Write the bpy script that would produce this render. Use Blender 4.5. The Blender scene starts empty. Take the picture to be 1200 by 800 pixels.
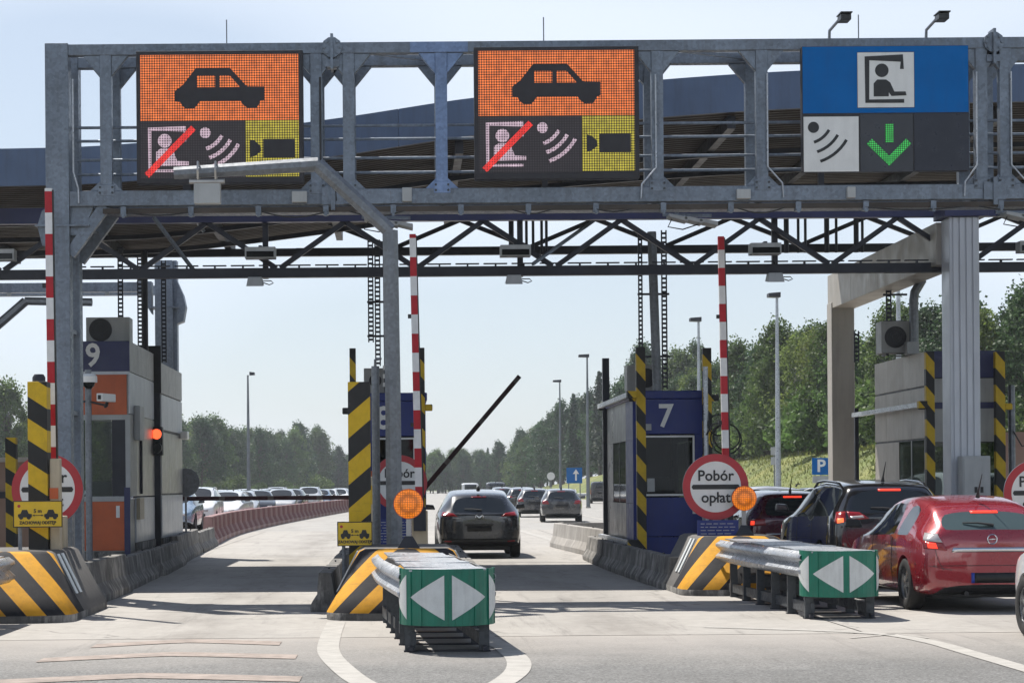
import bpy, bmesh, math, random
from mathutils import Vector, Matrix
from mathutils import noise as mnoise
from mathutils.bvhtree import BVHTree

random.seed(7)
SC = bpy.context.scene
COL = SC.collection
R = math.radians

# ---------------------------------------------------------------- camera
cam_d = bpy.data.cameras.new("camera")
cam = bpy.data.objects.new("camera", cam_d)
COL.objects.link(cam)
SC.camera = cam
cam.location = (0.0, 0.0, 1.6)
cam.rotation_euler = (R(90), 0.008, 0.0)
cam_d.sensor_width = 36.0
cam_d.lens = 75.0
cam_d.shift_x = 0.1083
cam_d.shift_y = 0.1417
cam_d.clip_start = 0.1
cam_d.clip_end = 9000.0

# ---------------------------------------------------------------- daylight
SUN_DIR = Vector((-0.35, 0.50, 1.0)).normalized()          # towards the sun
SUN_EL = math.asin(SUN_DIR.z)
SUN_AZ = math.atan2(SUN_DIR.x, SUN_DIR.y)                   # clockwise from +Y
W = bpy.data.worlds.new("World")
SC.world = W
W.use_nodes = True
wn, wl = W.node_tree.nodes, W.node_tree.links
wn.clear()
w_out = wn.new("ShaderNodeOutputWorld")
w_bg = wn.new("ShaderNodeBackground")
w_bg.inputs["Strength"].default_value = 0.07
sky = wn.new("ShaderNodeTexSky")
sky.sky_type = 'NISHITA'
sky.sun_disc = False
sky.sun_elevation = SUN_EL
sky.sun_rotation = SUN_AZ
sky.air_density = 1.0
sky.dust_density = 0.7
sky.ozone_density = 2.0
# thin high cloud veil: wispy noise stretched along the horizon
w_tc = wn.new("ShaderNodeTexCoord")
w_map = wn.new("ShaderNodeMapping")
w_map.inputs["Scale"].default_value = (2.6, 2.6, 7.0)
w_no = wn.new("ShaderNodeTexNoise")
w_no.inputs["Scale"].default_value = 1.6
w_no.inputs["Detail"].default_value = 7.0
w_no.inputs["Roughness"].default_value = 0.10
w_mr = wn.new("ShaderNodeMapRange")
w_mr.inputs["From Min"].default_value = 0.42
w_mr.inputs["From Max"].default_value = 0.75
w_mr.inputs["To Min"].default_value = 0.58
w_mr.inputs["To Max"].default_value = 1.25
w_sep = wn.new("ShaderNodeSeparateXYZ")                     # the veil of haze thins out with height
w_h = wn.new("ShaderNodeMapRange")
w_h.interpolation_type = 'SMOOTHSTEP'
w_h.inputs["From Min"].default_value = 0.10
w_h.inputs["From Max"].default_value = 0.9
w_h.inputs["To Min"].default_value = 0.9
w_h.inputs["To Max"].default_value = 0.10
w_mul = wn.new("ShaderNodeMath"); w_mul.operation = 'MULTIPLY'
w_mix = wn.new("ShaderNodeMix")
w_mix.data_type = 'RGBA'
w_mix.inputs["B"].default_value = (9.0, 9.9, 11.2, 1)
wl.new(w_tc.outputs["Generated"], w_sep.inputs[0])
wl.new(w_sep.outputs[2], w_h.inputs["Value"])
wl.new(w_tc.outputs["Generated"], w_map.inputs["Vector"])
wl.new(w_map.outputs["Vector"], w_no.inputs["Vector"])
wl.new(w_no.outputs["Fac"], w_mr.inputs["Value"])
wl.new(w_mr.outputs["Result"], w_mul.inputs[0])
wl.new(w_h.outputs["Result"], w_mul.inputs[1])
wl.new(w_mul.outputs[0], w_mix.inputs["Factor"])
wl.new(sky.outputs["Color"], w_mix.inputs["A"])
wl.new(w_mix.outputs["Result"], w_bg.inputs["Color"])
wl.new(w_bg.outputs["Background"], w_out.inputs["Surface"])

sun_d = bpy.data.lights.new("sun", 'SUN')
sun_d.energy = 5.0
sun_d.angle = R(0.53)
sun_d.color = (1.0, 0.95, 0.87)
sun = bpy.data.objects.new("sun", sun_d)
COL.objects.link(sun)
sun.location = (-30, 40, 90)
sun.rotation_euler = (-SUN_DIR).to_track_quat('-Z', 'Y').to_euler()

SC.view_settings.view_transform = 'Standard'
SC.view_settings.look = 'None'
SC.view_settings.exposure = 0.5
SC.view_settings.gamma = 1.0
SC.view_settings.use_curve_mapping = False
SC.render.engine = 'CYCLES'
SC.cycles.max_bounces = 6
SC.cycles.transparent_max_bounces = 8
SC.cycles.use_denoising = True

# ---------------------------------------------------------------- materials
def nodes_of(m):
    m.use_nodes = True
    nt = m.node_tree
    return nt.nodes, nt.links, nt.nodes["Principled BSDF"]


def coord(n, l, shuffle=True):
    """object coordinates, offset per object so that copies do not repeat their grain"""
    tc = n.new("ShaderNodeTexCoord")
    if not shuffle:
        return tc.outputs["Object"]
    oi = n.new("ShaderNodeObjectInfo")
    mu = n.new("ShaderNodeMath"); mu.operation = 'MULTIPLY'; mu.inputs[1].default_value = 37.0
    ad = n.new("ShaderNodeVectorMath"); ad.operation = 'ADD'
    l.new(oi.outputs["Random"], mu.inputs[0])
    l.new(tc.outputs["Object"], ad.inputs[0])
    l.new(mu.outputs[0], ad.inputs[1])
    return ad.outputs[0]


def math_node(n, l, op, a, b=None, c=None):
    m = n.new("ShaderNodeMath"); m.operation = op
    for i, v in enumerate((a, b, c)):
        if v is None:
            continue
        if isinstance(v, (int, float)):
            m.inputs[i].default_value = v
        else:
            l.new(v, m.inputs[i])
    return m.outputs[0]


def noise_fac(n, l, vec, scale, detail=5, rough=0.6, stretch=None):
    if stretch:
        mp = n.new("ShaderNodeMapping"); mp.inputs["Scale"].default_value = stretch
        l.new(vec, mp.inputs["Vector"]); vec = mp.outputs["Vector"]
    t = n.new("ShaderNodeTexNoise")
    t.inputs["Scale"].default_value = scale
    t.inputs["Detail"].default_value = detail
    t.inputs["Roughness"].default_value = rough
    l.new(vec, t.inputs["Vector"])
    return t.outputs["Fac"]


def map_range(n, l, v, a, b, c, d):
    m = n.new("ShaderNodeMapRange")
    for i, x in enumerate((a, b, c, d)):
        m.inputs[1 + i].default_value = x
    l.new(v, m.inputs[0])
    return m.outputs[0]


def mix_col(n, l, fac, a, b, blend='MIX'):
    m = n.new("ShaderNodeMix"); m.data_type = 'RGBA'; m.blend_type = blend
    for key, v in (("Factor", fac), ("A", a), ("B", b)):
        if isinstance(v, (int, float)):
            m.inputs[key].default_value = v
        elif isinstance(v, tuple):
            m.inputs[key].default_value = (*v[:3], 1)
        else:
            l.new(v, m.inputs[key])
    return m.outputs["Result"]


def vary(n, l, vec, col, var, scale):
    f = noise_fac(n, l, vec, scale)
    v = map_range(n, l, f, 0.3, 0.7, 1 - var, 1 + var)
    h = n.new("ShaderNodeHueSaturation")
    if isinstance(col, tuple):
        h.inputs["Color"].default_value = (*col[:3], 1)
    else:
        l.new(col, h.inputs["Color"])
    l.new(v, h.inputs["Value"])
    return h.outputs["Color"]


def add_bump(n, l, b, vec, scale, strength, dist=0.01, detail=4):
    f = noise_fac(n, l, vec, scale, detail)
    bp = n.new("ShaderNodeBump")
    bp.inputs["Strength"].default_value = strength
    bp.inputs["Distance"].default_value = dist
    l.new(f, bp.inputs["Height"])
    l.new(bp.outputs["Normal"], b.inputs["Normal"])


def mat(name, col, rough=0.5, metal=0.0, var=0.12, scale=3.0, bump=0.0, bscale=60.0, streak=0.0,
        streak_col=(0.05, 0.045, 0.04), coat=0.0, spec=0.5, rvar=0.1):
    m = bpy.data.materials.new(name)
    n, l, b = nodes_of(m)
    v = coord(n, l)
    c = vary(n, l, v, col, var, scale)
    if streak:
        f = noise_fac(n, l, v, 3.0, 6, 0.65, (2.2, 2.2, 0.25))
        f = map_range(n, l, f, 0.48, 0.78, 0.0, streak)
        c = mix_col(n, l, f, c, streak_col)
    l.new(c, b.inputs["Base Color"])
    rf = noise_fac(n, l, v, scale * 2.7, 4)
    l.new(map_range(n, l, rf, 0.3, 0.7, max(0.02, rough - rvar), min(1, rough + rvar)), b.inputs["Roughness"])
    b.inputs["Metallic"].default_value = metal
    b.inputs["Specular IOR Level"].default_value = spec
    b.inputs["Coat Weight"].default_value = coat
    b.inputs["Coat Roughness"].default_value = 0.04
    if bump:
        add_bump(n, l, b, v, bscale, bump)
    return m


def mat_galv(name, col, metal=0.55, rough=0.42, streak=0.4):
    """zinc spangle: voronoi cells of slightly different grey, plus runs of grime"""
    m = bpy.data.materials.new(name)
    n, l, b = nodes_of(m)
    v = coord(n, l)
    vo = n.new("ShaderNodeTexVoronoi"); vo.inputs["Scale"].default_value = 26.0
    l.new(v, vo.inputs["Vector"])
    sep = n.new("ShaderNodeSeparateColor"); l.new(vo.outputs["Color"], sep.inputs[0])
    k = map_range(n, l, sep.outputs[0], 0, 1, 0.88, 1.13)
    h = n.new("ShaderNodeHueSaturation"); h.inputs["Color"].default_value = (*col, 1)
    l.new(k, h.inputs["Value"])
    c = vary(n, l, v, h.outputs["Color"], 0.16, 1.3)
    f = noise_fac(n, l, v, 3.5, 6, 0.65, (2.0, 2.0, 0.22))
    f = map_range(n, l, f, 0.5, 0.8, 0.0, streak)
    c = mix_col(n, l, f, c, (0.065, 0.055, 0.045))
    ru = noise_fac(n, l, v, 2.3, 8, 0.75, (3.0, 3.0, 0.5))          # thin rust bleeding
    c = mix_col(n, l, map_range(n, l, ru, 0.63, 0.74, 0, 0.55), c, (0.12, 0.055, 0.025))
    l.new(c, b.inputs["Base Color"])
    l.new(map_range(n, l, sep.outputs[1], 0, 1, rough - 0.1, rough + 0.16), b.inputs["Roughness"])
    b.inputs["Metallic"].default_value = metal
    return m


def mat_stripe(name, c1, c2, k, period, duty=0.5, absx=False, rough=0.5, dirt=0.25, offset=0.0, side_from=None):
    """painted bands: colour switches along k.(x,y,z) in object space; absx gives chevrons"""
    m = bpy.data.materials.new(name)
    n, l, b = nodes_of(m)
    v = coord(n, l, False)
    s = n.new("ShaderNodeSeparateXYZ"); l.new(v, s.inputs[0])
    x = math_node(n, l, 'ABSOLUTE', s.outputs[0]) if absx else s.outputs[0]
    u = math_node(n, l, 'MULTIPLY', x, k[0])
    u = math_node(n, l, 'MULTIPLY_ADD', s.outputs[1], k[1], u)
    u = math_node(n, l, 'MULTIPLY_ADD', s.outputs[2], k[2], u)
    u = math_node(n, l, 'ADD', u, 100 * period + offset)
    u = math_node(n, l, 'DIVIDE', u, period)
    u = math_node(n, l, 'FRACT', u)
    g = math_node(n, l, 'GREATER_THAN', u, duty)
    c = mix_col(n, l, g, c1, c2)
    if side_from is not None:      # bare concrete behind the painted front
        gy = math_node(n, l, 'GREATER_THAN', s.outputs[1], side_from)
        c = mix_col(n, l, gy, c, (0.13, 0.125, 0.12))
    f = noise_fac(n, l, v, 6.0, 7, 0.7, (1.5, 1.5, 0.6))
    f = map_range(n, l, f, 0.5, 0.8, 0.0, dirt)
    c = mix_col(n, l, f, c, (0.06, 0.05, 0.045))
    ch = noise_fac(n, l, v, 14.0, 9, 0.8)                            # chipped paint showing the base
    c = mix_col(n, l, map_range(n, l, ch, 0.645, 0.675, 0, 0.75), c, (0.17, 0.16, 0.15))
    sc = noise_fac(n, l, v, 3.0, 6, 0.7, (0.7, 0.7, 9.0))            # rubber and bumper scuffs
    c = mix_col(n, l, map_range(n, l, sc, 0.60, 0.72, 0, dirt * 1.2), c, (0.05, 0.048, 0.045))
    l.new(vary(n, l, v, c, 0.08, 9), b.inputs["Base Color"])
    b.inputs["Roughness"].default_value = rough
    b.inputs["Specular IOR Level"].default_value = 0.25
    add_bump(n, l, b, v, 90, 0.15, 0.004)
    return m


def mat_emit(name, col, strength, base=(0.02, 0.02, 0.02)):
    m = bpy.data.materials.new(name)
    n, l, b = nodes_of(m)
    b.inputs["Base Color"].default_value = (*base, 1)
    b.inputs["Emission Color"].default_value = (*col, 1)
    b.inputs["Emission Strength"].default_value = strength
    b.inputs["Roughness"].default_value = 0.4
    return m


def mat_led(name, col, strength, pitch=0.036, fill=0.36, jitter=0.25):
    """a matrix of round light-emitting dots on a black board"""
    m = bpy.data.materials.new(name)
    n, l, b = nodes_of(m)
    v = coord(n, l, False)
    s = n.new("ShaderNodeSeparateXYZ"); l.new(v, s.inputs[0])
    d = []
    for k in (0, 2):
        u = math_node(n, l, 'DIVIDE', s.outputs[k], pitch)
        u = math_node(n, l, 'FRACT', math_node(n, l, 'ADD', u, 1000.0))
        u = math_node(n, l, 'SUBTRACT', u, 0.5)
        d.append(math_node(n, l, 'MULTIPLY', u, u))
    r2 = math_node(n, l, 'ADD', d[0], d[1])
    on = map_range(n, l, r2, (fill + .1) ** 2, (fill) ** 2, 0, 1)
    wn_ = n.new("ShaderNodeTexNoise"); wn_.inputs["Scale"].default_value = 9.0
    l.new(v, wn_.inputs["Vector"])
    k = map_range(n, l, wn_.outputs["Fac"], 0.3, 0.7, 1 - jitter, 1 + jitter)
    on = math_node(n, l, 'MULTIPLY', on, k)
    b.inputs["Base Color"].default_value = (0.025, 0.022, 0.024, 1)
    b.inputs["Emission Color"].default_value = (*col, 1)
    l.new(math_node(n, l, 'MULTIPLY', on, strength), b.inputs["Emission Strength"])
    b.inputs["Roughness"].default_value = 0.6
    return m


GALV = mat_galv("galvanised_steel", (0.172, 0.20, 0.24))
GALV_DK = mat_galv("shade_darkened_steel", (0.075, 0.082, 0.09), 0.4, 0.55)  # weathered zinc darkened further, shade under the arrow boards put into it
GALV_L = mat_galv("pale_galvanised_steel", (0.42, 0.44, 0.47), 0.6, 0.35, 0.15)
GALV_M = mat_galv("lightened_galvanised_steel", (0.27, 0.31, 0.37), 0.3, 0.5)  # rear gantry zinc, its colour lightened to offset the roof's shade
GALV_BLUE = mat_galv("blue_tinted_steel", (0.18, 0.25, 0.40), 0.5, 0.42, 0.2)
POLE = mat_galv("pole_steel", (0.19, 0.205, 0.225), 0.5, 0.45, 0.15)
DARKSTEEL = mat("dark_painted_steel", (0.018, 0.02, 0.03), 0.5, 0.1, 0.25, 2.0)
NAVY = mat("navy_painted_steel", (0.020, 0.026, 0.10), 0.42, 0.0, 0.2, 1.5, streak=0.2)
BLUE = mat("booth_blue_paint", (0.009, 0.026, 0.185), 0.45, 0.0, 0.12, 1.5, streak=0.2)
ORANGE = mat("booth_orange_panel", (0.54, 0.105, 0.024), 0.45, 0.0, 0.12, 2.0, streak=0.2)
FASCIA = mat("fascia_sheet", (0.085, 0.125, 0.21), 0.5, 0.15, 0.14, 0.8, streak=0.3)
SOFFIT = mat("soffit_sheet", (0.055, 0.043, 0.034), 0.6, 0.1, 0.3, 1.0, streak=0.3)
WHITE = mat("white_paint", (0.78, 0.78, 0.76), 0.45, 0.0, 0.06, 4.0, streak=0.12)
SIGNWHITE = mat("sign_white", (0.72, 0.72, 0.70), 0.4, 0.0, 0.05, 4.0, streak=0.12)
SIGNRED = mat("sign_red", (0.42, 0.025, 0.035), 0.4, 0.0, 0.08, 4.0, streak=0.1)
BLACK = mat("black_plastic", (0.015, 0.015, 0.016), 0.45, 0.0, 0.2, 6.0)
RUBBER = mat("rubber", (0.02, 0.02, 0.02), 0.8, 0.0, 0.2, 9.0, bump=0.2)
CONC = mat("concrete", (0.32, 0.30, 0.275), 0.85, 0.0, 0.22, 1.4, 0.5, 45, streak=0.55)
def mat_grime():
    m = bpy.data.materials.new("grimy_concrete")
    n, l, b = nodes_of(m)
    v = coord(n, l)
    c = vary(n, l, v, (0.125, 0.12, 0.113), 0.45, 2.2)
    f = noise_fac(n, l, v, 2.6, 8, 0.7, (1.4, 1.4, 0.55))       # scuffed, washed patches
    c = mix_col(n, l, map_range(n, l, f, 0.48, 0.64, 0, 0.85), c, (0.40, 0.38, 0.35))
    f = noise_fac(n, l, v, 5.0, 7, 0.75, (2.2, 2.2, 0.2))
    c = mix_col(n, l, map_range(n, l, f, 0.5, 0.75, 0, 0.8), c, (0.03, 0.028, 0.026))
    l.new(c, b.inputs["Base Color"]); b.inputs["Roughness"].default_value = 0.88
    add_bump(n, l, b, v, 28, 0.7, 0.012)
    return m


CONC_D = mat_grime()
CLAD = mat("beige_cladding", (0.40, 0.37, 0.33), 0.5, 0.25, 0.08, 1.0, streak=0.25)
CLAD_W = mat("silver_cladding", (0.50, 0.52, 0.56), 0.38, 0.2, 0.07, 1.0, streak=0.12)
STEEL = mat("brushed_steel", (0.44, 0.43, 0.42), 0.38, 0.8, 0.12, 2.0, streak=0.2)
GREYP = mat("grey_panel", (0.33, 0.33, 0.32), 0.5, 0.2, 0.1, 2.0, streak=0.25)
def mat_booth_glass():
    """thin tinted pane: mostly see-through, with a clear reflection"""
    m = bpy.data.materials.new("booth_glass")
    n, l, b = nodes_of(m)
    tr = n.new("ShaderNodeBsdfTransparent"); tr.inputs["Color"].default_value = (0.42, 0.46, 0.45, 1)
    gl = n.new("ShaderNodeBsdfGlossy"); gl.inputs["Roughness"].default_value = 0.03
    fr = n.new("ShaderNodeFresnel"); fr.inputs["IOR"].default_value = 1.45
    k = math_node(n, l, 'MULTIPLY_ADD', fr.outputs[0], 0.6, 0.0)
    mx = n.new("ShaderNodeMixShader")
    l.new(k, mx.inputs[0]); l.new(tr.outputs[0], mx.inputs[1]); l.new(gl.outputs[0], mx.inputs[2])
    l.new(mx.outputs[0], n["Material Output"].inputs["Surface"])
    return m


BGLASS = mat_booth_glass()
GLASSD = mat("dark_glass", (0.010, 0.012, 0.012), 0.06, 0.0, 0.2, 1.0, spec=0.25, rvar=0.03)
CABINET = mat("cabinet_grey", (0.40, 0.41, 0.41), 0.5, 0.1, 0.08, 3.0, streak=0.25)
BEIGE = mat("beige_paint", (0.45, 0.38, 0.27), 0.5, 0.0, 0.12, 3.0, streak=0.3)
YEL = mat("yellow_paint", (0.62, 0.40, 0.02), 0.45, 0.0, 0.1, 4.0, streak=0.25)
SIGNYEL = mat("yellow_sign", (0.72, 0.47, 0.015), 0.4, 0.0, 0.05, 4.0, streak=0.12)
SIGNBLUE = mat("blue_sign", (0.0, 0.125, 0.40), 0.6, 0.0, 0.06, 3.0, streak=0.1, spec=0.12)
CLAD_D = mat("dark_silver_cladding", (0.11, 0.11, 0.118), 0.34, 0.55, 0.14, 1.0, streak=0.3)
GREEN = mat("green_reflective_sheet", (0.002, 0.16, 0.10), 0.4, 0.0, 0.14, 5.0, streak=0.35)
ARROWW = mat("white_reflective_sheet", (0.62, 0.64, 0.63), 0.35, 0.0, 0.08, 8.0, streak=0.3)
YB_R = mat_stripe("yellow_black_bands_falling", (0.025, 0.025, 0.025), (0.62, 0.40, 0.02), (0.65, 0.0, 1.0), 0.56)
YB_L = mat_stripe("yellow_black_bands_rising", (0.025, 0.025, 0.025), (0.62, 0.40, 0.02), (-0.85, 0.0, 1.0), 0.62)
YB_S = mat_stripe("narrow_yellow_black_bands", (0.025, 0.025, 0.025), (0.55, 0.36, 0.02), (1.2, 0.0, 1.0), 0.62, 0.5)
RW = mat_stripe("red_white_bands", (0.42, 0.02, 0.03), (0.70, 0.70, 0.70), (0, 0, 1), 0.56, 0.5, rough=0.4, dirt=0.15)
RWX = mat_stripe("backlit_red_white_bands", (0.035, 0.010, 0.014), (0.10, 0.085, 0.085), (0, 0, 1), 1.15, 0.88, rough=0.5, dirt=0.4)  # red and white bands with their backlit shade painted into both colours
NOSE = mat_stripe("chevron_bands", (0.018, 0.018, 0.022), (0.62, 0.30, 0.02), (1.05, 0.35, 0.80), 0.52, 0.5, True, 0.8, 0.35, 0.22, 1.15)


# ---------------------------------------------------------------- mesh builder and object helpers
class MB:
    """collects faces in world metres; build() links them as one object under its parent"""

    def __init__(self):
        self.v, self.f, self.mi, self.cur = [], [], [], 0

    def poly(self, pts):
        i = len(self.v)
        self.v += [tuple(p) for p in pts]
        self.f.append(tuple(range(i, i + len(pts)))); self.mi.append(self.cur)
        return self

    def hexa(self, a, b):
        """a: 4 points, b: 4 matching points"""
        i = len(self.v)
        self.v += [tuple(p) for p in a] + [tuple(p) for p in b]
        for q in ((3, 2, 1, 0), (4, 5, 6, 7), (0, 1, 5, 4), (1, 2, 6, 5), (2, 3, 7, 6), (3, 0, 4, 7)):
            self.f.append(tuple(i + k for k in q)); self.mi.append(self.cur)
        return self

    def box(self, x0, x1, y0, y1, z0, z1):
        return self.hexa([(x0, y0, z0), (x1, y0, z0), (x1, y1, z0), (x0, y1, z0)],
                         [(x0, y0, z1), (x1, y0, z1), (x1, y1, z1), (x0, y1, z1)])

    def bar(self, p, q, w, h=None, up=(0, 0, 1)):
        h = h or w
        p, q = Vector(p), Vector(q)
        d = (q - p).normalized(); up = Vector(up)
        if abs(d.dot(up)) > 0.98:
            up = Vector((0, 1, 0))
        s = d.cross(up).normalized(); u = s.cross(d)
        c = [s * (w / 2) * a + u * (h / 2) * b for a, b in ((-1, -1), (1, -1), (1, 1), (-1, 1))]
        return self.hexa([p + k for k in c], [q + k for k in c])

    def tube(self, pts, r, n=8, caps=True):
        pts = [Vector(p) for p in pts]
        rr = r if isinstance(r, (list, tuple)) else [r] * len(pts)
        base = len(self.v)
        prev = None
        for i, p in enumerate(pts):
            d = (pts[min(i + 1, len(pts) - 1)] - pts[max(i - 1, 0)]).normalized()
            if prev is None:
                a = Vector((0, 0, 1)) if abs(d.z) < 0.9 else Vector((1, 0, 0))
                prev = d.cross(a).normalized()
            s = (prev - d * prev.dot(d)).normalized(); prev = s
            u = d.cross(s)
            for k in range(n):
                t = 2 * math.pi * (k + 0.5) / n
                self.v.append(tuple(p + (s * math.cos(t) + u * math.sin(t)) * rr[i]))
        for i in range(len(pts) - 1):
            for k in range(n):
                a, b = base + i * n + k, base + i * n + (k + 1) % n
                self.f.append((a, b, b + n, a + n)); self.mi.append(self.cur)
        if caps:
            self.f.append(tuple(base + k for k in reversed(range(n)))); self.mi.append(self.cur)
            e = base + (len(pts) - 1) * n
            self.f.append(tuple(e + k for k in range(n))); self.mi.append(self.cur)
        return self

    def prism(self, poly, a0, a1, axis='y'):
        """extrude a 2D outline: axis y -> outline in (x,z); axis x -> (y,z); axis z -> (x,y)"""
        def p3(p, a):
            return {'y': (p[0], a, p[1]), 'x': (a, p[0], p[1]), 'z': (p[0], p[1], a)}[axis]
        n = len(poly); i = len(self.v)
        self.v += [p3(p, a0) for p in poly] + [p3(p, a1) for p in poly]
        self.f.append(tuple(i + k for k in range(n))); self.mi.append(self.cur)
        self.f.append(tuple(i + n + k for k in reversed(range(n)))); self.mi.append(self.cur)
        for k in range(n):
            j = (k + 1) % n
            self.f.append((i + k, i + n + k, i + n + j, i + j)); self.mi.append(self.cur)
        return self

    def disc(self, c, r, a0, a1, axis='y', n=40):
        o = {'y': (c[0], c[2]), 'x': (c[1], c[2]), 'z': (c[0], c[1])}[axis]
        return self.prism([(o[0] + r * math.cos(2 * math.pi * k / n), o[1] + r * math.sin(2 * math.pi * k / n))
                           for k in range(n)], a0, a1, axis)

    def build(self, name, mats, parent=None, smooth=False, bevel=0.0, angle=35):
        off = Vector((0, 0, 0)); p = parent
        while p is not None:
            off += p.location; p = p.parent
        me = bpy.data.meshes.new(name)
        me.from_pydata([(a - off.x, b - off.y, c - off.z) for a, b, c in self.v], [], self.f)
        bm = bmesh.new(); bm.from_mesh(me)
        bmesh.ops.recalc_face_normals(bm, faces=bm.faces)
        bm.to_mesh(me); bm.free()
        for m in (mats if isinstance(mats, (list, tuple)) else [mats]):
            me.materials.append(m)
        if any(self.mi):
            me.polygons.foreach_set("material_index", self.mi)
        if smooth:
            me.shade_smooth(); me.set_sharp_from_angle(angle=R(angle))
        o = bpy.data.objects.new(name, me)
        COL.objects.link(o)
        if parent is not None:
            o.parent = parent
        if bevel:
            b = o.modifiers.new("edge", 'BEVEL'); b.width = bevel; b.segments = 2; b.limit_method = 'ANGLE'
            b.harden_normals = False
        return o


def tag(o, label=None, cat=None, group=None, kind=None):
    for k, v in (("label", label), ("category", cat), ("group", group), ("kind", kind)):
        if v:
            o[k] = v
    return o


def thing(name, label, cat, loc=(0, 0, 0), group=None):
    o = bpy.data.objects.new(name, None)
    o.empty_display_size = 0.2
    COL.objects.link(o)
    o.location = loc
    return tag(o, label, cat, group)


def box(name, m, parent, x0, x1, y0, y1, z0, z1, bevel=0.0):
    return MB().box(x0, x1, y0, y1, z0, z1).build(name, m, parent, bevel=bevel)


KIDS = {}


def children(o):
    return [c for c in o.children]


def dup(o, parent=None, loc=None, rz=None, label=None, group=None, skin=None):
    c = o.copy()
    COL.objects.link(c)
    if parent is not None:
        c.parent = parent
    if loc is not None:
        c.location = loc
    if rz is not None:
        c.rotation_euler.z = rz
    if label:
        c["label"] = label
    if group:
        c["group"] = group
    if skin and c.type == 'MESH' and c.name.split(".")[0] == "body":
        c.material_slots[0].link = 'OBJECT'; c.material_slots[0].material = skin
    for k in children(o):
        dup(k, c, skin=skin)
    return c


def text_part(name, body, size, m, parent, loc, depth=0.006, bold=0.0, stretch=1.0, squeeze_z=1.0):
    """lettering as thin raised mesh, upright, facing -Y"""
    cu = bpy.data.curves.new(name, 'FONT')
    cu.body = body; cu.size = size; cu.extrude = depth / 2; cu.align_x = 'CENTER'; cu.align_y = 'CENTER'
    cu.offset = bold; cu.resolution_u = 3
    t = bpy.data.objects.new(name, cu)
    COL.objects.link(t)
    dg = bpy.context.evaluated_depsgraph_get()
    me = bpy.data.meshes.new_from_object(t.evaluated_get(dg))
    bpy.data.objects.remove(t); bpy.data.curves.remove(cu)
    off = Vector((0, 0, 0)); p = parent
    while p is not None:
        off += p.location; p = p.parent
    me.transform(Matrix.Translation(Vector(loc) - off) @ Matrix.Diagonal((stretch, 1, squeeze_z, 1)) @ Matrix.Rotation(R(90), 4, 'X'))
    me.materials.clear(); me.materials.append(m)
    o = bpy.data.objects.new(name, me)
    COL.objects.link(o)
    o.parent = parent
    return o


def structure(o, label=None):
    o["kind"] = "structure"
    if label:
        o["label"] = label
    return o
# ================================================================ ground, pavement, markings
def mat_concrete_slab():
    m = bpy.data.materials.new("plaza_concrete")
    n, l, b = nodes_of(m)
    v = coord(n, l, False)
    c = vary(n, l, v, (0.330, 0.312, 0.288), 0.10, 0.5)
    c = vary(n, l, c and v, c, 0.10, 5.0)
    # tyre and oil wear: long soft bands along the lanes, blotched
    s = n.new("ShaderNodeSeparateXYZ"); l.new(v, s.inputs[0])
    tot = None
    for cx, w in ((-2.4, 0.75), (2.4, 0.75), (7.4, 0.75)):
        d = math_node(n, l, 'ABSOLUTE', math_node(n, l, 'SUBTRACT', s.outputs[0], cx))
        k = map_range(n, l, d, 0.1, w + 0.25, 1.0, 0.0)
        tot = k if tot is None else math_node(n, l, 'ADD', tot, k)
    f = noise_fac(n, l, v, 0.9, 7, 0.65, (1.6, 0.35, 1))
    f = math_node(n, l, 'MULTIPLY', map_range(n, l, f, 0.35, 0.75, 0.05, 0.75), tot)
    c = mix_col(n, l, math_node(n, l, 'MINIMUM', f, 0.6), c, (0.13, 0.115, 0.10))
    g = noise_fac(n, l, v, 1.2, 8, 0.75, (1, 0.6, 1))
    c = mix_col(n, l, map_range(n, l, g, 0.55, 0.8, 0, 0.4), c, (0.16, 0.145, 0.13))
    k = noise_fac(n, l, v, 1.0, 8, 0.8, (3.2, 0.22, 1))            # rubber streaks along the lanes
    c = mix_col(n, l, map_range(n, l, k, 0.54, 0.72, 0, 0.62), c, (0.10, 0.092, 0.085))
    o_ = noise_fac(n, l, v, 1.7, 4, 0.5)                            # oil drips
    c = mix_col(n, l, map_range(n, l, o_, 0.68, 0.74, 0, 0.45), c, (0.06, 0.055, 0.05))
    wv = n.new("ShaderNodeTexVoronoi"); wv.feature = 'DISTANCE_TO_EDGE'; wv.inputs["Scale"].default_value = 0.22
    wob = n.new("ShaderNodeTexNoise"); wob.inputs["Scale"].default_value = 1.6; wob.inputs["Detail"].default_value = 5
    l.new(v, wob.inputs["Vector"])
    ad = n.new("ShaderNodeVectorMath"); ad.operation = 'MULTIPLY_ADD'; ad.inputs[1].default_value = (0.9, 0.9, 0)
    l.new(wob.outputs["Color"], ad.inputs[0]); l.new(v, ad.inputs[2]); l.new(ad.outputs[0], wv.inputs["Vector"])
    c = mix_col(n, l, map_range(n, l, wv.outputs["Distance"], 0.0, 0.006, 0.55, 0.0), c, (0.09, 0.085, 0.08))
    l.new(c, b.inputs["Base Color"])
    b.inputs["Roughness"].default_value = 0.8
    add_bump(n, l, b, v, 70, 0.25, 0.004)
    return m


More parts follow.
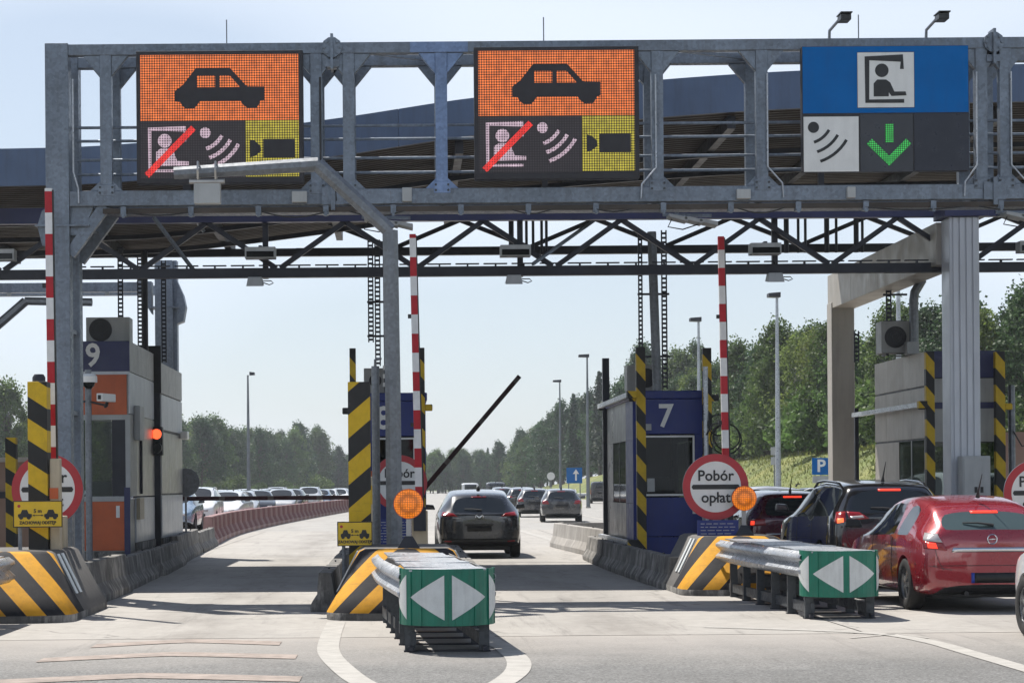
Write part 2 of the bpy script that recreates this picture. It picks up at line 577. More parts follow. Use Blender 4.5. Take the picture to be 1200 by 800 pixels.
def mat_asphalt(name, col, speck=0.5):
    m = bpy.data.materials.new(name)
    n, l, b = nodes_of(m)
    v = coord(n, l, False)
    c = vary(n, l, v, col, 0.14, 0.6)
    vo = n.new("ShaderNodeTexVoronoi"); vo.inputs["Scale"].default_value = 55.0
    l.new(v, vo.inputs["Vector"])
    s = n.new("ShaderNodeSeparateColor"); l.new(vo.outputs["Color"], s.inputs[0])
    h = n.new("ShaderNodeHueSaturation"); l.new(c, h.inputs["Color"])
    l.new(map_range(n, l, s.outputs[0], 0, 1, 1 - speck, 1 + speck), h.inputs["Value"])
    g = noise_fac(n, l, v, 0.7, 7, 0.7, (1.5, 0.4, 1))
    c = mix_col(n, l, map_range(n, l, g, 0.5, 0.78, 0, 0.45), h.outputs["Color"], (0.07, 0.065, 0.06))
    if name == "near_asphalt":          # pale dust carried off the concrete, and tyre tracks
        sp = n.new("ShaderNodeSeparateXYZ"); l.new(v, sp.inputs[0])
        wb = noise_fac(n, l, v, 0.8, 6, 0.65)
        yy = math_node(n, l, 'MULTIPLY_ADD', wb, 3.6, sp.outputs[1])
        c = mix_col(n, l, map_range(n, l, yy, 20.3, 24.6, 0, 0.9), c, (0.33, 0.305, 0.28))
        kk = noise_fac(n, l, v, 1.0, 8, 0.8, (2.6, 0.2, 1))
        c = mix_col(n, l, map_range(n, l, kk, 0.55, 0.75, 0, 0.5), c, (0.06, 0.058, 0.055))
    l.new(c, b.inputs["Base Color"])
    b.inputs["Roughness"].default_value = 0.78
    add_bump(n, l, b, v, 120, 0.5, 0.006)
    return m


def mat_grass(name, col):
    m = bpy.data.materials.new(name)
    n, l, b = nodes_of(m)
    v = coord(n, l, False)
    c = vary(n, l, v, col, 0.3, 0.35)
    f = noise_fac(n, l, v, 0.12, 5)
    c = mix_col(n, l, map_range(n, l, f, 0.42, 0.62, 0, 0.7), c, (0.21, 0.20, 0.055))
    c = vary(n, l, v, c, 0.35, 6.0)
    l.new(c, b.inputs["Base Color"])
    b.inputs["Roughness"].default_value = 0.9
    add_bump(n, l, b, v, 5, 0.8, 0.08)
    return m


GRASS_ROUGH = None
SLAB = mat_concrete_slab()
ASPH = mat_asphalt("near_asphalt", (0.135, 0.134, 0.130))
ROADM = mat_asphalt("far_road", (0.30, 0.29, 0.275), 0.2)
GRASS = mat_grass("grass", (0.10, 0.13, 0.03))
PAINT = mat("road_paint", (0.36, 0.345, 0.32), 0.75, 0.0, 0.16, 5.0, 0.2, 80, streak=0.0)
PAINT_P = mat("worn_pink_paint", (0.275, 0.225, 0.195), 0.75, 0.0, 0.3, 5.0, 0.2, 80)


def sheet(name, m, pts, z, kind="structure"):
    o = MB().poly([(x, y, z) for x, y in pts]).build(name, m)
    o["kind"] = kind
    return o


sheet("ground", GRASS, [(-1500, -100), (1500, -100), (1500, 2400), (-1500, 2400)], -0.03)
sheet("asphalt_road", ASPH, [(-45, -30), (45, -30), (45, 22.72), (-45, 22.72)], 0.0)
# plaza poured in slabs: each bay its own sheet with a narrow sealed joint
slab_y = [22.74, 27.6, 33.0, 38.6, 44.4, 50.4, 56.6, 63.0, 70.0, 78.0]
slab_x = [-45, -22, -8.9, -4.95, 0.05, 4.95, 9.95, 15.0, 24.0, 30.0]
sheet("joint_seal", mat("joint_sealant", (0.09, 0.085, 0.08), 0.8), [(-45, 22.72), (30, 22.72), (30, 78), (-45, 78)], -0.006)
pl = bpy.data.objects.new("concrete_pavement", None); COL.objects.link(pl); pl["kind"] = "structure"
for i in range(len(slab_x) - 1):
    for j in range(len(slab_y) - 1):
        g = 0.012
        MB().poly([(slab_x[i] + g, slab_y[j] + g, 0.001), (slab_x[i + 1] - g, slab_y[j] + g, 0.001),
                   (slab_x[i + 1] - g, slab_y[j + 1] - g, 0.001), (slab_x[i] + g, slab_y[j + 1] - g, 0.001)]
                  ).build("slab", SLAB, pl)
sheet("motorway", ROADM, [(-45, 78), (30, 78), (27, 260), (26, 700), (-4, 700), (-24, 260)], -0.002)

# grassy bank rising to the wood behind the lorry lanes
def bank_z(x, y):
    t = max(0.0, min(1.0, (x - 20.5) / 9.0))
    t = t * t * (3 - 2 * t)
    far = max(0.0, min(1.0, (y - 62) / 50.0)); far = far * far * (3 - 2 * far)
    fall = far * max(0.0, min(1.0, (520 - y) / 260.0))
    return -0.025 + 3.9 * t * fall + 0.12 * t * fall * mnoise.noise(Vector((x * 0.11, y * 0.11, 0)))


mb = MB()
NX, NY = 30, 60
gx = [20.4 + 150 * (i / NX) ** 1.5 for i in range(NX + 1)]
gy = [58 + 520 * (j / NY) ** 1.3 for j in range(NY + 1)]
for i in range(NX + 1):
    for j in range(NY + 1):
        mb.v.append((gx[i], gy[j], bank_z(gx[i], gy[j])))
for i in range(NX):
    for j in range(NY):
        a = i * (NY + 1) + j
        mb.f.append((a, a + NY + 1, a + NY + 2, a + 1)); mb.mi.append(0)
structure(mb.build("grass_bank", GRASS, smooth=True, angle=180))


def ribbon(path, w, z, closed=False):
    """a flat painted band following a path"""
    m = MB(); n = len(path); L, Rr = [], []
    for i, p in enumerate(path):
        a = Vector(path[(i - 1) % n] if closed or i else path[0]); b = Vector(path[(i + 1) % n] if closed or i < n - 1 else path[-1])
        d = (b - a).normalized(); s = Vector((-d.y, d.x)) * (w / 2)
        L.append((p[0] + s.x, p[1] + s.y, z)); Rr.append((p[0] - s.x, p[1] - s.y, z))
    for i in range(n if closed else n - 1):
        j = (i + 1) % n
        m.poly([L[i], L[j], Rr[j], Rr[i]])
    return m


def smooth_path(pts, k=6, closed=False):
    out = []; n = len(pts)
    for i in range(n if closed else n - 1):
        p = [Vector(pts[(i + d) % n] if closed else pts[max(0, min(n - 1, i + d))]) for d in (-1, 0, 1, 2)]
        for q in range(k):
            t = q / k
            out.append(tuple(0.5 * ((2 * p[1]) + (p[2] - p[0]) * t + (2 * p[0] - 5 * p[1] + 4 * p[2] - p[3]) * t * t
                                    + (3 * p[1] - p[0] - 3 * p[2] + p[3]) * t ** 3)))
    if not closed:
        out.append(tuple(pts[-1]))
    return out


ring = smooth_path([(-0.78, 25.3), (-0.77, 23.0), (-0.72, 20.8), (-0.55, 19.0), (-0.28, 17.2), (0.12, 16.2), (0.60, 16.6),
                    (0.93, 18.0), (1.06, 19.5), (1.0, 21.2), (0.86, 22.8), (0.80, 25.3)])
structure(ribbon(ring, 0.22, 0.006).build("lane_marking", PAINT), "white teardrop line painted round the barrier end with two arrows")
structure(ribbon(smooth_path([(3.4, 23.9), (4.5, 23.2), (5.1, 22.5), (5.3, 21.4), (5.32, 19.5), (5.32, 12), (5.32, 4)]), 0.2, 0.006)
          .build("lane_marking", PAINT), "white line curving away from the second barrier end towards the queue")
structure(ribbon([(4.62, 22.0), (5.25, 22.55), (5.4, 21.9)], 0.05, 0.0095).build("marking_edge", PAINT))
for k, (yy, hw) in enumerate(((22.3, 0.95), (20.55, 1.2), (18.2, 1.35), (16.2, 1.4))):
    pth = [(-2.2 - hw, yy - 0.55), (-2.2 - 0.18, yy), (-2.2 + 0.18, yy), (-2.2 + hw, yy - 0.4)]
    mb = MB(); sp = smooth_path(pth)
    for a, b in zip(sp[:-1], sp[1:]):
        mb.poly([(a[0], a[1] - 0.25, 0.006), (b[0], b[1] - 0.25, 0.006), (b[0], b[1] + 0.25, 0.006), (a[0], a[1] + 0.25, 0.006)])
    structure(mb.build("rumble_marking", PAINT_P))
for (a, b) in (((4.45, 60), (4.2, 78)), ((9.1, 90), (10.6, 150)), ((6.8, 84), (7.2, 118)), ((15, 70), (16, 190)), ((3.9, 100), (4.4, 240)), ((10.8, 165), (13, 400))):
    structure(ribbon([a, b], 0.22, 0.006).build("lane_marking", PAINT))
# ================================================================ front sign gantry
GY = 31.0
gan = thing("sign_gantry", "grey galvanised gantry bridging the lanes and carrying three square lane signs", "gantry", (-4.96, GY, 0.0))
XL, XR = -5.13, 12.9
for y0 in (GY, GY + 0.95):
    MB().box(XL + 0.344, XR, y0, y0 + 0.17, 7.90, 8.06).build("top_chord", GALV, gan, bevel=0.008)
    MB().box(XL + 0.344, XR, y0, y0 + 0.2, 5.71, 5.93).build("bottom_chord", GALV, gan, bevel=0.008)
    MB().box(XL, -4.79, y0, y0 + 0.3, 0.2, 8.08).build("column_leg", GALV, gan, bevel=0.01)
    MB().box(XR + 0.003, XR + 0.35, y0, y0 + 0.3, 0.0, 8.08).build("column_leg", GALV, gan, bevel=0.01)
# one bay of the top chord has been replaced and is bluer
MB().box(0.18, 1.02, GY - 0.006, GY, 7.905, 8.055).build("patch_plate", GALV_BLUE, gan)
posts = [-4.25, -1.19, -0.72, 0.63, 3.77, 5.29, 8.48, 8.83, 11.6]
for y0 in (GY + 0.004, GY + 0.96):
    for i, px in enumerate(posts):
        m = GALV_BLUE if (i == 3 and y0 < GY + 0.5) else GALV
        mb = MB().box(px - 0.085, px + 0.085, y0, y0 + 0.15, 5.93, 7.90)
        for s in (-1, 1):      # haunches at both ends
            mb.prism([(px + s * 0.085, 7.899), (px + s * 0.33, 7.899), (px + s * 0.085, 7.60)], y0 + 0.02, y0 + 0.13)
            mb.prism([(px + s * 0.085, 5.931), (px + s * 0.24, 5.931), (px + s * 0.085, 6.08)], y0 + 0.02, y0 + 0.13)
        mb.box(px - 0.12, px + 0.12, y0 - 0.012, y0, 5.86, 6.02)
        po = mb.build("post", m, gan, bevel=0.005)
        if y0 < GY + 0.5:                            # bolt heads on the gusset plates
            for bx in (-0.09, 0.09):
                for bz in (5.90, 5.98):
                    MB().disc((px + bx, 0, bz), 0.018, y0 - 0.028, y0 - 0.0125, 'y', 6).build("bolt", GALV_DK, po)
for px in posts:                                   # spacers joining the two frames
    MB().box(px - 0.05, px + 0.05, GY + 0.2, GY + 0.95, 7.93, 8.03).build("cross_tie", GALV, gan)
    MB().box(px - 0.05, px + 0.05, GY + 0.2, GY + 0.95, 5.74, 5.84).build("cross_tie", GALV, gan)
for a, b in zip(posts[:-1], posts[1:]):            # plan bracing seen under the top chord
    if b - a > 1:
        MB().bar((a, GY + 0.12, 7.97), (b, GY + 0.98, 7.97), 0.05, 0.05).build("brace", GALV, gan)
for zz, yy in ((6.95, 31.62), (6.78, 31.8), (6.47, 31.62), (6.28, 31.8)):
    MB().tube([(-4.79, yy, zz), (XR, yy, zz)], 0.022, 6).build("handrail", GALV, gan, smooth=True)
# walkway and cable trough
MB().box(-4.6, XR, GY + 0.21, GY + 0.94, 5.67, 5.70).build("walkway", GALV, gan)
MB().box(-4.3, XR, GY - 0.02, GY + 0.06, 5.60, 5.67).build("cable_trough", SOFFIT, gan)
x = -4.0
while x < XR:
    mb = MB().box(x - 0.04, x + 0.04, GY - 0.045, GY + 0.1, 5.555, 5.69)
    mb.box(x - 0.02, x + 0.02, GY - 0.06, GY - 0.03, 5.53, 5.60)
    mb.build("clamp", GALV, gan)
    x += 0.98
# bolted splices
for px in (-0.955, 8.655):
    mb = MB()
    mb.disc((px, 0, 7.98), 0.15, GY - 0.05, GY + 0.22, 'y', 10)
    for k in range(8):
        t = math.pi * k / 4
        mb.disc((px + 0.11 * math.cos(t), 0, 7.98 + 0.11 * math.sin(t)), 0.022, GY - 0.075, GY - 0.049, 'y', 6)
    mb.box(px - 0.02, px + 0.02, GY - 0.09, GY + 0.2, 7.66, 8.17)
    mb.box(px - 0.10, px + 0.10, GY - 0.03, GY + 0.2, 7.70, 7.80)
    mb.build("splice", GALV, gan)
    mb = MB().box(px - 0.03, px + 0.03, GY - 0.07, GY + 0.2, 5.62, 6.02).box(px - 0.16, px + 0.16, GY - 0.04, GY - 0.003, 5.70, 5.95)
    mb.build("splice", GALV, gan)
# knee braces and gussets on the column
for y0 in (GY + 0.06, GY + 1.0):
    MB().bar((-4.80, y0 + 0.06, 5.02), (-4.28, y0 + 0.06, 5.72), 0.13, 0.16).build("knee_brace", GALV, gan)
    MB().prism([(-4.788, 5.3), (-4.788, 5.71), (-4.45, 5.71), (-4.62, 5.3)], y0 + 0.02, y0 + 0.1).build("gusset", GALV, gan)
    MB().prism([(-5.132, 5.15), (-5.132, 5.70), (-5.2, 5.66), (-5.27, 5.44), (-5.2, 5.15)], y0 + 0.02, y0 + 0.1).build("gusset", GALV, gan)
MB().box(-5.29, -4.5, GY - 0.02, GY + 1.28, 5.42, 5.445).build("collar_plate", GALV, gan)
for zz in (1.5, 2.7, 3.9):
    MB().box(-5.1, -4.82, GY + 0.3, GY + 0.95, zz, zz + 0.06).build("cross_tie", GALV, gan)
for px in (-2.49, 2.13, 6.72):
    MB().tube([(px, GY + 0.1, 8.06), (px, GY + 0.1, 8.42)], 0.009, 5).build("antenna", POLE, gan)

for px, bx, m in ((3.74, -0.3, GALV_L), (5.36, 0.3, GALV_L), (8.40, -0.25, GALV_L), (8.9, 0.3, GALV_L), (-1.13, 0.3, BLACK), (-4.72, 0.1, GALV_L)):
    MB().tube([(px, GY - 0.03, 7.55), (px, GY - 0.03, 6.2), (px + bx * 0.7, GY - 0.03, 5.96), (px + bx * 0.75, GY - 0.03, 5.75)], 0.014, 6).build("conduit", m, gan, smooth=True)
rr = random.Random(9)
for k in range(9):                                  # slack cables looped under the walkway
    xa = -3.9 + 1.75 * k + rr.uniform(-.4, .4); L_ = rr.uniform(0.5, 1.5); sag = rr.uniform(0.03, 0.10)
    MB().tube([(xa + L_ * q / 8, GY - 0.05 + rr.uniform(-.01, .01), 5.60 - sag * math.sin(math.pi * q / 8)) for q in range(9)], 0.011, 5).build("slack_cable", BLACK, gan)
for px, w_, h_ in ((-1.55, 0.22, 0.16), (0.05, 0.14, 0.2), (4.9, 0.2, 0.14), (6.5, 0.12, 0.16), (9.2, 0.24, 0.18)):
    MB().box(px, px + w_, GY - 0.10, GY - 0.004, 5.73, 5.73 + h_).build("junction_box", CABINET, gan, bevel=0.008)

# ---- cameras on short arms above the third sign
for px, lab in ((6.29, "small black camera on a bent arm above the blue sign, nearer its middle"),
                (7.70, "small black camera on a bent arm above the outer corner of the blue sign")):
    t = thing("traffic_camera", lab, "camera", (px, GY + 0.08, 8.06), "cameras on top of the gantry")
    MB().tube([(px, GY + 0.08, 8.06), (px, GY + 0.06, 8.18), (px + 0.14, GY - 0.1, 8.34)], 0.022, 6).build("arm", POLE, t, smooth=True)
    MB().box(px + 0.09, px + 0.24, GY - 0.32, GY - 0.06, 8.26, 8.35).build("body", BLACK, t, bevel=0.01)
    MB().box(px + 0.08, px + 0.25, GY - 0.36, GY - 0.04, 8.355, 8.37).build("sun_hood", BLACK, t)
    MB().box(px + 0.15, px + 0.19, GY - 0.14, GY - 0.08, 8.37, 8.40).build("bracket", BLACK, t)

# ================================================================ lane signs
def circle(cx, cy, r, n=20):
    return [(cx + r * math.cos(2 * math.pi * k / n), cy + r * math.sin(2 * math.pi * k / n)) for k in range(n)]


def stroke(pts, w):
    """outline of a thick 2D line"""
    L, Rr = [], []
    for i, p in enumerate(pts):
        a, b = Vector(pts[max(0, i - 1)]), Vector(pts[min(len(pts) - 1, i + 1)])
        d = (b - a).normalized(); s = Vector((-d.y, d.x)) * w / 2
        k = 1.0
        if 0 < i < len(pts) - 1:
            d1 = (Vector(p) - a).normalized()
            k = 1 / max(0.5, d1.dot(d))
        L.append((p[0] + s.x * k, p[1] + s.y * k)); Rr.append((p[0] - s.x * k, p[1] - s.y * k))
    return L + Rr[::-1]


class Board:
    """draws thin raised plates on an upright board from a drawing grid (u right, v down)"""

    def __init__(self, parent, x0, z1, scale, u0, v0, y):
        self.p, self.x0, self.z1, self.s, self.u0, self.v0, self.y = parent, x0, z1, scale, u0, v0, y

    def xz(self, q):
        return (self.x0 + (q[0] - self.u0) * self.s, self.z1 - (q[1] - self.v0) * self.s)

    def plates(self, name, m, shapes, level):
        mb = MB()
        for sh in shapes:
            mb.prism([self.xz(q) for q in sh], self.y - 0.004 * level, self.y + 0.001)
        return mb.build(name, m, self.p)


LED_O = mat_led("led_orange", (1.0, 0.23, 0.045), 0.68, fill=0.36)
LED_Y = mat_led("led_yellow", (0.70, 0.60, 0.05), 0.52, fill=0.36)
LED_W = mat_led("led_pinkish_white", (0.85, 0.64, 0.76), 0.5, fill=0.42)
LED_R = mat_led("led_red", (1.0, 0.04, 0.03), 0.62, fill=0.46)
LED_G = mat_led("led_green", (0.05, 0.70, 0.12), 0.5, pitch=0.03, fill=0.36)
LED_OFF = mat_led("led_board_dark", (0.15, 0.12, 0.14), 0.14, fill=0.3)
FRAMEB = mat("sign_casing", (0.016, 0.014, 0.018), 0.5)


def rect(a, b, c, d):
    return [(a, b), (c, b), (c, d), (a, d)]


def arcs(cx, cy, rads, a0, a1, w):
    out = []
    for r in rads:
        out.append(stroke([(cx + r * math.cos(R(a0 + (a1 - a0) * k / 7)), cy + r * math.sin(R(a0 + (a1 - a0) * k / 7))) for k in range(8)], w))
    return out


def led_sign(x0, x1, z0, z1, label):
    t = thing("lane_sign", label, "lane sign", ((x0 + x1) / 2, GY - 0.2, z0), "led signs over the camera lanes")
    box("casing", FRAMEB, t, x0, x1, GY - 0.2, GY - 0.02, z0, z1, 0.01)
    for k in range(2):
        box("mounting", GALV, t, x0 + 0.4 + k * (x1 - x0 - 0.9), x0 + 0.5 + k * (x1 - x0 - 0.9), GY - 0.02, GY - 0.003, z0 + 0.02, z1 + 0.06)
    s = (x1 - x0) / 580.0                       # drawing grid: 580 wide, 458 high
    B = Board(t, x0, z1, s, 477, 190, GY - 0.2)
    B.plates("orange_field", LED_O, [rect(492, 204, 1041, 432)], 1)
    B.plates("dark_field", LED_OFF, [rect(492, 434, 855, 632)], 1)
    B.plates("yellow_field", LED_Y, [rect(857, 434, 1041, 628)], 1)
    car = [(611, 330), (640, 308), (686, 250), (803, 250), (862, 315), (922, 316), (922, 362), (908, 366), (905, 376), (895, 390),
           (865, 391), (848, 378), (840, 366), (698, 366), (690, 378), (678, 391), (650, 391), (636, 380), (630, 368), (611, 366)]
    B.plates("car_symbol", FRAMEB, [car], 2)
    B.plates("car_symbol_window", LED_O, [[(688, 276), (752, 276), (752, 317), (688, 317)], [(767, 276), (802, 276), (838, 317), (767, 317)]], 3)
    B.plates("booth_symbol", LED_W, [stroke([(645, 505), (645, 461), (523, 461), (523, 606), (648, 606)], 10), circle(575, 502, 24),
                                     [(545, 540), (560, 529), (592, 529), (606, 540), (618, 572), (658, 574), (658, 588), (545, 590)]], 2)
    B.plates("radio_symbol", LED_W, [circle(716, 475, 19)] + arcs(690, 440, (95, 128, 160), 28, 72, 13), 2)
    B.plates("red_slash", LED_R, [stroke([(512, 622), (675, 458)], 22)], 3)
    B.plates("camera_symbol", FRAMEB, [rect(917, 498, 1027, 564), [(872, 500), (888, 504), (908, 522), (910, 540), (890, 556), (872, 562)]], 2)
    return t


led_sign(-3.78, -1.37, 6.00, 7.91, "orange led car sign partly crossed by the bent pole's long arm")
led_sign(1.10, 3.48, 6.02, 7.93, "orange led car sign with nothing crossing it, above the lane of the dark crossover")

t = thing("lane_sign", "blue and white toll booth sign with a lit green arrow over the queue", "lane sign", (7.04, GY - 0.2, 6.09))
x0, z1, s = 5.84, 7.91, 2.41 / 565.0
box("casing", FRAMEB, t, 5.84, 8.25, GY - 0.17, GY - 0.02, 6.10, 7.91, 0.008)
B = Board(t, x0, z1, s, 410, 172, GY - 0.17)
B.plates("blue_panel", SIGNBLUE, [rect(412, 174, 596, 399), rect(791, 174, 973, 399), [(596, 174), (791, 174), (791, 193), (596, 193)], [(596, 383), (791, 383), (791, 399), (596, 399)]], 2)
B.plates("white_panel", SIGNWHITE, [rect(598, 195, 789, 381)], 3)
B.plates("booth_symbol", BLACK, [stroke([(748, 252), (748, 215), (630, 215), (630, 360), (755, 360)], 13), circle(680, 256, 23),
                                 [(652, 300), (664, 287), (694, 287), (708, 297), (722, 328), (760, 328), (763, 341), (712, 343), (703, 330), (703, 344), (652, 344)]], 4)
B.plates("white_panel", SIGNWHITE, [rect(414, 411, 600, 597)], 3)
B.plates("radio_symbol", BLACK, [circle(447, 447, 19)] + arcs(420, 410, (92, 126, 160), 30, 72, 10), 4)
B.plates("dark_panel", mat("smoked_panel", (0.03, 0.033, 0.042), 0.35), [rect(606, 404, 784, 598)], 2)
B.plates("dark_panel", mat("blank_panel", (0.010, 0.013, 0.026), 0.35), [rect(788, 404, 974, 596)], 3)
B.plates("arrow_symbol", LED_G, [rect(690, 437, 717, 500), stroke([(636, 496), (703, 562), (769, 496)], 24)], 4)

# ================================================================ bent pole with the long arm
t = thing("bent_pole", "thick grey pole on the middle island bending into a long arm before the sign", "pole", (-0.12, 29.0, 0.2))
MB().tube([(-0.095, 29, 0.2), (-0.10, 29, 2.6), (-0.12, 29, 5.08)], [0.118, 0.115, 0.112], 8).build("shaft", POLE, t)
MB().tube([(-0.12, 29, 5.07), (-1.10, 29, 5.985)], 0.105, 8).build("knee", POLE, t)
MB().tube([(-1.09, 29, 5.985), (-3.05, 29, 5.88)], [0.10, 0.085], 8).build("arm", POLE, t)
MB().disc((-0.095, 29, 0), 0.22, 0.2, 0.24, 'z', 16).build("base_plate", POLE, t)
for k in (-2.72, -2.48):
    MB().tube([(k, 28.9, 5.78), (k, 28.86, 5.9), (k, 28.9, 6.02), (k, 29.1, 6.02), (k, 29.14, 5.9), (k, 29.1, 5.78)], 0.014, 5).build("hoop", STEEL, t)
MB().box(-2.78, -2.42, 28.93, 29.08, 5.46, 5.74).build("detector_box", CABINET, t, bevel=0.01)
MB().tube([(-2.84, 28.95, 5.76), (-2.36, 28.95, 5.76)], 0.035, 8).build("clamp_tube", STEEL, t, smooth=True)
t = thing("bent_pole", "thin grey pipe arm reaching in behind the gantry column beside booth 9", "pole", (-7.7, 38.5, 0.0))
MB().tube([(-7.7, 38.5, 0.0), (-7.7, 38.5, 4.2)], 0.1, 8).build("shaft", POLE, t)
MB().tube([(-7.7, 38.5, 4.19), (-6.75, 38.5, 5.0)], 0.085, 8).build("knee", POLE, t)
MB().tube([(-6.76, 38.5, 5.0), (-5.55, 38.5, 4.97)], 0.075, 8).build("arm", POLE, t)

# ================================================================ canopy
ROOF_PTS = [(-26, 7.30), (-18, 7.36), (-12, 7.40), (-7.0, 7.43), (-4.6, 7.50), (-1.1, 7.90), (1.3, 8.24), (3.8, 8.47), (6.7, 8.65), (10.7, 8.74), (15, 8.74), (22, 8.6)]


def roof_z(x):
    p = ROOF_PTS
    for i in range(len(p) - 1):
        if x <= p[i + 1][0] or i == len(p) - 2:
            (x1, y1), (x2, y2) = p[i], p[i + 1]
            x0, y0 = p[max(0, i - 1)]; x3, y3 = p[min(len(p) - 1, i + 2)]
            m1 = (y2 - y0) / (x2 - x0); m2 = (y3 - y1) / (x3 - x1); h = x2 - x1; t = (x - x1) / h
            return ((2 * t ** 3 - 3 * t * t + 1) * y1 + (t ** 3 - 2 * t * t + t) * h * m1
                    + (-2 * t ** 3 + 3 * t * t) * y2 + (t ** 3 - t * t) * h * m2)


can = thing("toll_canopy", "wide wave shaped steel canopy roof with slate blue fascia over the booths", "canopy", (4.5, 41.7, 0.0))
RY0, RY1 = 36.5, 46.9
xs = [-26 + 46 * i / 92 for i in range(93)]
mb = MB()                                           # ribbed soffit sheet, ribs across the road
ny = 168
for x in xs:
    for j in range(ny + 1):
        y = RY0 + 0.09 + (RY1 - RY0 - 0.1) * j / ny
        mb.v.append((x, y, roof_z(x) - 0.62 + (0.035 if (j // 2) % 2 else -0.02)))
for i in range(len(xs) - 1):
    for j in range(ny):
        a = i * (ny + 1) + j
        mb.f.append((a, a + ny + 1, a + ny + 2, a + 1)); mb.mi.append(0)
mb.build("soffit", SOFFIT, can)
mb = MB()
for i in range(len(xs) - 1):
    a, b = xs[i], xs[i + 1]
    mb.poly([(a, RY0 + 0.02, roof_z(a) - 0.01), (b, RY0 + 0.02, roof_z(b) - 0.01), (b, RY1, roof_z(b) - 0.01), (a, RY1, roof_z(a) - 0.01)])
mb.build("roof_sheet", FASCIA, can)
i = 0
while i < len(xs) - 4:                              # fascia panels, 2 m each
    seg = xs[i:i + 5]
    top = [(x, roof_z(x)) for x in seg]; bot = [(x, roof_z(x) - 0.64) for x in seg]
    top[0] = (top[0][0] + 0.006, top[0][1]); bot[0] = (bot[0][0] + 0.006, bot[0][1])
    for q in range(4):
        pass
    mb = MB()
    for q in range(4):
        mb.hexa([(bot[q][0], RY0, bot[q][1]), (bot[q + 1][0], RY0, bot[q + 1][1]), (bot[q + 1][0], RY0 + 0.07, bot[q + 1][1]), (bot[q][0], RY0 + 0.07, bot[q][1])],
                [(top[q][0], RY0, top[q][1]), (top[q + 1][0], RY0, top[q + 1][1]), (top[q + 1][0], RY0 + 0.07, top[q + 1][1]), (top[q][0], RY0 + 0.07, top[q][1])])
    mb.build("fascia_panel", FASCIA, can)
    i += 4
for i in range(0, len(xs) - 4, 4):                  # rear fascia
    mb = MB()
    for q in range(4):
        a, b = xs[i + q], xs[i + q + 1]
        mb.hexa([(a, RY1, roof_z(a) - 0.64), (b, RY1, roof_z(b) - 0.64), (b, RY1 + 0.06, roof_z(b) - 0.64), (a, RY1 + 0.06, roof_z(a) - 0.64)],
                [(a, RY1, roof_z(a)), (b, RY1, roof_z(b)), (b, RY1 + 0.06, roof_z(b)), (a, RY1 + 0.06, roof_z(a))])
    mb.build("fascia_panel", FASCIA, can)
x = -24.8
while x < 20:                                       # rafters running back over the lanes
    z = roof_z(x) - 0.66
    MB().box(x - 0.07, x + 0.07, RY0 + 0.3, RY1 - 0.2, z - 0.22, z).build("rafter", DARKSTEEL, can)
    x += 2.35
for y in (39.4, 41.9, 44.4):                        # purlins following the wave
    mb = MB()
    for i in range(0, len(xs) - 2, 2):
        a, b = xs[i], xs[i + 2]
        mb.bar((a, y, roof_z(a) - 0.93), (b, y, roof_z(b) - 0.93), 0.1, 0.09)
    mb.build("purlin", DARKSTEEL, can)


def truss(y, z_hi, z_lo, bay, x_from, x_to, hi_mat, hi_h, phase=0.0, clip=None):
    box("truss_chord", hi_mat, can, x_from, x_to, y - 0.09, y + 0.09, z_hi - hi_h / 2, z_hi + hi_h / 2)
    box("truss_chord", DARKSTEEL, can, x_from, x_to, y - 0.08, y + 0.08, z_lo - 0.085, z_lo + 0.085)
    k = x_from + phase
    while k + bay / 2 < x_to:
        for a, b in (((k, z_hi - hi_h / 2), (k + bay / 2, z_lo + 0.085)), ((k + bay / 2 + 0.07, z_lo + 0.085), (k + bay, z_hi - hi_h / 2))):
            if clip and b[0] < clip:
                continue
            MB().bar((a[0], y, a[1]), (b[0], y, b[1]), 0.09, 0.085, (0, 1, 0)).build("truss_web", DARKSTEEL, can)
        k += bay


truss(38.0, 6.46, 5.42, 2.46, -24, 19.5, NAVY, 0.28, 0.9)
truss(45.6, 7.36, 6.62, 2.9, -2.2, 19.5, DARKSTEEL, 0.16, 0.6)
box("truss_chord", DARKSTEEL, can, -24, -2.2, 45.52, 45.68, 6.54, 6.70)
for x in [-22 + 4.92 * k for k in range(9)]:        # hangers from the rafters to the front truss
    MB().box(x - 0.05, x + 0.05, 37.95, 38.05, 6.555, roof_z(x) - 0.86).build("hanger", DARKSTEEL, can)
for x in (2.36, 2.55, 2.68, 2.82, 3.0, 3.1, 8.15, 8.4, 8.55, 9.0, 9.2, 9.62, 9.75):       # rods and conduits dropping to the trusses
    MB().tube([(x, 44.9, roof_z(x) - 0.9), (x, 44.9, 6.45)], 0.03 if x not in (2.36, 8.15, 9.0, 9.62) else 0.055, 6).build("conduit", DARKSTEEL, can)
for a, b in (((-4.3, 37.4, 6.35), (-3.62, 38.1, 5.42)), ((3.55, 38.6, 6.4), (2.35, 37.6, 5.5)), ((-3.7, 38.2, 6.5), (-3.5, 38.3, 6.2))):
    MB().bar(a, b, 0.06, 0.05).build("stay", GALV, can)
for x in (2.05, 6.60, -2.5):                         # verticals carrying the floodlights
    MB().box(x + 0.06, x + 0.16, 38.09, 38.19, 5.33, 6.5).build("hanger", DARKSTEEL, can)
mb = MB()                                           # cable tray with hangers on the lower chord
x = -6
while x < 19:
    mb.box(x, x + 0.42, 37.96, 38.04, 5.545, 5.565)
    mb.box(x + 0.2, x + 0.23, 37.96, 38.04, 5.505, 5.545)
    x += 0.5
mb.build("cable_tray", DARKSTEEL, can)

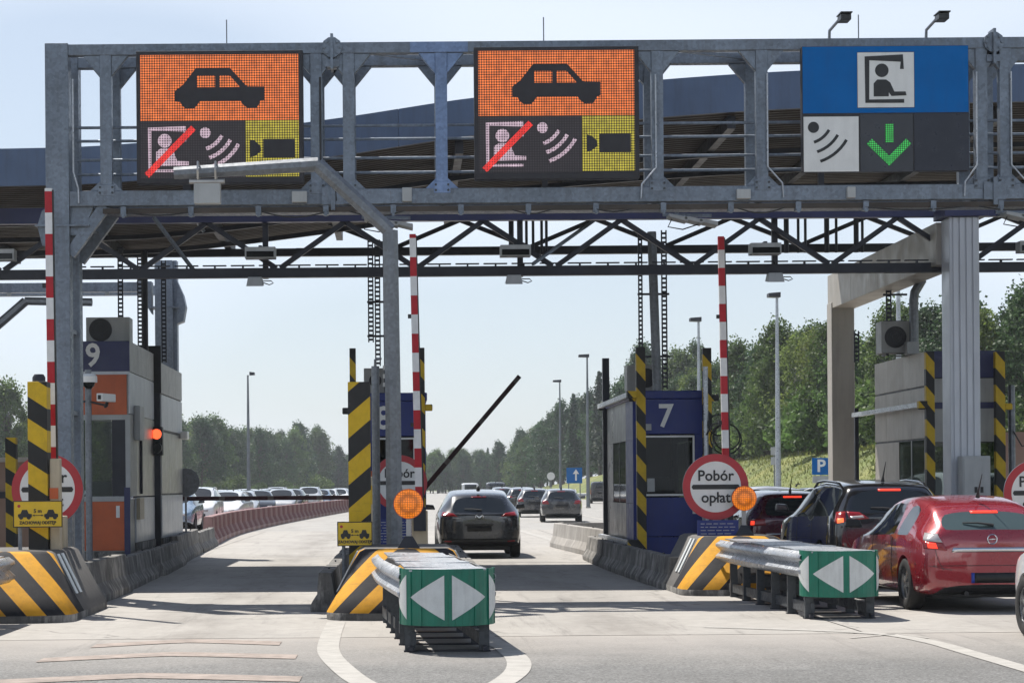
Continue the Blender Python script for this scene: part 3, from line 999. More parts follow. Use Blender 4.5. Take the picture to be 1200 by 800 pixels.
# portal frame carrying the canopy beside the queue
t = can
mb = MB()
MB().box(9.54, 10.06, 37.0, 37.55, 0.0, 6.2).build("column", CLAD_W, t, bevel=0.015)
for k in range(4):
    MB().box(9.60 + 0.115 * k, 9.60 + 0.115 * k + 0.085, 36.975, 36.999, 0.0, 6.19).build("column_rib", CLAD_W, t, bevel=0.006)
MB().box(9.44, 10.2, 36.9, 37.7, 6.2, 6.36).build("column_cap", NAVY, t, bevel=0.01)
MB().box(9.43, 9.93, 46.6, 47.1, 0.0, 5.55).build("column", CLAD, t, bevel=0.015)
yb = [37.551 + (47.1 - 37.551) * k / 4 for k in range(5)]
for k in range(4):
    MB().box(9.45, 9.97, yb[k] + (0.004 if k else 0), yb[k + 1], 5.42, 6.17).build("beam_panel", CLAD, t, bevel=0.01)
MB().box(18.9, 19.5, 37.0, 37.6, 0.0, 7.6).build("column", CLAD, t, bevel=0.015)
MB().box(18.9, 19.5, 46.0, 46.6, 0.0, 7.4).build("column", CLAD, t, bevel=0.015)
MB().box(-23.5, -22.9, 37.0, 37.6, 0.0, 6.35).build("column", CLAD, t, bevel=0.015)
MB().box(-23.5, -22.9, 46.0, 46.6, 0.0, 6.5).build("column", CLAD, t, bevel=0.015)

# flood lights and projectors on the truss
def floodlight(x, z, lab, tilt=False):
    t = thing("floodlight", lab, "floodlight", (x, 37.8, z), "floodlights hung from the canopy truss")
    MB().box(x - 0.27, x + 0.27, 37.55, 37.85, z - 0.1, z + 0.1).build("housing", CABINET, t, bevel=0.01)
    MB().box(x - 0.24, x + 0.24, 37.535, 37.549, z - 0.08, z + 0.02).build("lens", GLASSD, t)
    MB().box(x - 0.03, x + 0.03, 37.6, 37.91, z + 0.1, z + 0.13).build("bracket", DARKSTEEL, t)


for x, lab in ((2.05, "flat floodlight on the truss between the two orange signs"), (6.46, "flat floodlight on the truss under the blue sign"),
               (-2.45, "flat floodlight on the truss under the first orange sign"), (-7.05, "pale flat floodlight on the truss beside the gantry column"), (11.2, "flat floodlight on the truss past the portal column")):
    floodlight(x, 5.74, lab)
for x, lab in ((2.04, "square projector under the truss above the dark crossover"), (6.67, "square projector with a cable loop under the truss past booth 7"), (-2.55, "square projector under the truss over the camera lane beside booth 9")):
    t = thing("projector", lab, "projector", (x, 37.9, 5.3), "square projectors under the canopy truss")
    MB().hexa([(x - 0.16, 37.7, 5.16), (x + 0.14, 37.7, 5.16), (x + 0.14, 38.0, 5.2), (x - 0.16, 38.0, 5.2)],
              [(x - 0.13, 37.75, 5.33), (x + 0.11, 37.75, 5.33), (x + 0.11, 38.0, 5.33), (x - 0.13, 38.0, 5.33)]).build("housing", CABINET, t, bevel=0.008)
    MB().tube([(x + 0.13, 37.9, 5.24), (x + 0.24, 37.88, 5.2), (x + 0.31, 37.88, 5.23), (x + 0.27, 37.88, 5.27), (x + 0.12, 37.9, 5.27)], 0.01, 5).build("cable_loop", BLACK, t)

# ================================================================ rear gantry over the opposite lanes
t = thing("rear_gantry", "grey gantry column and beam standing behind booth 9 and running off beyond it", "gantry", (-5.55, 50.0, 0.0))
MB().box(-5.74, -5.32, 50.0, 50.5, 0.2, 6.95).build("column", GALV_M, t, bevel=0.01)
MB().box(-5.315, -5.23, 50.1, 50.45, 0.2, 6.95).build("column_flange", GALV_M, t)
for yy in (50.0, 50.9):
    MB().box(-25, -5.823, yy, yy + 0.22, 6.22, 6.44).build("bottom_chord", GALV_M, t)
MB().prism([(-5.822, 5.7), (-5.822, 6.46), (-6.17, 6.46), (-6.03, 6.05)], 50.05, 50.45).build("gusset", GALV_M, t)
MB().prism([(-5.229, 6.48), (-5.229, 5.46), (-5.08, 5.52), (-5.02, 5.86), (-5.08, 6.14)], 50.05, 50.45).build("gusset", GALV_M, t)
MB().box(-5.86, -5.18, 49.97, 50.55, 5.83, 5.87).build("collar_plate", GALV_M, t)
for k in range(8):
    MB().box(-6.9 - 1.15 * k, -6.81 - 1.15 * k, 49.97, 50.05, 6.13, 6.219).build("clamp", CABINET, t)
# ================================================================ islands, barriers, booths
def island(x0, x1, y0, y1, lab):
    o = MB().box(x0, x1, y0, y1, -0.02, 0.2).build("island_kerb", CONC_D, bevel=0.02)
    o["kind"] = "structure"
    return o


island(-6.9, -4.95, 27.0, 52.0, "9")
island(-0.72, 0.80, 27.0, 52.0, "8")
island(4.25, 5.95, 32.0, 46.5, "7")
island(9.3, 11.6, 32.5, 52.0, "10")

PROFILE = [(-0.21, 0.0), (0.21, 0.0), (0.21, 0.09), (0.12, 0.24), (0.085, 0.52), (-0.085, 0.52), (-0.12, 0.24), (-0.21, 0.09)]


def jersey(p, q, m, label, h=0.52, group=None):
    """one cast barrier block from p to q with lifting slots and worn ends"""
    p, q = Vector((*p, 0)), Vector((*q, 0))
    d = (q - p); L = d.length; d.normalize(); s = Vector((-d.y, d.x, 0))
    t = thing("concrete_barrier", label, "barrier", tuple((p + q) / 2), group)
    mb = MB(); k = h / 0.52; n = 8
    rows = []
    for i in range(n + 1):
        a = 0.02 + (L - 0.04) * i / n
        c = p + d * a
        end = 0.94 if i in (0, n) else 1.0
        row = []
        for (u, z) in PROFILE:
            w = mnoise.noise(Vector((c.x * 1.7 + u, c.y * 1.7, z * 3))) * 0.012
            row.append(tuple(c + s * (u * end + w) + Vector((0, 0, z * k + (0.0 if z < 0.01 else w)))))
        rows.append(row)
    m8 = len(PROFILE); b = len(mb.v)
    for r in rows:
        mb.v += r
    for i in range(n):
        for j in range(m8):
            a, e = b + i * m8 + j, b + i * m8 + (j + 1) % m8
            mb.f.append((a, e, e + m8, a + m8)); mb.mi.append(0)
    mb.f.append(tuple(b + j for j in range(m8))); mb.mi.append(0)
    mb.f.append(tuple(b + n * m8 + j for j in reversed(range(m8)))); mb.mi.append(0)
    mb.build("block", m, t, bevel=0.012)
    for f in (0.25, 0.75):
        c = p + d * (L * f)
        MB().bar(tuple(c + s * 0.0 + Vector((0, 0, h + 0.015)) - d * 0.06), tuple(c + Vector((0, 0, h + 0.015)) + d * 0.06), 0.02, 0.02).build("lifting_loop", DARKSTEEL, t)
    return t


G9 = "concrete barrier blocks edging the island of booth 9"
for p, q, lab in (((-4.40, 28.6), (-4.40, 33.4), "grimy concrete barrier block nearest the striped nose in lane 9"),
                  ((-4.47, 33.62), (-4.60, 39.0), "grimy concrete barrier block standing in front of the orange booth panel"),
                  ((-4.54, 39.22), (-4.74, 45.0), "grimy concrete barrier block below the silver side of booth 9"),
                  ((-4.82, 45.2), (-5.13, 53.0), "grimy concrete barrier block below the traffic light"),
                  ((-5.11, 53.05), (-5.35, 60.0), "grimy concrete barrier block joining the red and white plastic wall")):
    jersey(p, q, CONC_D, lab, 0.50 + 0.09 * ((int(q[1] * 7)) % 3) / 2, G9)
for p, q, lab in (((-0.98, 27.4), (-0.98, 33.0), "dark concrete barrier block on the orange booth's side of the middle nose"),
                  ((-0.98, 33.2), (-0.98, 39.0), "dark concrete barrier block along the orange booth's side of booth 8"),
                  ((0.98, 28.6), (0.98, 34.0), "dark concrete barrier block behind the middle nose beside the dark crossover's lane"),
                  ((0.98, 34.2), (0.98, 40.0), "dark concrete barrier block along booth 8 beside the dark crossover's lane")):
    jersey(p, q, CONC_D, lab, 0.5, "concrete barrier blocks edging the island of booth 8")
for p, q, lab in (((4.18, 32.6), (4.08, 37.5), "dark concrete barrier block behind the striped nose by booth 7"),
                  ((4.08, 37.7), (4.06, 42.0), "dark concrete barrier block at the foot of booth 7"),
                  ((4.06, 42.2), (4.12, 46.3), "dark concrete barrier block along the far half of booth 7"),
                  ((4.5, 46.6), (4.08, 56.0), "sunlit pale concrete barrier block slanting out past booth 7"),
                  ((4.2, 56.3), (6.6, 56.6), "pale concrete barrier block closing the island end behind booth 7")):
    jersey(p, q, CONC if "pale" in lab else CONC_D, lab, 0.62 if "pale" in lab else 0.5, "concrete barrier blocks edging the island of booth 7")  # blocks out in the sun get paler concrete, sunlight put into the colour


def nose(cx, y0, label):
    """crash nose: a rounded wedge, painted in front, bare concrete behind"""
    t = thing("crash_nose", label, "crash barrier", (cx, y0, 0.0), "striped crash noses at the island heads")
    ring_b, ring_m, ring_t = [], [], []
    n = 20

    def outline(hw, yf, depth, z):
        pts = []
        for i in range(n + 1):
            a = math.pi * (1 - i / n)
            c, s = math.cos(a), math.sin(a)
            e = 0.62
            pts.append((cx + hw * math.copysign(abs(c) ** e, c), yf + depth * (1 - abs(s) ** e), z))
        pts.append((cx + hw, y0 + 3.2, z)); pts.insert(0, (cx - hw, y0 + 3.2, z))
        return pts
    rings = [outline(0.98, y0, 0.55, 0.0), outline(0.98, y0, 0.55, 0.09), outline(0.86, y0 + 0.22, 0.55, 0.30),
             outline(0.60, y0 + 0.78, 0.5, 0.80), outline(0.53, y0 + 0.86, 0.45, 0.83)]
    mb = MB()
    for r in rings:
        mb.v += r
    m = len(rings[0])
    for k in range(len(rings) - 1):
        for i in range(m - 1):
            a = k * m + i
            mb.f.append((a, a + 1, a + m + 1, a + m)); mb.mi.append(1 if k == 0 else 0)
    top = (len(rings) - 1) * m
    mb.f.append(tuple(top + i for i in range(m))); mb.mi.append(0)
    mb.f.append(tuple(i for i in reversed(range(m)))); mb.mi.append(1)
    mb.f.append((0, m, 2 * m, 3 * m, 4 * m, 5 * m - 1, 4 * m - 1, 3 * m - 1, 2 * m - 1, m - 1)); mb.mi.append(1)
    mb.build("body", [NOSE, CONC_D], t, smooth=True, angle=50)
    for sx in (-1, 1):                              # white reflective bands on the flanks
        for k in range(2):
            y = y0 + 1.32 + 0.32 * k
            MB().hexa([(cx + sx * 0.628, y, 0.79), (cx + sx * 0.628, y + 0.15, 0.79), (cx + sx * 0.612, y + 0.15, 0.79), (cx + sx * 0.612, y, 0.79)],
                      [(cx + sx * 0.882, y - 0.12, 0.30), (cx + sx * 0.882, y + 0.03, 0.30), (cx + sx * 0.868, y + 0.03, 0.30), (cx + sx * 0.868, y - 0.12, 0.30)]
                      ).build("reflective_band", ARROWW, t)
    return t


nose(-4.95, 25.5, "black and amber striped crash nose at the head of the island of booth 9")
nose(0.06, 25.5, "black and amber striped crash nose below the middle bent pole")
nose(5.0, 30.5, "black and amber striped crash nose in front of booth 7")
nose(10.6, 31.0, "black and amber striped crash nose on the island past the red hatchback")

# ---- guard rail ends with green arrow boards
WP = [(0.0, 0.155), (0.03, 0.13), (0.07, 0.105), (0.075, 0.07), (0.03, 0.03), (0.0, 0.0), (0.03, -0.03), (0.075, -0.07), (0.07, -0.105), (0.03, -0.13), (0.0, -0.155)]


def w_beam(name, path, z, side, m, parent):
    """corrugated rail swept along a ground path; side gives the outward direction"""
    mb = MB(); n = len(WP)
    for i, p in enumerate(path):
        a, b = Vector(path[max(0, i - 1)]), Vector(path[min(len(path) - 1, i + 1)])
        d = (b - a).normalized(); s = Vector((d.y, -d.x)) * side
        mb.v += [(p[0] + s.x * u, p[1] + s.y * u, z + w) for u, w in WP]
    for i in range(len(path) - 1):
        for j in range(n - 1):
            a = i * n + j
            mb.f.append((a, a + 1, a + n + 1, a + n)); mb.mi.append(0)
    o = mb.build(name, m, parent)
    so = o.modifiers.new("gauge", 'SOLIDIFY'); so.thickness = 0.006
    o.data.shade_smooth(); o.data.set_sharp_from_angle(angle=R(50))
    return o


def terminal(cx, y0, y1, fx, label, dx=0.0):
    t = thing("guardrail_end", label, "guardrail end", (cx, y0, 0.0), "guardrail ends with green arrow boards")
    r, z0, z1 = 0.455, 0.27, 0.81
    mb = MB(); N = 24
    P = [(cx + r * math.sin(R(-100 + 200 * k / N)), y0 + 0.42 - r * math.cos(R(-100 + 200 * k / N))) for k in range(N + 1)]
    for k in range(N):
        mb.poly([(*P[k], z0), (*P[k + 1], z0), (*P[k + 1], z1), (*P[k], z1)])
    o = mb.build("arrow_board", GREEN, t)
    o.modifiers.new("gauge", 'SOLIDIFY').thickness = 0.01
    zc, hh = (z0 + z1) / 2, 0.215
    for sg in (-1, 1):
        for a0, a1 in ((4.5, 50), (58, 100)):
            mb = MB(); K = 8
            for k in range(K):
                f0, f1 = k / K, (k + 1) / K
                pts = []
                for f, sgn in ((f0, -1), (f1, -1), (f1, 1), (f0, 1)):
                    a = R(sg * (a0 + (a1 - a0) * f)); rr = r + 0.014
                    pts.append((cx + rr * math.sin(a), y0 + 0.42 - rr * math.cos(a), zc + sgn * hh * (1 - f)))
                mb.poly(pts)
            mb.build("arrow", ARROWW, t)
    cap = MB()                                     # folded sheets bridging the rails
    yy = y0 + 0.3
    nseg = 6
    for k in range(nseg):
        f0, f1 = k / nseg, (k + 1) / nseg
        ya, yb_ = y0 + 0.12 + (y1 - y0) * f0, y0 + 0.08 + (y1 - y0) * f1
        xa, xb = cx + (fx - cx) * f0, cx + (fx - cx) * f1
        w = 0.37 - 0.02 * f0
        tilt = 0.012 * (-1) ** k
        MB().hexa([(xa - w, ya, 0.785), (xa + w, ya, 0.785 + tilt), (xb + w, yb_, 0.785), (xb - w, yb_, 0.785 - tilt)],
                  [(xa - w, ya, 0.80), (xa + w, ya, 0.80 + tilt), (xb + w, yb_, 0.80), (xb - w, yb_, 0.80 - tilt)]).build("cover_plate", GALV_L, t)
    for sg in (-1, 1):
        path = smooth_path([(cx + sg * 0.40, y0 + 0.35), (cx + (fx - cx) * 0.3 + sg * 0.42, y0 + 1.6), (cx + (fx - cx) * 0.7 + sg * 0.44, y0 + 3.4), (fx + sg * 0.43, y1)], 4)
        w_beam("rail", path, 0.64, sg, GALV_L, t)
        n = 6
        for k in range(n):
            f = (k + 0.12) / n
            px, py = cx + (fx - cx) * f + sg * 0.36, y0 + 0.25 + (y1 - y0) * f
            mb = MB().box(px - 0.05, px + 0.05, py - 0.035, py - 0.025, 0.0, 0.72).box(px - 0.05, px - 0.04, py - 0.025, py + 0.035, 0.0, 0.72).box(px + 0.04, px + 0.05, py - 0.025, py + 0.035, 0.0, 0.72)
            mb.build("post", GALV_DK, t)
            MB().box(px - 0.045, px + 0.045, py + 0.036, py + 0.14, 0.5, 0.7).build("spacer", GALV, t)
    for k in range(5):
        f = (k + 0.12) / 6
        px, py = cx + (fx - cx) * f, y0 + 0.25 + (y1 - y0) * f
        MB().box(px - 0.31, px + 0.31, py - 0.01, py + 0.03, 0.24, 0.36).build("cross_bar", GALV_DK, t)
        MB().box(px - 0.42, px + 0.42, py - 0.05, py + 0.07, 0.001, 0.015).build("foot_plate", DARKSTEEL, t)
    for sg in (-1, 1):
        MB().box(cx + sg * 0.36 - 0.02, cx + sg * 0.36 + 0.02, y0 + 0.2, y0 + 0.95, 0.016, 0.06).build("skid", DARKSTEEL, t)
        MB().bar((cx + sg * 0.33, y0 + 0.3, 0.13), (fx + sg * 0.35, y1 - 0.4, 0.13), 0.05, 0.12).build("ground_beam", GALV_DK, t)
    return t


terminal(0.44, 20.35, 25.7, 0.14, "galvanised guardrail end with green arrow board facing the middle island nose")
terminal(5.18, 24.9, 30.9, 5.05, "galvanised guardrail end with green arrow board beside the red hatchback")
terminal(-5.2, 20.4, 25.7, -5.16, "galvanised guardrail end before the nose of booth 9, its rail just in view")

# ---- amber warning lamps
AMBER = bpy.data.materials.new("amber_lens")
n, l, b = nodes_of(AMBER)
v = coord(n, l, False)
vo = n.new("ShaderNodeTexVoronoi"); vo.inputs["Scale"].default_value = 34.0; vo.inputs["Randomness"].default_value = 0.15
l.new(v, vo.inputs["Vector"])
k = map_range(n, l, vo.outputs["Distance"], 0.2, 0.62, 1.5, 0.18)
b.inputs["Base Color"].default_value = (0.42, 0.11, 0.01, 1)
b.inputs["Emission Color"].default_value = (1.0, 0.25, 0.015, 1)
l.new(math_node(n, l, 'MULTIPLY', k, 0.42), b.inputs["Emission Strength"])
b.inputs["Roughness"].default_value = 0.2
for x, y, r, lab in ((0.09, 26.8, 0.185, "round amber warning lamp on the middle striped nose"), (5.17, 32.2, 0.185, "round amber warning lamp on the nose in front of booth 7")):
    t = thing("warning_lamp", lab, "warning lamp", (x, y, 0.83), "amber warning lamps on the island noses")
    z = 1.385
    MB().disc((x, 0, z), r, y - 0.04, y + 0.03, 'y', 32).build("housing", BLACK, t, bevel=0.006)
    MB().disc((x, 0, z), r + 0.004, y - 0.044, y - 0.036, 'y', 32).build("rim", ORANGE, t)
    mb = MB(); ringsN = 5; K = 32
    for j in range(ringsN + 1):
        a = j / ringsN
        for k in range(K):
            q = 2 * math.pi * k / K
            mb.v.append((x + r * 0.98 * a * math.cos(q), y - 0.05 - 0.035 * math.cos(a * math.pi / 2), z + r * 0.98 * a * math.sin(q)))
    for j in range(ringsN):
        for k in range(K):
            mb.f.append((j * K + k, j * K + (k + 1) % K, (j + 1) * K + (k + 1) % K, (j + 1) * K + k)); mb.mi.append(0)
    mb.build("lens", AMBER, t, smooth=True)
    MB().box(x - 0.03, x + 0.03, y - 0.02, y + 0.02, 0.95, z - r).build("stem", CABINET, t)
    MB().hexa([(x - 0.14, y - 0.08, 0.832), (x + 0.14, y - 0.08, 0.832), (x + 0.14, y + 0.08, 0.832), (x - 0.14, y + 0.08, 0.832)],
              [(x - 0.05, y - 0.04, 0.98), (x + 0.05, y - 0.04, 0.98), (x + 0.05, y + 0.04, 0.98), (x - 0.05, y + 0.04, 0.98)]).build("foot", DARKSTEEL, t)

# ---- round toll signs
def toll_sign(x, y, z, label, post_dx=0.0, post_top=None):
    t = thing("toll_sign", label, "road sign", (x, y, 0.2), "round red rimmed toll signs")
    MB().disc((x, 0, z), 0.5, y - 0.012, y + 0.012, 'y', 56).build("plate", GALV, t)
    # rim ring
    mb = MB(); K = 56
    for k in range(K):
        a, b_ = 2 * math.pi * k / K, 2 * math.pi * (k + 1) / K
        q = [(x + rr * math.cos(an), z + rr * math.sin(an)) for an, rr in ((a, 0.385), (a, 0.499), (b_, 0.499), (b_, 0.385))]
        mb.poly([(p[0], y - 0.018, p[1]) for p in q])
    mb.build("rim", SIGNRED, t)
    MB().disc((x, 0, z), 0.388, y - 0.017, y - 0.011, 'y', 56).build("face", SIGNWHITE, t)
    MB().prism([(x + 0.345 * sx + dx, z + dz) for sx, dx, dz in ((-1, -0.02, 0), (-1, 0.0, -0.036), (1, 0.0, -0.036), (1, 0.02, 0), (1, 0, 0.036), (-1, 0, 0.036))], y - 0.022, y - 0.015).build("bar", BLACK, t)
    text_part("lettering", "Pobór", 0.225, BLACK, t, (x, y - 0.021, z + 0.165), 0.006, 0.004, 0.97)
    text_part("lettering", "opłat", 0.225, BLACK, t, (x, y - 0.021, z - 0.165), 0.006, 0.004, 0.97)
    for px in (x - 0.17 + post_dx, x + 0.17 + post_dx):
        MB().tube([(px, y + 0.06, 0.2), (px, y + 0.06, post_top or z + 0.4)], 0.025, 8).build("post", POLE, t, smooth=True)
    for dz in (-0.2, 0.2):
        MB().box(x - 0.3, x + 0.3, y + 0.013, y + 0.035, z + dz - 0.015, z + dz + 0.015).build("clip_rail", POLE, t)
    return t


toll_sign(-4.94, 29.8, 1.60, "round red rimmed toll sign half hidden by the striped post beside booth 9")
toll_sign(-0.03, 38.4, 1.67, "round red rimmed toll sign in front of booth 8, crossed by the bent pole")
toll_sign(4.76, 32.3, 1.56, "round red rimmed toll sign in front of booth 7, lettering almost clear")
toll_sign(9.62, 32.3, 1.43, "round red rimmed toll sign past the red hatchback, cut by the picture edge")

# ---- blue notices under two signs
for x0, x1, y, z0, z1, lab in ((-0.5, 0.25, 38.3, 0.42, 1.02, "blue notice board with white print below the sign of booth 8"),
                               (4.46, 5.08, 32.15, 0.76, 1.06, "wide blue notice board with white print below the sign of booth 7")):
    t = thing("notice_board", lab, "notice board", ((x0 + x1) / 2, y, z0))
    box("plate", SIGNBLUE if False else BLUE, t, x0, x1, y, y + 0.02, z0, z1)
    z = z1 - 0.06
    rows = random.Random(3)
    i = 0
    while z > z0 + 0.04:
        xx = x0 + 0.05
        while xx < x1 - 0.1:
            w = rows.uniform(0.04, 0.12)
            MB().box(xx, min(xx + w, x1 - 0.05), y - 0.003, y, z, z + 0.011).build("print_line", CABINET, t)
            xx += w + 0.025
        z -= 0.05
        i += 1
    for px in (x0 + 0.12, x1 - 0.12):
        MB().box(px - 0.02, px + 0.02, y + 0.021, y + 0.05, 0.2, z0 + 0.2).build("post", POLE, t)

# small picture notice with payment cards
t = thing("card_notice", "beige notice with rows of payment card pictures on the front of booth 8", "notice board", (0.36, 38.25, 0.45))
box("plate", BEIGE, t, 0.27, 0.47, 38.25, 38.27, 0.4, 0.98)
for k in range(5):
    box("card_picture", [CLAD, SIGNWHITE, YEL, CABINET, CLAD][k], t, 0.295, 0.445, 38.245, 38.25, 0.44 + 0.1 * k, 0.51 + 0.1 * k)
MB().box(0.35, 0.39, 38.271, 38.3, 0.2, 0.9).build("post", POLE, t)

# ---- yellow distance signs
def distance_sign(x0, x1, y, z0, z1, label, px):
    t = thing("distance_sign", label, "warning sign", (px, y, 0.2), "yellow distance signs")
    box("plate", SIGNYEL, t, x0, x1, y, y + 0.015, z0, z1)
    bw = 0.012
    mb = MB()
    for a in ((x0, x1, z0, z0 + bw), (x0, x1, z1 - bw, z1)):
        mb.box(a[0], a[1], y - 0.003, y, a[2], a[3])
    for a in ((x0, x0 + bw), (x1 - bw, x1)):
        mb.box(a[0], a[1], y - 0.003, y, z0 + bw, z1 - bw)
    mb.build("border", BLACK, t)
    w, h = x1 - x0, z1 - z0
    cz = z0 + 0.45 * h
    for cx in (x0 + 0.24 * w, x0 + 0.77 * w):
        a = w * 0.14; hh = h * 0.14
        MB().prism([(cx - a, cz - hh * .5), (cx + a, cz - hh * .5), (cx + a, cz + hh * .35), (cx + a * .55, cz + hh * .5), (cx + a * .32, cz + hh * 1.5), (cx - a * .4, cz + hh * 1.5), (cx - a * .62, cz + hh * .5), (cx - a, cz + hh * .3)], y - 0.004, y).build("car_symbol", BLACK, t)
        for s in (-1, 1):
            MB().disc((cx + s * a * .55, 0, cz - hh * .55), hh * .55, y - 0.005, y, 'y', 12).build("wheel_symbol", BLACK, t)
    MB().box(x0 + 0.42 * w, x0 + 0.59 * w, y - 0.004, y, cz - 0.004, cz + 0.004).build("distance_line", BLACK, t)
    for s, q in ((-1, 0.42), (1, 0.59)):
        MB().prism([(x0 + q * w + s * 0.02, cz), (x0 + q * w - s * 0.01, cz + 0.012), (x0 + q * w - s * 0.01, cz - 0.012)], y - 0.004, y).build("arrow_symbol", BLACK, t)
    text_part("lettering", "5 m", h * 0.2, BLACK, t, (x0 + 0.5 * w, y - 0.003, cz + 0.16 * h), 0.004, 0.002)
    text_part("lettering", "ZACHOWAJ ODSTĘP", h * 0.16, BLACK, t, (x0 + 0.5 * w, y - 0.003, z0 + 0.17 * h), 0.004, 0.002, 0.9)
    MB().disc((x0 + 0.12 * w, 0, z1 - 0.2 * h), 0.02, y - 0.004, y, 'y', 10).build("emblem", SIGNRED, t)
    for k in (0.2, 0.8):
        MB().box(px - 0.03, px + 0.03, y + 0.016, y + 0.08, z0 + h * k - 0.015, z0 + h * k + 0.015).build("bracket", POLE, t)
    MB().tube([(px, y + 0.1, 0.2), (px, y + 0.1, z1)], 0.025, 8).build("post", POLE, t, smooth=True)


distance_sign(-4.95, -4.32, 27.2, 1.12, 1.46, "yellow car distance sign across the striped post beside booth 9", -4.88)
distance_sign(-0.84, -0.38, 27.9, 0.83, 1.15, "yellow car distance sign across the striped post of the middle island", -0.76)

# ---- big striped boxes
def striped_post(x0, x1, y0, y1, z0, z1, m, label, lamp=False, cat="striped post", group="tall yellow and black striped posts", arm=None):
    t = thing("striped_post", label, cat, ((x0 + x1) / 2, (y0 + y1) / 2, z0), group)
    box("shaft", m, t, x0, x1, y0, y1, z0, z1, 0.008)
    box("base_plate", DARKSTEEL, t, x0 - 0.05, x1 + 0.05, y0 - 0.05, y1 + 0.05, z0 - 0.0, z0 + 0.025)
    if lamp:
        MB().tube([((x0 + x1) / 2, (y0 + y1) / 2, z1), ((x0 + x1) / 2, (y0 + y1) / 2, z1 + 0.06), ((x0 + x1) / 2, (y0 + y1) / 2, z1 + 0.1)], [0.085, 0.085, 0.06], 14).build("lamp", DARKSTEEL, t, smooth=True)
    if arm:
        s, z = arm
        xe = x1 if s > 0 else x0
        MB().box(min(xe, xe + s * 0.14), max(xe, xe + s * 0.14), y0 + 0.01, y0 + 0.12, z - 0.06, z + 0.06).build("bumper", YB_S, t, bevel=0.02)
    return t


striped_post(-4.80, -4.55, 27.45, 27.75, 0.2, 2.99, YB_R, "broad yellow and black post with a dark cap before booth 9", True)
striped_post(-0.70, -0.405, 28.4, 28.75, 0.2, 3.0, YB_L, "broad yellow and black post with rising bands on the middle island")
striped_post(-0.93, -0.815, 39.2, 39.32, 0.2, 4.15, YB_S, "tall thin striped guard post of booth 8 behind the broad rising bands", arm=(-1, 3.0))
striped_post(0.33, 0.45, 39.2, 39.32, 0.2, 4.15, YB_S, "tall thin striped guard post of booth 8 behind the raised red and white arm", arm=(1, 3.05))
striped_post(4.36, 4.53, 39.4, 39.55, 0.2, 4.14, YB_S, "thin striped guard post at the front edge of booth 7", arm=(-1, 3.2))
striped_post(5.62, 5.78, 39.6, 39.75, 0.2, 4.13, YB_S, "thin striped guard post at the far front corner of booth 7", arm=(1, 3.2))
striped_post(9.76, 9.92, 39.6, 39.75, 0.2, 4.03, YB_S, "thin striped guard post at the near corner of the grey booth", arm=(-1, 3.02))
striped_post(11.05, 11.23, 39.6, 39.75, 0.2, 4.02, YB_S, "thin striped guard post at the outer corner of the grey booth", arm=(1, 3.0))
striped_post(-7.42, -7.22, 40.0, 40.2, 0.0, 2.58, YB_R, "short striped post standing apart beyond booth 9")
t = thing("guard_post", "plain black guard post behind the striped one along booth 7", "guard post", (4.36, 45.2, 0.2))
box("shaft", DARKSTEEL, t, 4.28, 4.42, 45.1, 45.25, 0.2, 4.28)
t = thing("guard_rail_bar", "pale steel guard bars along the lane side of booth 7", "guard bar", (4.3, 42, 0.4))
for z in (3.22, 0.48):
    box("bar", GALV_L, t, 4.18, 4.27, 39.5, 45.3, z, z + 0.09)
    box("bar_end", YB_S, t, 4.18, 4.355, 39.3, 39.499, z - 0.02, z + 0.11)
    box("stand_off", DARKSTEEL, t, 4.20, 4.279, 45.12, 45.2, z - 0.04, z - 0.002)
t = thing("guard_rail_bar", "pale steel guard bar along the lane side of the grey booth", "guard bar", (9.7, 42, 3.0))
box("bar", GALV_L, t, 9.60, 9.69, 39.66, 45.4, 3.0, 3.09)
box("bar_end", YB_S, t, 9.60, 9.757, 39.5, 39.655, 2.98, 3.11)
t = thing("guard_post", "thin black pole standing behind the grey booth", "guard post", (9.72, 45.5, 0.0))
box("shaft", DARKSTEEL, t, 9.68, 9.76, 45.45, 45.55, 0.0, 3.2)

# ---- lifting barrier arms
def barrier_arm(x, y, z0, z1, lean, label):
    t = thing("barrier_arm", label, "barrier arm", (x, y, 0.2), "raised red and white barrier arms")
    MB().box(x - 0.12, x + 0.12, y + 0.12, y + 0.42, 0.2, 1.25).build("cabinet", BEIGE, t, bevel=0.015)
    MB().disc((x, 0, 1.12), 0.09, y + 0.05, y + 0.12, 'y', 16).build("hub", BLACK, t)
    o = MB().hexa([(x - 0.055, y - 0.03, z0), (x + 0.05, y - 0.03, z0), (x + 0.05, y + 0.04, z0), (x - 0.055, y + 0.04, z0)],
                  [(x - 0.05 + lean, y - 0.03, z1), (x + 0.045 + lean, y - 0.03, z1), (x + 0.045 + lean, y + 0.04, z1), (x - 0.05 + lean, y + 0.04, z1)]).build("arm", RW, t, bevel=0.004)
    MB().hexa([(x + 0.051, y - 0.028, z0), (x + 0.075, y - 0.028, z0), (x + 0.075, y + 0.03, z0), (x + 0.051, y + 0.03, z0)],
              [(x + 0.046 + lean, y - 0.028, z1 - 0.02), (x + 0.06 + lean, y - 0.028, z1 - 0.02), (x + 0.06 + lean, y + 0.03, z1 - 0.02), (x + 0.046 + lean, y + 0.03, z1 - 0.02)]).build("rubber_edge", BLACK, t)
    MB().box(x - 0.09, x + 0.09, y - 0.04, y + 0.049, 0.95, 1.3).build("arm_clamp", DARKSTEEL, t)
    for k in (0.35, 0.72):
        z = z0 + (z1 - z0) * k
        MB().disc((x - 0.05 + lean * k, y, z), 0.03, x - 0.1 + lean * k, x - 0.052 + lean * k, 'x', 10) if False else None
        MB().box(x - 0.1 + lean * k, x - 0.052 + lean * k, y - 0.02, y + 0.02, z - 0.03, z + 0.03).build("bumper_stud", BLACK, t)
    return t


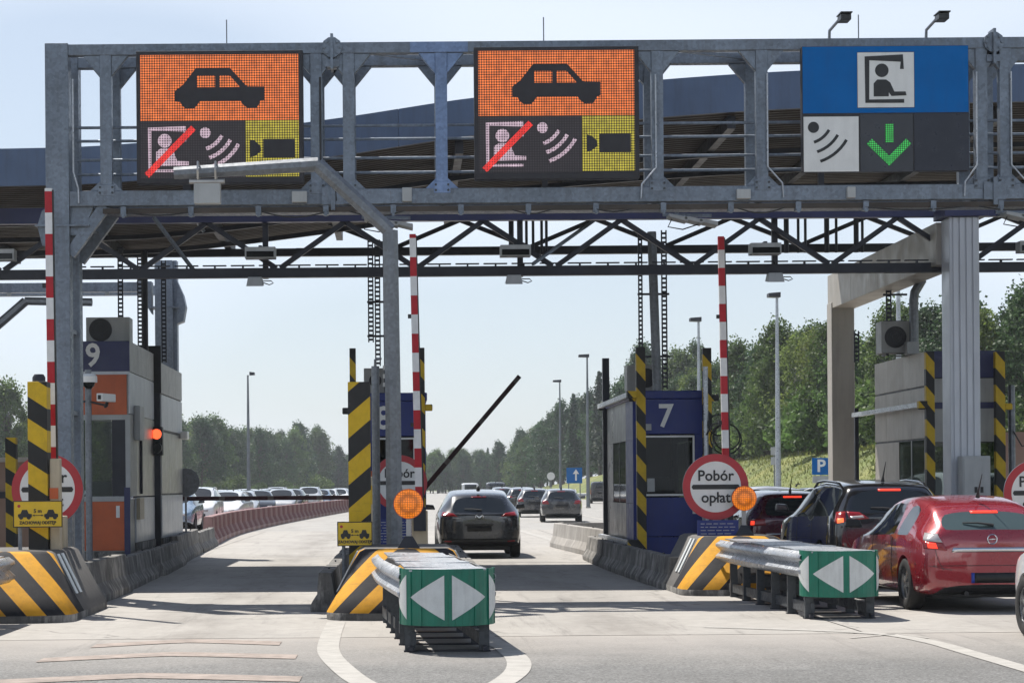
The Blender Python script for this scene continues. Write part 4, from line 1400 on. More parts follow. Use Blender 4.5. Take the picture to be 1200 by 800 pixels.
barrier_arm(-4.58, 28.1, 1.0, 5.56, -0.03, "raised red and white barrier arm close before the gantry column")
barrier_arm(0.27, 31.3, 1.0, 5.30, -0.07, "raised red and white barrier arm beside the middle bent pole")
barrier_arm(5.07, 33.2, 1.0, 5.45, -0.06, "raised red and white barrier arm behind the sign of booth 7")

t = thing("exit_barrier", "backlit dark exit barrier arm swung up at a slant past booth 8", "barrier arm", (0.38, 46.2, 0.2))
MB().box(0.22, 0.52, 46.3, 46.7, 0.2, 1.35).build("cabinet", BEIGE, t, bevel=0.015)
d = Vector((2.60 - 0.30, 0, 3.97 - 1.30)).normalized()
o = MB().box(-0.05, 0.05, -0.04, 0.04, 0.0, 3.5).build("arm", RWX, t, bevel=0.004)
o.location = Vector((0.30, 46.2, 1.32)) - t.location
o.data.transform(Matrix.Translation(t.location))
o.rotation_euler = (0, math.atan2(d.x, d.z), 0)
t = thing("exit_barrier", "backlit dark exit barrier arm lying level across lane 9", "barrier arm", (-5.0, 50.2, 0.2))
MB().box(-5.5, -5.2, 50.3, 50.7, 0.2, 1.5).build("cabinet", BEIGE, t, bevel=0.015)
o = MB().box(-0.05, 0.05, -0.04, 0.04, 0.0, 4.1).build("arm", RWX, t, bevel=0.004)
o.data.transform(Matrix.Translation(t.location))
o.location = Vector((-5.3, 50.2, 1.36)) - t.location
o.rotation_euler = (0, R(90), 0)
t = thing("round_sign", "grey back of a round sign seen beyond booth 9", "road sign", (-5.02, 50.0, 0.2))
MB().disc((-5.02, 0, 1.74), 0.33, 49.68, 49.7, 'y', 32).build("plate", POLE, t)
MB().tube([(-5.02, 49.73, 0.2), (-5.02, 49.73, 2.0)], 0.025, 8).build("post", POLE, t, smooth=True)

# ---- thin poles with cameras by the columns
t = thing("thin_pole", "thin grey pole carrying two cameras in front of booth 9", "pole", (-5.18, 35.4, 0.0))
MB().tube([(-5.18, 35.4, 0.2), (-5.18, 35.4, 3.58)], 0.055, 10).build("shaft", POLE, t, smooth=True)
MB().tube([(-5.75, 35.38, 2.98), (-5.2, 35.38, 3.06), (-4.85, 35.38, 2.98)], 0.018, 6).build("cross_arm", BLACK, t)
t = thing("dome_camera", "white camera with a dark dome by the gantry column", "camera", (-5.32, 35.2, 3.3))
MB().tube([(-5.14, 35.2, 3.36), (-5.14, 35.2, 3.46), (-5.14, 35.2, 3.50)], [0.14, 0.14, 0.09], 16).build("hood", WHITE, t, smooth=True)
MB().tube([(-5.14, 35.2, 3.36), (-5.14, 35.2, 3.30), (-5.14, 35.2, 3.25)], [0.11, 0.09, 0.04], 14).build("dome", GLASSD, t, smooth=True)
MB().bar((-5.14, 35.25, 3.42), (-5.17, 35.38, 3.4), 0.04).build("bracket", POLE, t)
t = thing("box_camera", "white box camera aimed across lane 9", "camera", (-4.85, 35.3, 3.05))
MB().hexa([(-4.98, 34.95, 3.04), (-4.88, 34.95, 3.04), (-4.72, 35.4, 3.04), (-4.82, 35.4, 3.04)],
          [(-4.98, 34.95, 3.17), (-4.88, 34.95, 3.17), (-4.72, 35.4, 3.17), (-4.82, 35.4, 3.17)]).build("body", WHITE, t, bevel=0.01)
MB().bar((-4.85, 35.3, 3.03), (-4.9, 35.38, 2.96), 0.04).build("bracket", BLACK, t)
MB().box(-4.955, -4.905, 34.93, 34.949, 3.07, 3.14).build("lens", GLASSD, t)
t = thing("thin_pole", "thin grey pole on the middle island between striped post and bent pole", "pole", (-0.34, 29.2, 0.2))
MB().tube([(-0.34, 29.2, 0.2), (-0.34, 29.2, 3.25)], 0.055, 10).build("shaft", POLE, t, smooth=True)
MB().tube([(-0.34, 29.16, 3.25), (-0.34, 29.14, 3.33), (-0.26, 29.1, 3.35)], 0.02, 6).build("hook", POLE, t)
t = thing("thin_pole", "thin pale pole with cable coils beside booth 7", "pole", (5.64, 39.0, 0.2))
MB().tube([(5.58, 39.0, 0.2), (5.58, 39.0, 3.75)], 0.045, 10).build("shaft", GALV_L, t, smooth=True)
for k in range(3):
    cx, cz, rr = (5.93, 2.42, 0.28) if k == 0 else ((5.80, 2.68, 0.19) if k == 1 else (5.95, 2.46, 0.24))
    MB().tube([(cx + rr * math.cos(2 * math.pi * q / 18), 38.9 + 0.03 * k + 0.04 * math.sin(q), cz + rr * math.sin(2 * math.pi * q / 18)) for q in range(19)], 0.014, 5).build("cable_coil", BLACK, t)
MB().tube([(5.58, 38.95, 2.5), (5.7, 38.92, 2.7), (5.9, 38.9, 2.72)], 0.018, 5).build("coil_bracket", BLACK, t)

# yellow junction box and small bits at the foot of booth 9
t = thing("yellow_box", "squat yellow junction box at the foot of the gantry column", "junction box", (-4.87, 30.4, 0.2))
box("case", YEL, t, -5.02, -4.68, 30.3, 30.6, 0.36, 0.72, 0.015)
box("lid", YEL, t, -5.03, -4.67, 30.29, 30.61, 0.722, 0.745, 0.006)
for dx in (-0.13, 0.13):
    box("foot", DARKSTEEL, t, -4.85 + dx - 0.02, -4.85 + dx + 0.02, 30.4, 30.5, 0.2, 0.36)
MB().disc((-4.85, 0, 0.55), 0.035, 30.285, 30.3, 'y', 10).build("plug", BLACK, t)
t = thing("meter_post", "slim beige meter post standing beside the striped post on the middle island", "meter post", (-0.36, 31.0, 0.2))
box("case", BEIGE, t, -0.46, -0.37, 31.0, 31.2, 0.2, 1.75, 0.015)
box("display", YEL, t, -0.45, -0.38, 30.99, 31.0, 1.35, 1.62)
t = thing("meter_post", "slim beige meter post with an amber tag beside the raised arm near booth 9", "meter post", (-4.5, 27.8, 0.2))
box("case", BEIGE, t, -4.53, -4.40, 27.5, 27.68, 0.2, 2.0, 0.012)
box("tag", ORANGE, t, -4.53, -4.42, 27.485, 27.499, 1.48, 1.62)
box("foot", DARKSTEEL, t, -4.55, -4.30, 27.45, 27.75, 0.2, 0.24)

# ================================================================ booths
def digit(parent, body, x, y, z, size, sq=1.0):
    text_part("numeral", body, size, WHITE, parent, (x, y, z), 0.008, 0.012, 0.95)


def ac_unit(x0, x1, y0, y1, z0, z1, label, fan_side=-1, m=CABINET):
    t = thing("air_conditioner", label, "air conditioner", ((x0 + x1) / 2, y0, z0), "air conditioners on the booth roofs")
    box("case", m, t, x0, x1, y0, y1, z0 + 0.04, z1, 0.012)
    r = min((z1 - z0) * 0.42, (x1 - x0) * 0.3)
    cx = x0 + (r + 0.06 if fan_side < 0 else (x1 - x0) - r - 0.06)
    cz = (z0 + 0.04 + z1) / 2
    MB().disc((cx, 0, cz), r, y0 - 0.012, y0 - 0.002, 'y', 28).build("fan_opening", BLACK, t)
    for k in range(4):
        rr = r * (0.3 + 0.22 * k)
        MB().tube([(cx + rr * math.cos(2 * math.pi * q / 20), y0 - 0.018, cz + rr * math.sin(2 * math.pi * q / 20)) for q in range(21)], 0.005, 4, False).build("grille_ring", DARKSTEEL, t)
    for dx in (0.1, x1 - x0 - 0.14):
        box("foot", DARKSTEEL, t, x0 + dx, x0 + dx + 0.05, y0 + 0.05, y1 - 0.05, z0, z0 + 0.04)
    return t


def cladding(parent, x, ys, z0, z1, m, gap=0.012, out=-1, th=0.03):
    for a, b_ in zip(ys[:-1], ys[1:]):
        box("side_panel", m, parent, x if out > 0 else x - th, x + th if out > 0 else x, a + gap / 2, b_ - gap / 2, z0, z1)


def lin(a, b_, n):
    return [a + (b_ - a) * k / n for k in range(n + 1)]


# --- booth 9
t = thing("toll_booth", "toll booth number 9 with orange panels under a navy band", "toll booth", (-5.8, 41.0, 0.2))
X0, X1, Y0, Y1 = -6.42, -5.20, 41.0, 45.0
box("core", GREYP, t, X0 + 0.03, X1 - 0.03, Y0 + 0.03, Y1, 3.02, 4.40)
box("plinth", CONC_D, t, X0, X1, Y0, Y1, 0.2, 0.40)
box("fascia", NAVY, t, X0 - 0.02, X1 + 0.001, Y0 - 0.02, Y0 + 0.029, 3.86, 4.44, 0.006)
box("trim", CLAD_W, t, X0, X1, Y0 - 0.012, Y0 + 0.028, 3.80, 3.858)
box("front_panel", ORANGE, t, X0 + 0.31, X1 - 0.06, Y0 - 0.005, Y0 + 0.029, 3.03, 3.795)
box("front_panel", ORANGE, t, X0 + 0.02, X0 + 0.30, Y0 - 0.005, Y0 + 0.029, 3.03, 3.795)
box("front_panel", ORANGE, t, X0 + 0.31, X1 - 0.125, Y0 - 0.005, Y0 + 0.029, 0.42, 1.36)
box("front_panel", ORANGE, t, X0 + 0.02, X0 + 0.30, Y0 - 0.005, Y0 + 0.029, 0.42, 1.36)
box("inner_wall", GREYP, t, X0 + 0.03, X1 - 0.03, Y0 + 0.03, Y1, 0.401, 1.40)
for a in ((X0, X1, 2.93, 3.025), (X0, X1, 1.365, 1.46)):
    box("window_frame", CABINET, t, a[0], a[1], Y0 - 0.015, Y0 + 0.025, a[2], a[3])
box("window_frame", CABINET, t, X1 - 0.09, X1, Y0 - 0.013, Y0 + 0.022, 1.462, 2.928)
box("window_pane", BGLASS, t, X0 + 0.01, X0 + 0.86, Y0 + 0.0, Y0 + 0.02, 1.462, 2.928)
MB().box(X0 + 0.3, X0 + 0.84, Y0 + 0.4, Y0 + 1.2, 1.401, 1.75).build("desk", WHITE, t)
box("shutter", DARKSTEEL, t, X0 + 0.87, X1 - 0.095, Y0 - 0.005, Y0 + 0.025, 1.462, 2.928)
box("corner_guard", NAVY, t, X1 - 0.12, X1 - 0.005, Y0 - 0.03, Y0 - 0.006, 0.3, 1.63)
box("sticker", WHITE, t, X1 - 0.28, X1 - 0.21, Y0 - 0.012, Y0 - 0.006, 1.05, 1.28)
digit(t, "9", -5.90, Y0 - 0.028, 4.15, 0.62)
cladding(t, X1 - 0.03, lin(Y0 + 0.03, Y1, 3), 3.86, 4.44, GREYP, out=1)
cladding(t, X1 - 0.03, lin(Y0 + 0.03, Y1, 5), 3.05, 3.84, CLAD_W, out=1)
cladding(t, X1 - 0.03, lin(Y0 + 0.03, Y0 + 1.0, 2), 1.46, 3.03, GREYP, out=1)
cladding(t, X1 - 0.03, lin(Y0 + 1.0, Y1, 3), 1.46, 3.03, STEEL, out=1)
cladding(t, X1 - 0.03, lin(Y0 + 0.9, Y1, 5), 0.55, 1.43, CLAD_W, out=1)
box("hatch", BEIGE, t, X1 + 0.001, X1 + 0.07, Y0 + 0.9, Y0 + 1.6, 1.0, 1.42)
box("lamp_box", CABINET, t, X1 + 0.001, X1 + 0.12, Y0 + 0.6, Y0 + 1.3, 2.55, 3.22, 0.01)
box("drain_pipe", DARKSTEEL, t, X1 + 0.001, X1 + 0.05, Y0 + 1.5, Y0 + 1.56, 1.5, 3.0)
box("side_skirt", CONC_D, t, X1 - 0.03, X1 + 0.02, Y0 + 0.9, Y1, 0.402, 0.545)
# rear cabin of booth 9
t = thing("toll_booth", "second silver cabin standing directly behind booth 9", "toll booth", (-5.7, 47.3, 0.2))
X0, X1, Y0, Y1 = -6.42, -5.06, 45.15, 49.4
box("core", DARKSTEEL, t, X0 + 0.75, X1 - 0.03, Y0, Y1, 0.2, 4.20)
cladding(t, X1 - 0.03, lin(Y0 + 0.02, Y1, 3), 3.62, 4.26, GREYP, out=1)
cladding(t, X1 - 0.03, lin(Y0 + 0.02, Y1, 4), 2.86, 3.59, CLAD_W, out=1)
cladding(t, X1 - 0.03, lin(Y0 + 0.02, Y1, 3), 1.50, 2.80, STEEL, out=1)
cladding(t, X1 - 0.03, lin(Y0 + 0.02, Y1, 4), 0.56, 1.46, CLAD_W, out=1)
box("front_band", BLACK, t, X0, X1, Y0 - 0.03, Y0 - 0.002, 3.62, 4.62)
box("side_skirt", CONC_D, t, X1 - 0.03, X1 + 0.02, Y0, Y1, 0.25, 0.55)
ac_unit(-6.18, -5.32, 42.0, 42.5, 4.44, 4.98, "pale air conditioner with a dark fan on the roof of booth 9")
# wall lamp and camera on the far end
t = thing("box_camera", "small white camera on the far corner of the silver cabin", "camera", (-5.0, 49.0, 2.8))
MB().box(-5.02, -4.86, 48.6, 49.0, 2.72, 2.9).build("body", WHITE, t, bevel=0.02)
MB().bar((-5.06, 48.9, 2.78), (-5.02, 48.9, 2.78), 0.05).build("bracket", BLACK, t)
t = thing("traffic_light", "traffic light glowing red on the corner of the silver cabin", "traffic light", (-5.12, 45.0, 2.3))
box("housing", BLACK, t, -5.245, -5.005, 44.82, 45.02, 2.30, 2.90, 0.015)
MB().disc((-5.125, 0, 2.745), 0.105, 44.80, 44.819, 'y', 24).build("red_lamp", mat_emit("red_lamp_glow", (1.0, 0.10, 0.03), 1.6), t)
MB().disc((-5.125, 0, 2.455), 0.10, 44.808, 44.819, 'y', 24).build("dark_lamp", GLASSD, t)
MB().tube([(-5.125, 44.819, 2.745), (-5.125, 44.69, 2.745)], 0.113, 20, False).build("visor", BLACK, t, smooth=True)
MB().tube([(-5.125, 44.819, 2.455), (-5.125, 44.69, 2.455)], 0.113, 20, False).build("visor", BLACK, t, smooth=True)
MB().box(-5.18, -5.09, 45.021, 45.115, 2.5, 2.6).build("bracket", BLACK, t)

# --- booth 7 and booth 8 (slim blue cabins)
def blue_booth(cx, hw, y0, y1, num, label, digit_x):
    t = thing("toll_booth", label, "toll booth", (cx, y0, 0.2))
    X0, X1 = cx - hw, cx + hw
    box("plinth", CONC_D, t, X0 + 0.02, X1 - 0.02, y0 + 0.02, y1, 0.2, 0.45)
    box("front_panel", BLUE, t, X0, X1, y0, y0 + 0.04, 0.30, 0.62)
    box("front_panel", BLUE, t, X0, X1, y0, y0 + 0.04, 0.632, 1.36, 0.004)
    box("front_panel", BLUE, t, X0, X1, y0, y0 + 0.04, 2.55, 3.20, 0.004)
    box("front_jamb", BLUE, t, X0, X0 + 0.2, y0, y0 + 0.04, 1.362, 2.548)
    box("front_jamb", BLUE, t, X1 - 0.2, X1, y0, y0 + 0.04, 1.362, 2.548)
    box("roof_band", BLUE, t, X0 - 0.03, X1 + 0.03, y0 - 0.03, y1 + 0.03, 3.205, 3.36, 0.02)
    w0, w1, z0, z1 = X0 + 0.2, X1 - 0.2, 1.39, 2.52
    fr = 0.035
    fw = box("window", WHITE, t, w0, w1, y0 - 0.02, y0 - 0.002, z1 - fr, z1)
    for a in ((w0, w1, z0, z0 + fr), (w0, w0 + fr, z0 + fr, z1 - fr), (w1 - fr, w1, z0 + fr, z1 - fr)):
        MB().box(a[0], a[1], y0 - 0.02, y0 - 0.002, a[2], a[3]).build("frame_bar", WHITE, fw)
    MB().box(w0 + fr, w1 - fr, y0 - 0.006, y0 + 0.004, z0 + fr, z1 - fr).build("pane", BGLASS, fw)
    box("paper_note", CABINET, t, w0 + 0.06, w0 + 0.2, y0 - 0.009, y0 - 0.006, z0 + 0.08, z0 + 0.33)
    ys = lin(y0 + 0.05, y1, 4)
    for sx, xx in ((-1, X0), (1, X1)):
        o = (xx, xx + 0.03) if sx < 0 else (xx - 0.03, xx)
        for k, (a, b_) in enumerate(zip(ys[:-1], ys[1:])):
            box("side_panel", CLAD_D if k else BLUE, t, *o, a + 0.006, b_ - 0.006, 0.46, 1.25)
            box("side_panel", CLAD_D if k else BLUE, t, *o, a + 0.006, b_ - 0.006, 2.45, 3.2)
            if k in (1, 2):
                box("side_window", BGLASS, t, o[0] + 0.006, o[1] - 0.006, a + 0.05, b_ - 0.05, 1.27, 2.43)
                box("side_mullion", CLAD_D, t, *o, a, a + 0.05, 1.255, 2.445)
            else:
                box("side_panel", CLAD_D if k else BLUE, t, *o, a + 0.006, b_ - 0.006, 1.256, 2.445)
    box("back_panel", DARKSTEEL, t, X0 + 0.031, X1 - 0.031, y1 - 0.04, y1, 0.46, 3.2)
    box("floor_plate", DARKSTEEL, t, X0 + 0.04, X1 - 0.04, y0 + 0.05, y1 - 0.05, 0.46, 0.5)
    box("counter", CABINET, t, X0 + 0.08, X1 - 0.4, y0 + 0.15, y0 + 0.7, 1.2, 1.25)
    box("ceiling", DARKSTEEL, t, X0 + 0.035, X1 - 0.035, y0 + 0.045, y1 - 0.045, 2.9, 2.95)
    mo = box("monitor", BLACK, t, X0 + 0.45, X0 + 0.8, y0 + 0.35, y0 + 0.38, 1.42, 1.68, 0.006)
    MB().box(X0 + 0.6, X0 + 0.65, y0 + 0.34, y0 + 0.39, 1.251, 1.42).build("monitor_stand", BLACK, mo)
    ch = box("chair_back", BLACK, t, X0 + 0.45, X0 + 0.85, y0 + 1.3, y0 + 1.38, 1.15, 1.75, 0.03)
    MB().tube([((X0 + 0.65), y0 + 1.34, 0.5), ((X0 + 0.65), y0 + 1.34, 1.16)], 0.03, 8).build("chair_post", CABINET, ch)
    box("shelf", CLAD, t, X0 + 0.1, X1 - 0.1, y1 - 0.4, y1 - 0.06, 1.7, 1.73)
    for q in range(5):
        box("binder", [SIGNWHITE, SIGNRED, CABINET, YEL, SIGNBLUE][q], t, X0 + 0.2 + 0.1 * q, X0 + 0.27 + 0.1 * q, y1 - 0.35, y1 - 0.1, 1.731, 2.0)
    box("poster", SIGNWHITE, t, X1 - 0.35, X1 - 0.22, y0 + 0.041, y0 + 0.046, 1.5, 1.7)
    box("frame_seal", BLACK, t, w0 + fr, w1 - fr, y0 - 0.011, y0 - 0.0065, z0 + fr, z0 + fr + 0.015)
    digit(t, num, digit_x, y0 - 0.008, 2.87, 0.60)
    return t


b7 = blue_booth(5.03, 0.675, 40.0, 45.0, "7", "blue toll booth number 7 with a wide front window", 4.97)
box("sticker", CABINET, b7, 4.58, 4.70, 39.99, 39.998, 2.62, 2.74)
box("sticker", WHITE, b7, 5.46, 5.58, 39.99, 39.998, 1.05, 1.2)
b8 = blue_booth(-0.13, 0.60, 40.0, 45.0, "8", "blue toll booth number 8 mostly hidden behind poles and signs", -0.32)
box("back_board", ORANGE, b8, -0.62, -0.45, 39.985, 39.998, 1.5, 1.9)
ac_unit(4.36, 4.98, 41.0, 41.5, 3.36, 3.90, "dark fronted air conditioner on the roof of booth 7", 1, GREYP)
ac_unit(-0.70, -0.30, 41.0, 41.5, 3.36, 3.88, "air conditioner with open wiring on the roof of booth 8", 1, GREYP)

# --- grey booth 10
t = thing("toll_booth", "grey steel toll booth with a dark top band behind the portal column", "toll booth", (10.5, 40.0, 0.2))
X0, X1, Y0, Y1 = 9.83, 11.24, 40.0, 44.2
box("core", DARKSTEEL, t, X0 + 0.03, X1 - 0.03, Y0 + 0.03, Y1, 2.35, 4.02)
box("fascia", NAVY, t, X0, X1, Y0 - 0.02, Y0 + 0.02, 3.56, 4.06, 0.006)
box("front_panel", GREYP, t, X0, X1, Y0 - 0.006, Y0 + 0.029, 3.10, 3.545)
box("front_panel", GREYP, t, X0, X1, Y0 - 0.006, Y0 + 0.029, 2.36, 2.98)
box("front_rail", NAVY, t, X0, X1, Y0 - 0.03, Y0 + 0.02, 2.985, 3.095)
box("front_panel", GREYP, t, X0 + 0.36, X1 - 0.4, Y0 - 0.006, Y0 + 0.029, 0.2, 2.355)
box("window_pane", BGLASS, t, X0 + 0.1, X0 + 0.355, Y0 + 0.002, Y0 + 0.02, 1.2, 2.355)
box("window_pane", BGLASS, t, X1 - 0.395, X1 - 0.02, Y0 + 0.002, Y0 + 0.02, 1.2, 2.355)
box("front_panel", GREYP, t, X0, X0 + 0.355, Y0 - 0.006, Y0 + 0.029, 0.2, 1.195)
box("front_panel", GREYP, t, X1 - 0.395, X1, Y0 - 0.006, Y0 + 0.029, 0.2, 1.195)
box("window_jamb", CABINET, t, X0, X0 + 0.095, Y0 - 0.004, Y0 + 0.025, 1.2, 2.355)
cladding(t, X0 + 0.03, lin(Y0, Y1, 1), 3.42, 4.05, CLAD, out=-1)
cladding(t, X0 + 0.03, lin(Y0, Y1, 4), 2.44, 3.38, CLAD, out=-1)
ys = lin(Y0, Y1, 4)
cladding(t, X0 + 0.03, ys[2:], 0.3, 2.40, CLAD, out=-1)
cladding(t, X0 + 0.03, ys[:3], 0.3, 1.30, CLAD, out=-1)
for a, b_ in zip(ys[:2], ys[1:3]):
    box("side_window", BGLASS, t, X0 + 0.006, X0 + 0.02, a + 0.05, b_ - 0.02, 1.31, 2.40)
    box("side_mullion", CABINET, t, X0, X0 + 0.03, a, a + 0.05, 1.31, 2.40)
ac_unit(9.3, 10.0, 41.2, 41.7, 4.06, 4.72, "large air conditioner with a big black fan on the grey booth", -1, GREYP)
box("packing", DARKSTEEL, [o for o in bpy.data.objects if o.name.startswith("air_conditioner")][-1], 9.6, 10.0, 41.25, 41.65, 4.056, 4.06)
t = thing("vent_pipe", "thick grey duct bending up from the grey booth to the portal column", "duct", (9.95, 41.0, 4.06))
MB().tube([(9.88, 41.0, 4.06), (9.88, 41.0, 5.1), (9.90, 41.0, 5.25), (10.05, 41.0, 5.5)], 0.09, 10).build("duct", POLE, t, smooth=True)
box("control_box", CABINET, t, 9.72, 9.95, 40.88, 41.12, 4.061, 4.3, 0.01)
t = thing("electrical_cabinet", "pale grey electrical cabinet at the foot of the portal column", "cabinet", (9.9, 36.7, 0.1))
box("case", CABINET, t, 9.62, 10.10, 36.55, 36.88, 0.0, 2.05, 0.012)
box("door", CABINET, t, 9.645, 10.075, 36.535, 36.548, 0.25, 2.0, 0.004)
for dx in (0.2, 0.3):
    box("vent_cap", BLACK, t, 9.62 + dx, 9.67 + dx, 36.525, 36.534, 1.42, 1.52)

# ---- cable ladders hanging from the canopy to the booths
def cable_ladder(x, y, z0, z1, label, w=0.085, pitch=0.085, thing_=None):
    t = thing_ or thing("cable_ladder", label, "cable ladder", (x, y, z0), "perforated cable ladders dropping to the booths")
    for sx in (-1, 1):
        box("side_rail", DARKSTEEL, t, x + sx * w / 2 - 0.012, x + sx * w / 2 + 0.012, y - 0.01, y + 0.03, z0, z1)
    mb = MB(); z = z0 + 0.03
    while z < z1 - 0.04:
        mb.box(x - w / 2 + 0.012, x + w / 2 - 0.012, y - 0.006, y + 0.0, z, z + pitch * 0.5)
        z += pitch
    mb.build("rungs", DARKSTEEL, t)["kind"] = "stuff"
    return t


cable_ladder(-5.6, 42.8, 4.42, 6.45, "cable ladder dropping behind the pale air conditioner of booth 9")
cable_ladder(-5.38, 44.2, 4.42, 6.45, "cable ladder beside the dark pipe over booth 9")
cable_ladder(-5.02, 45.4, 4.28, 6.45, "cable ladder nearest the rear gantry column")
t = thing("conduit_pipe", "thick dark pipe rising from the roof of booth 9", "pipe", (-5.25, 44.0, 4.4))
MB().tube([(-5.27, 44.1, 4.42), (-5.27, 44.1, 6.5)], 0.07, 8).build("pipe", DARKSTEEL, t)
t = cable_ladder(-0.42, 40.6, 3.9, 6.3, "pair of cable ladders dropping to booth 8")
cable_ladder(-0.55, 40.6, 4.35, 6.3, "", thing_=t)
for z in (5.1, 4.45):
    box("strut", DARKSTEEL, t, -0.62, -0.1, 40.63, 40.66, z, z + 0.04)
t = thing("conduit_pipe", "bundle of dark pipes rising from booth 8 behind the bent pole", "pipe", (-0.22, 40.6, 3.36))
for k in range(2):
    MB().tube([(-0.26 + 0.13 * k, 40.6, 3.36), (-0.27 + 0.13 * k, 40.6, 6.4)], 0.05, 8).build("pipe", [DARKSTEEL, POLE][k], t)
for k in range(3):
    box("collar", WHITE, t, -0.33, -0.2, 40.52, 40.55, 3.5 + 0.16 * k, 3.58 + 0.16 * k)
t = cable_ladder(5.0, 40.3, 3.4, 6.4, "pair of cable ladders beside the pipe over booth 7")
cable_ladder(4.55, 40.3, 4.05, 6.4, "", w=0.06, thing_=t)
for z in (5.18, 4.0):
    box("strut", DARKSTEEL, t, 4.5, 5.1, 40.335, 40.36, z, z + 0.04)
t = thing("conduit_pipe", "thick grey pipe rising from booth 7 into the truss", "pipe", (4.82, 40.2, 3.36))
MB().tube([(4.84, 40.2, 3.36), (4.76, 40.2, 6.36)], 0.085, 10).build("pipe", POLE, t, smooth=True)
t = cable_ladder(9.72, 42.4, 4.75, 6.3, "cable ladder dropping inside the portal frame to the grey booth")
for z in (5.32, 4.78):
    box("strut", DARKSTEEL, t, 9.62, 10.1, 42.44, 42.47, z, z + 0.04)
cable_ladder(9.31, 43.5, 4.06, 4.7, "short pale stepped bracket beside the grey booth fan")

# flood bracket of lamps under the gantry over booth 7
for x, y, lab in ((4.85, 36.9, "cluster of pale lamps on brackets over booth 7"), (10.65, 36.9, "cluster of pale lamps on brackets past the portal column"), (-0.4, 36.9, "small lamp cluster with loose cables beside the bent pole")):
    t = thing("lamp_cluster", lab, "lamp cluster", (x, y, 6.15), "lamp clusters under the gantry")
    for k in range(3):
        MB().hexa([(x - 0.2 + 0.26 * k, y - 0.2, 6.2 - 0.04 * k), (x + 0.12 + 0.26 * k, y - 0.2, 6.12 - 0.04 * k), (x + 0.12 + 0.26 * k, y + 0.2, 6.12 - 0.04 * k), (x - 0.2 + 0.26 * k, y + 0.2, 6.2 - 0.04 * k)],
                  [(x - 0.2 + 0.26 * k, y - 0.2, 6.26 - 0.04 * k), (x + 0.12 + 0.26 * k, y - 0.2, 6.2 - 0.04 * k), (x + 0.12 + 0.26 * k, y + 0.2, 6.2 - 0.04 * k), (x - 0.2 + 0.26 * k, y + 0.2, 6.26 - 0.04 * k)]).build("lamp_head", CABINET, t, bevel=0.01)
    MB().bar((x - 0.25, y + 0.3, 6.3), (x + 0.6, y + 0.3, 6.28), 0.05).build("bracket", GALV, t)
    MB().tube([(x - 0.1, y, 6.25), (x - 0.2, y - 0.02, 6.05), (x + 0.05, y - 0.04, 6.0), (x + 0.35, y, 6.1)], 0.012, 5).build("cable", BLACK, t)
    MB().box(x - 0.03, x + 0.03, y + 0.28, 37.9, 6.3, 6.34).build("stay", GALV, t)

# tan cabins beyond booth 9 and on the queue side
t = thing("site_cabin", "low tan cabin standing beyond booth 9 at the picture edge", "cabin", (-8.6, 47.0, 0.0))
box("wall", mat("tan_wall", (0.30, 0.20, 0.155), 0.7, 0, 0.12, 1.5, streak=0.3), t, -10.5, -7.75, 46.0, 49.0, 0.2, 2.2)
box("base", CONC_D, t, -10.52, -7.73, 45.98, 49.02, 0.0, 0.2)
box("roof", CLAD, t, -10.6, -7.65, 45.9, 49.1, 2.2, 2.3)
box("band", DARKSTEEL, t, -10.51, -7.74, 45.96, 45.999, 1.42, 1.56)
t = thing("grey_pole", "grey pole with a looped cable past the grey booth", "pole", (12.0, 42.0, 0.0))
MB().tube([(12.03, 42, 0), (12.03, 42, 3.5)], 0.07, 8).build("shaft", POLE, t, smooth=True)
MB().tube([(12.03, 41.9, 2.6), (12.2, 41.9, 2.3), (12.5, 41.9, 2.35)], 0.015, 5).build("cable", BLACK, t)
t = thing("pink_wall", "pinkish wall panel past the grey booth at the picture edge", "wall", (13.2, 45.0, 0.0))
box("panel", mat("pink_render", (0.42, 0.27, 0.22), 0.7, 0, 0.1, 1.5), t, 12.75, 14.6, 45.0, 45.3, 0.0, 2.65)
# ================================================================ cars
def paint(name, col, metal=0.3, rough=0.28, coat=1.0):
    m = mat(name, col, rough, metal, 0.06, 2.0, coat=coat, rvar=0.04)
    n, l, b = nodes_of(m)
    b.inputs["Coat IOR"].default_value = 1.75
    return m


P_RED = paint("red_car_paint", (0.30, 0.012, 0.024), 0.25)
P_BLACK = paint("black_car_paint", (0.008, 0.008, 0.010), 0.3, 0.2)
P_GREY = paint("dark_grey_car_paint", (0.022, 0.024, 0.027), 0.4, 0.26)
P_PLUM = paint("plum_red_car_paint", (0.075, 0.006, 0.018), 0.3)
P_SILVER = paint("silver_car_paint", (0.50, 0.51, 0.52), 0.6, 0.3)
P_WHITE = paint("white_car_paint", (0.74, 0.75, 0.76), 0.0, 0.3)
P_MID = paint("mid_grey_car_paint", (0.045, 0.048, 0.054), 0.5, 0.28)
P_BLUE = paint("pale_blue_car_paint", (0.16, 0.24, 0.34), 0.4, 0.28)
CARGLASS = mat("car_glass", (0.012, 0.016, 0.018), 0.04, 0.0, 0.1, 1.0, spec=0.9, rvar=0.02)
CARGLASS_L = mat("sky_toned_car_glass", (0.05, 0.075, 0.075), 0.05, 0.0, 0.1, 1.0, spec=0.9, rvar=0.02)  # greenish sky reflection of the red hatchback's rear pane put into colour
TRIM = mat("car_trim", (0.016, 0.016, 0.017), 0.55, 0.0, 0.2, 8.0)
CHROME = mat("chrome", (0.65, 0.66, 0.68), 0.14, 1.0, 0.05, 4.0)
ALLOY = mat("alloy_wheel", (0.32, 0.33, 0.34), 0.32, 0.8, 0.1, 6.0)
LENS_R = mat("tail_lens", (0.25, 0.008, 0.012), 0.12, 0.0, 0.1, 20.0, spec=0.8)
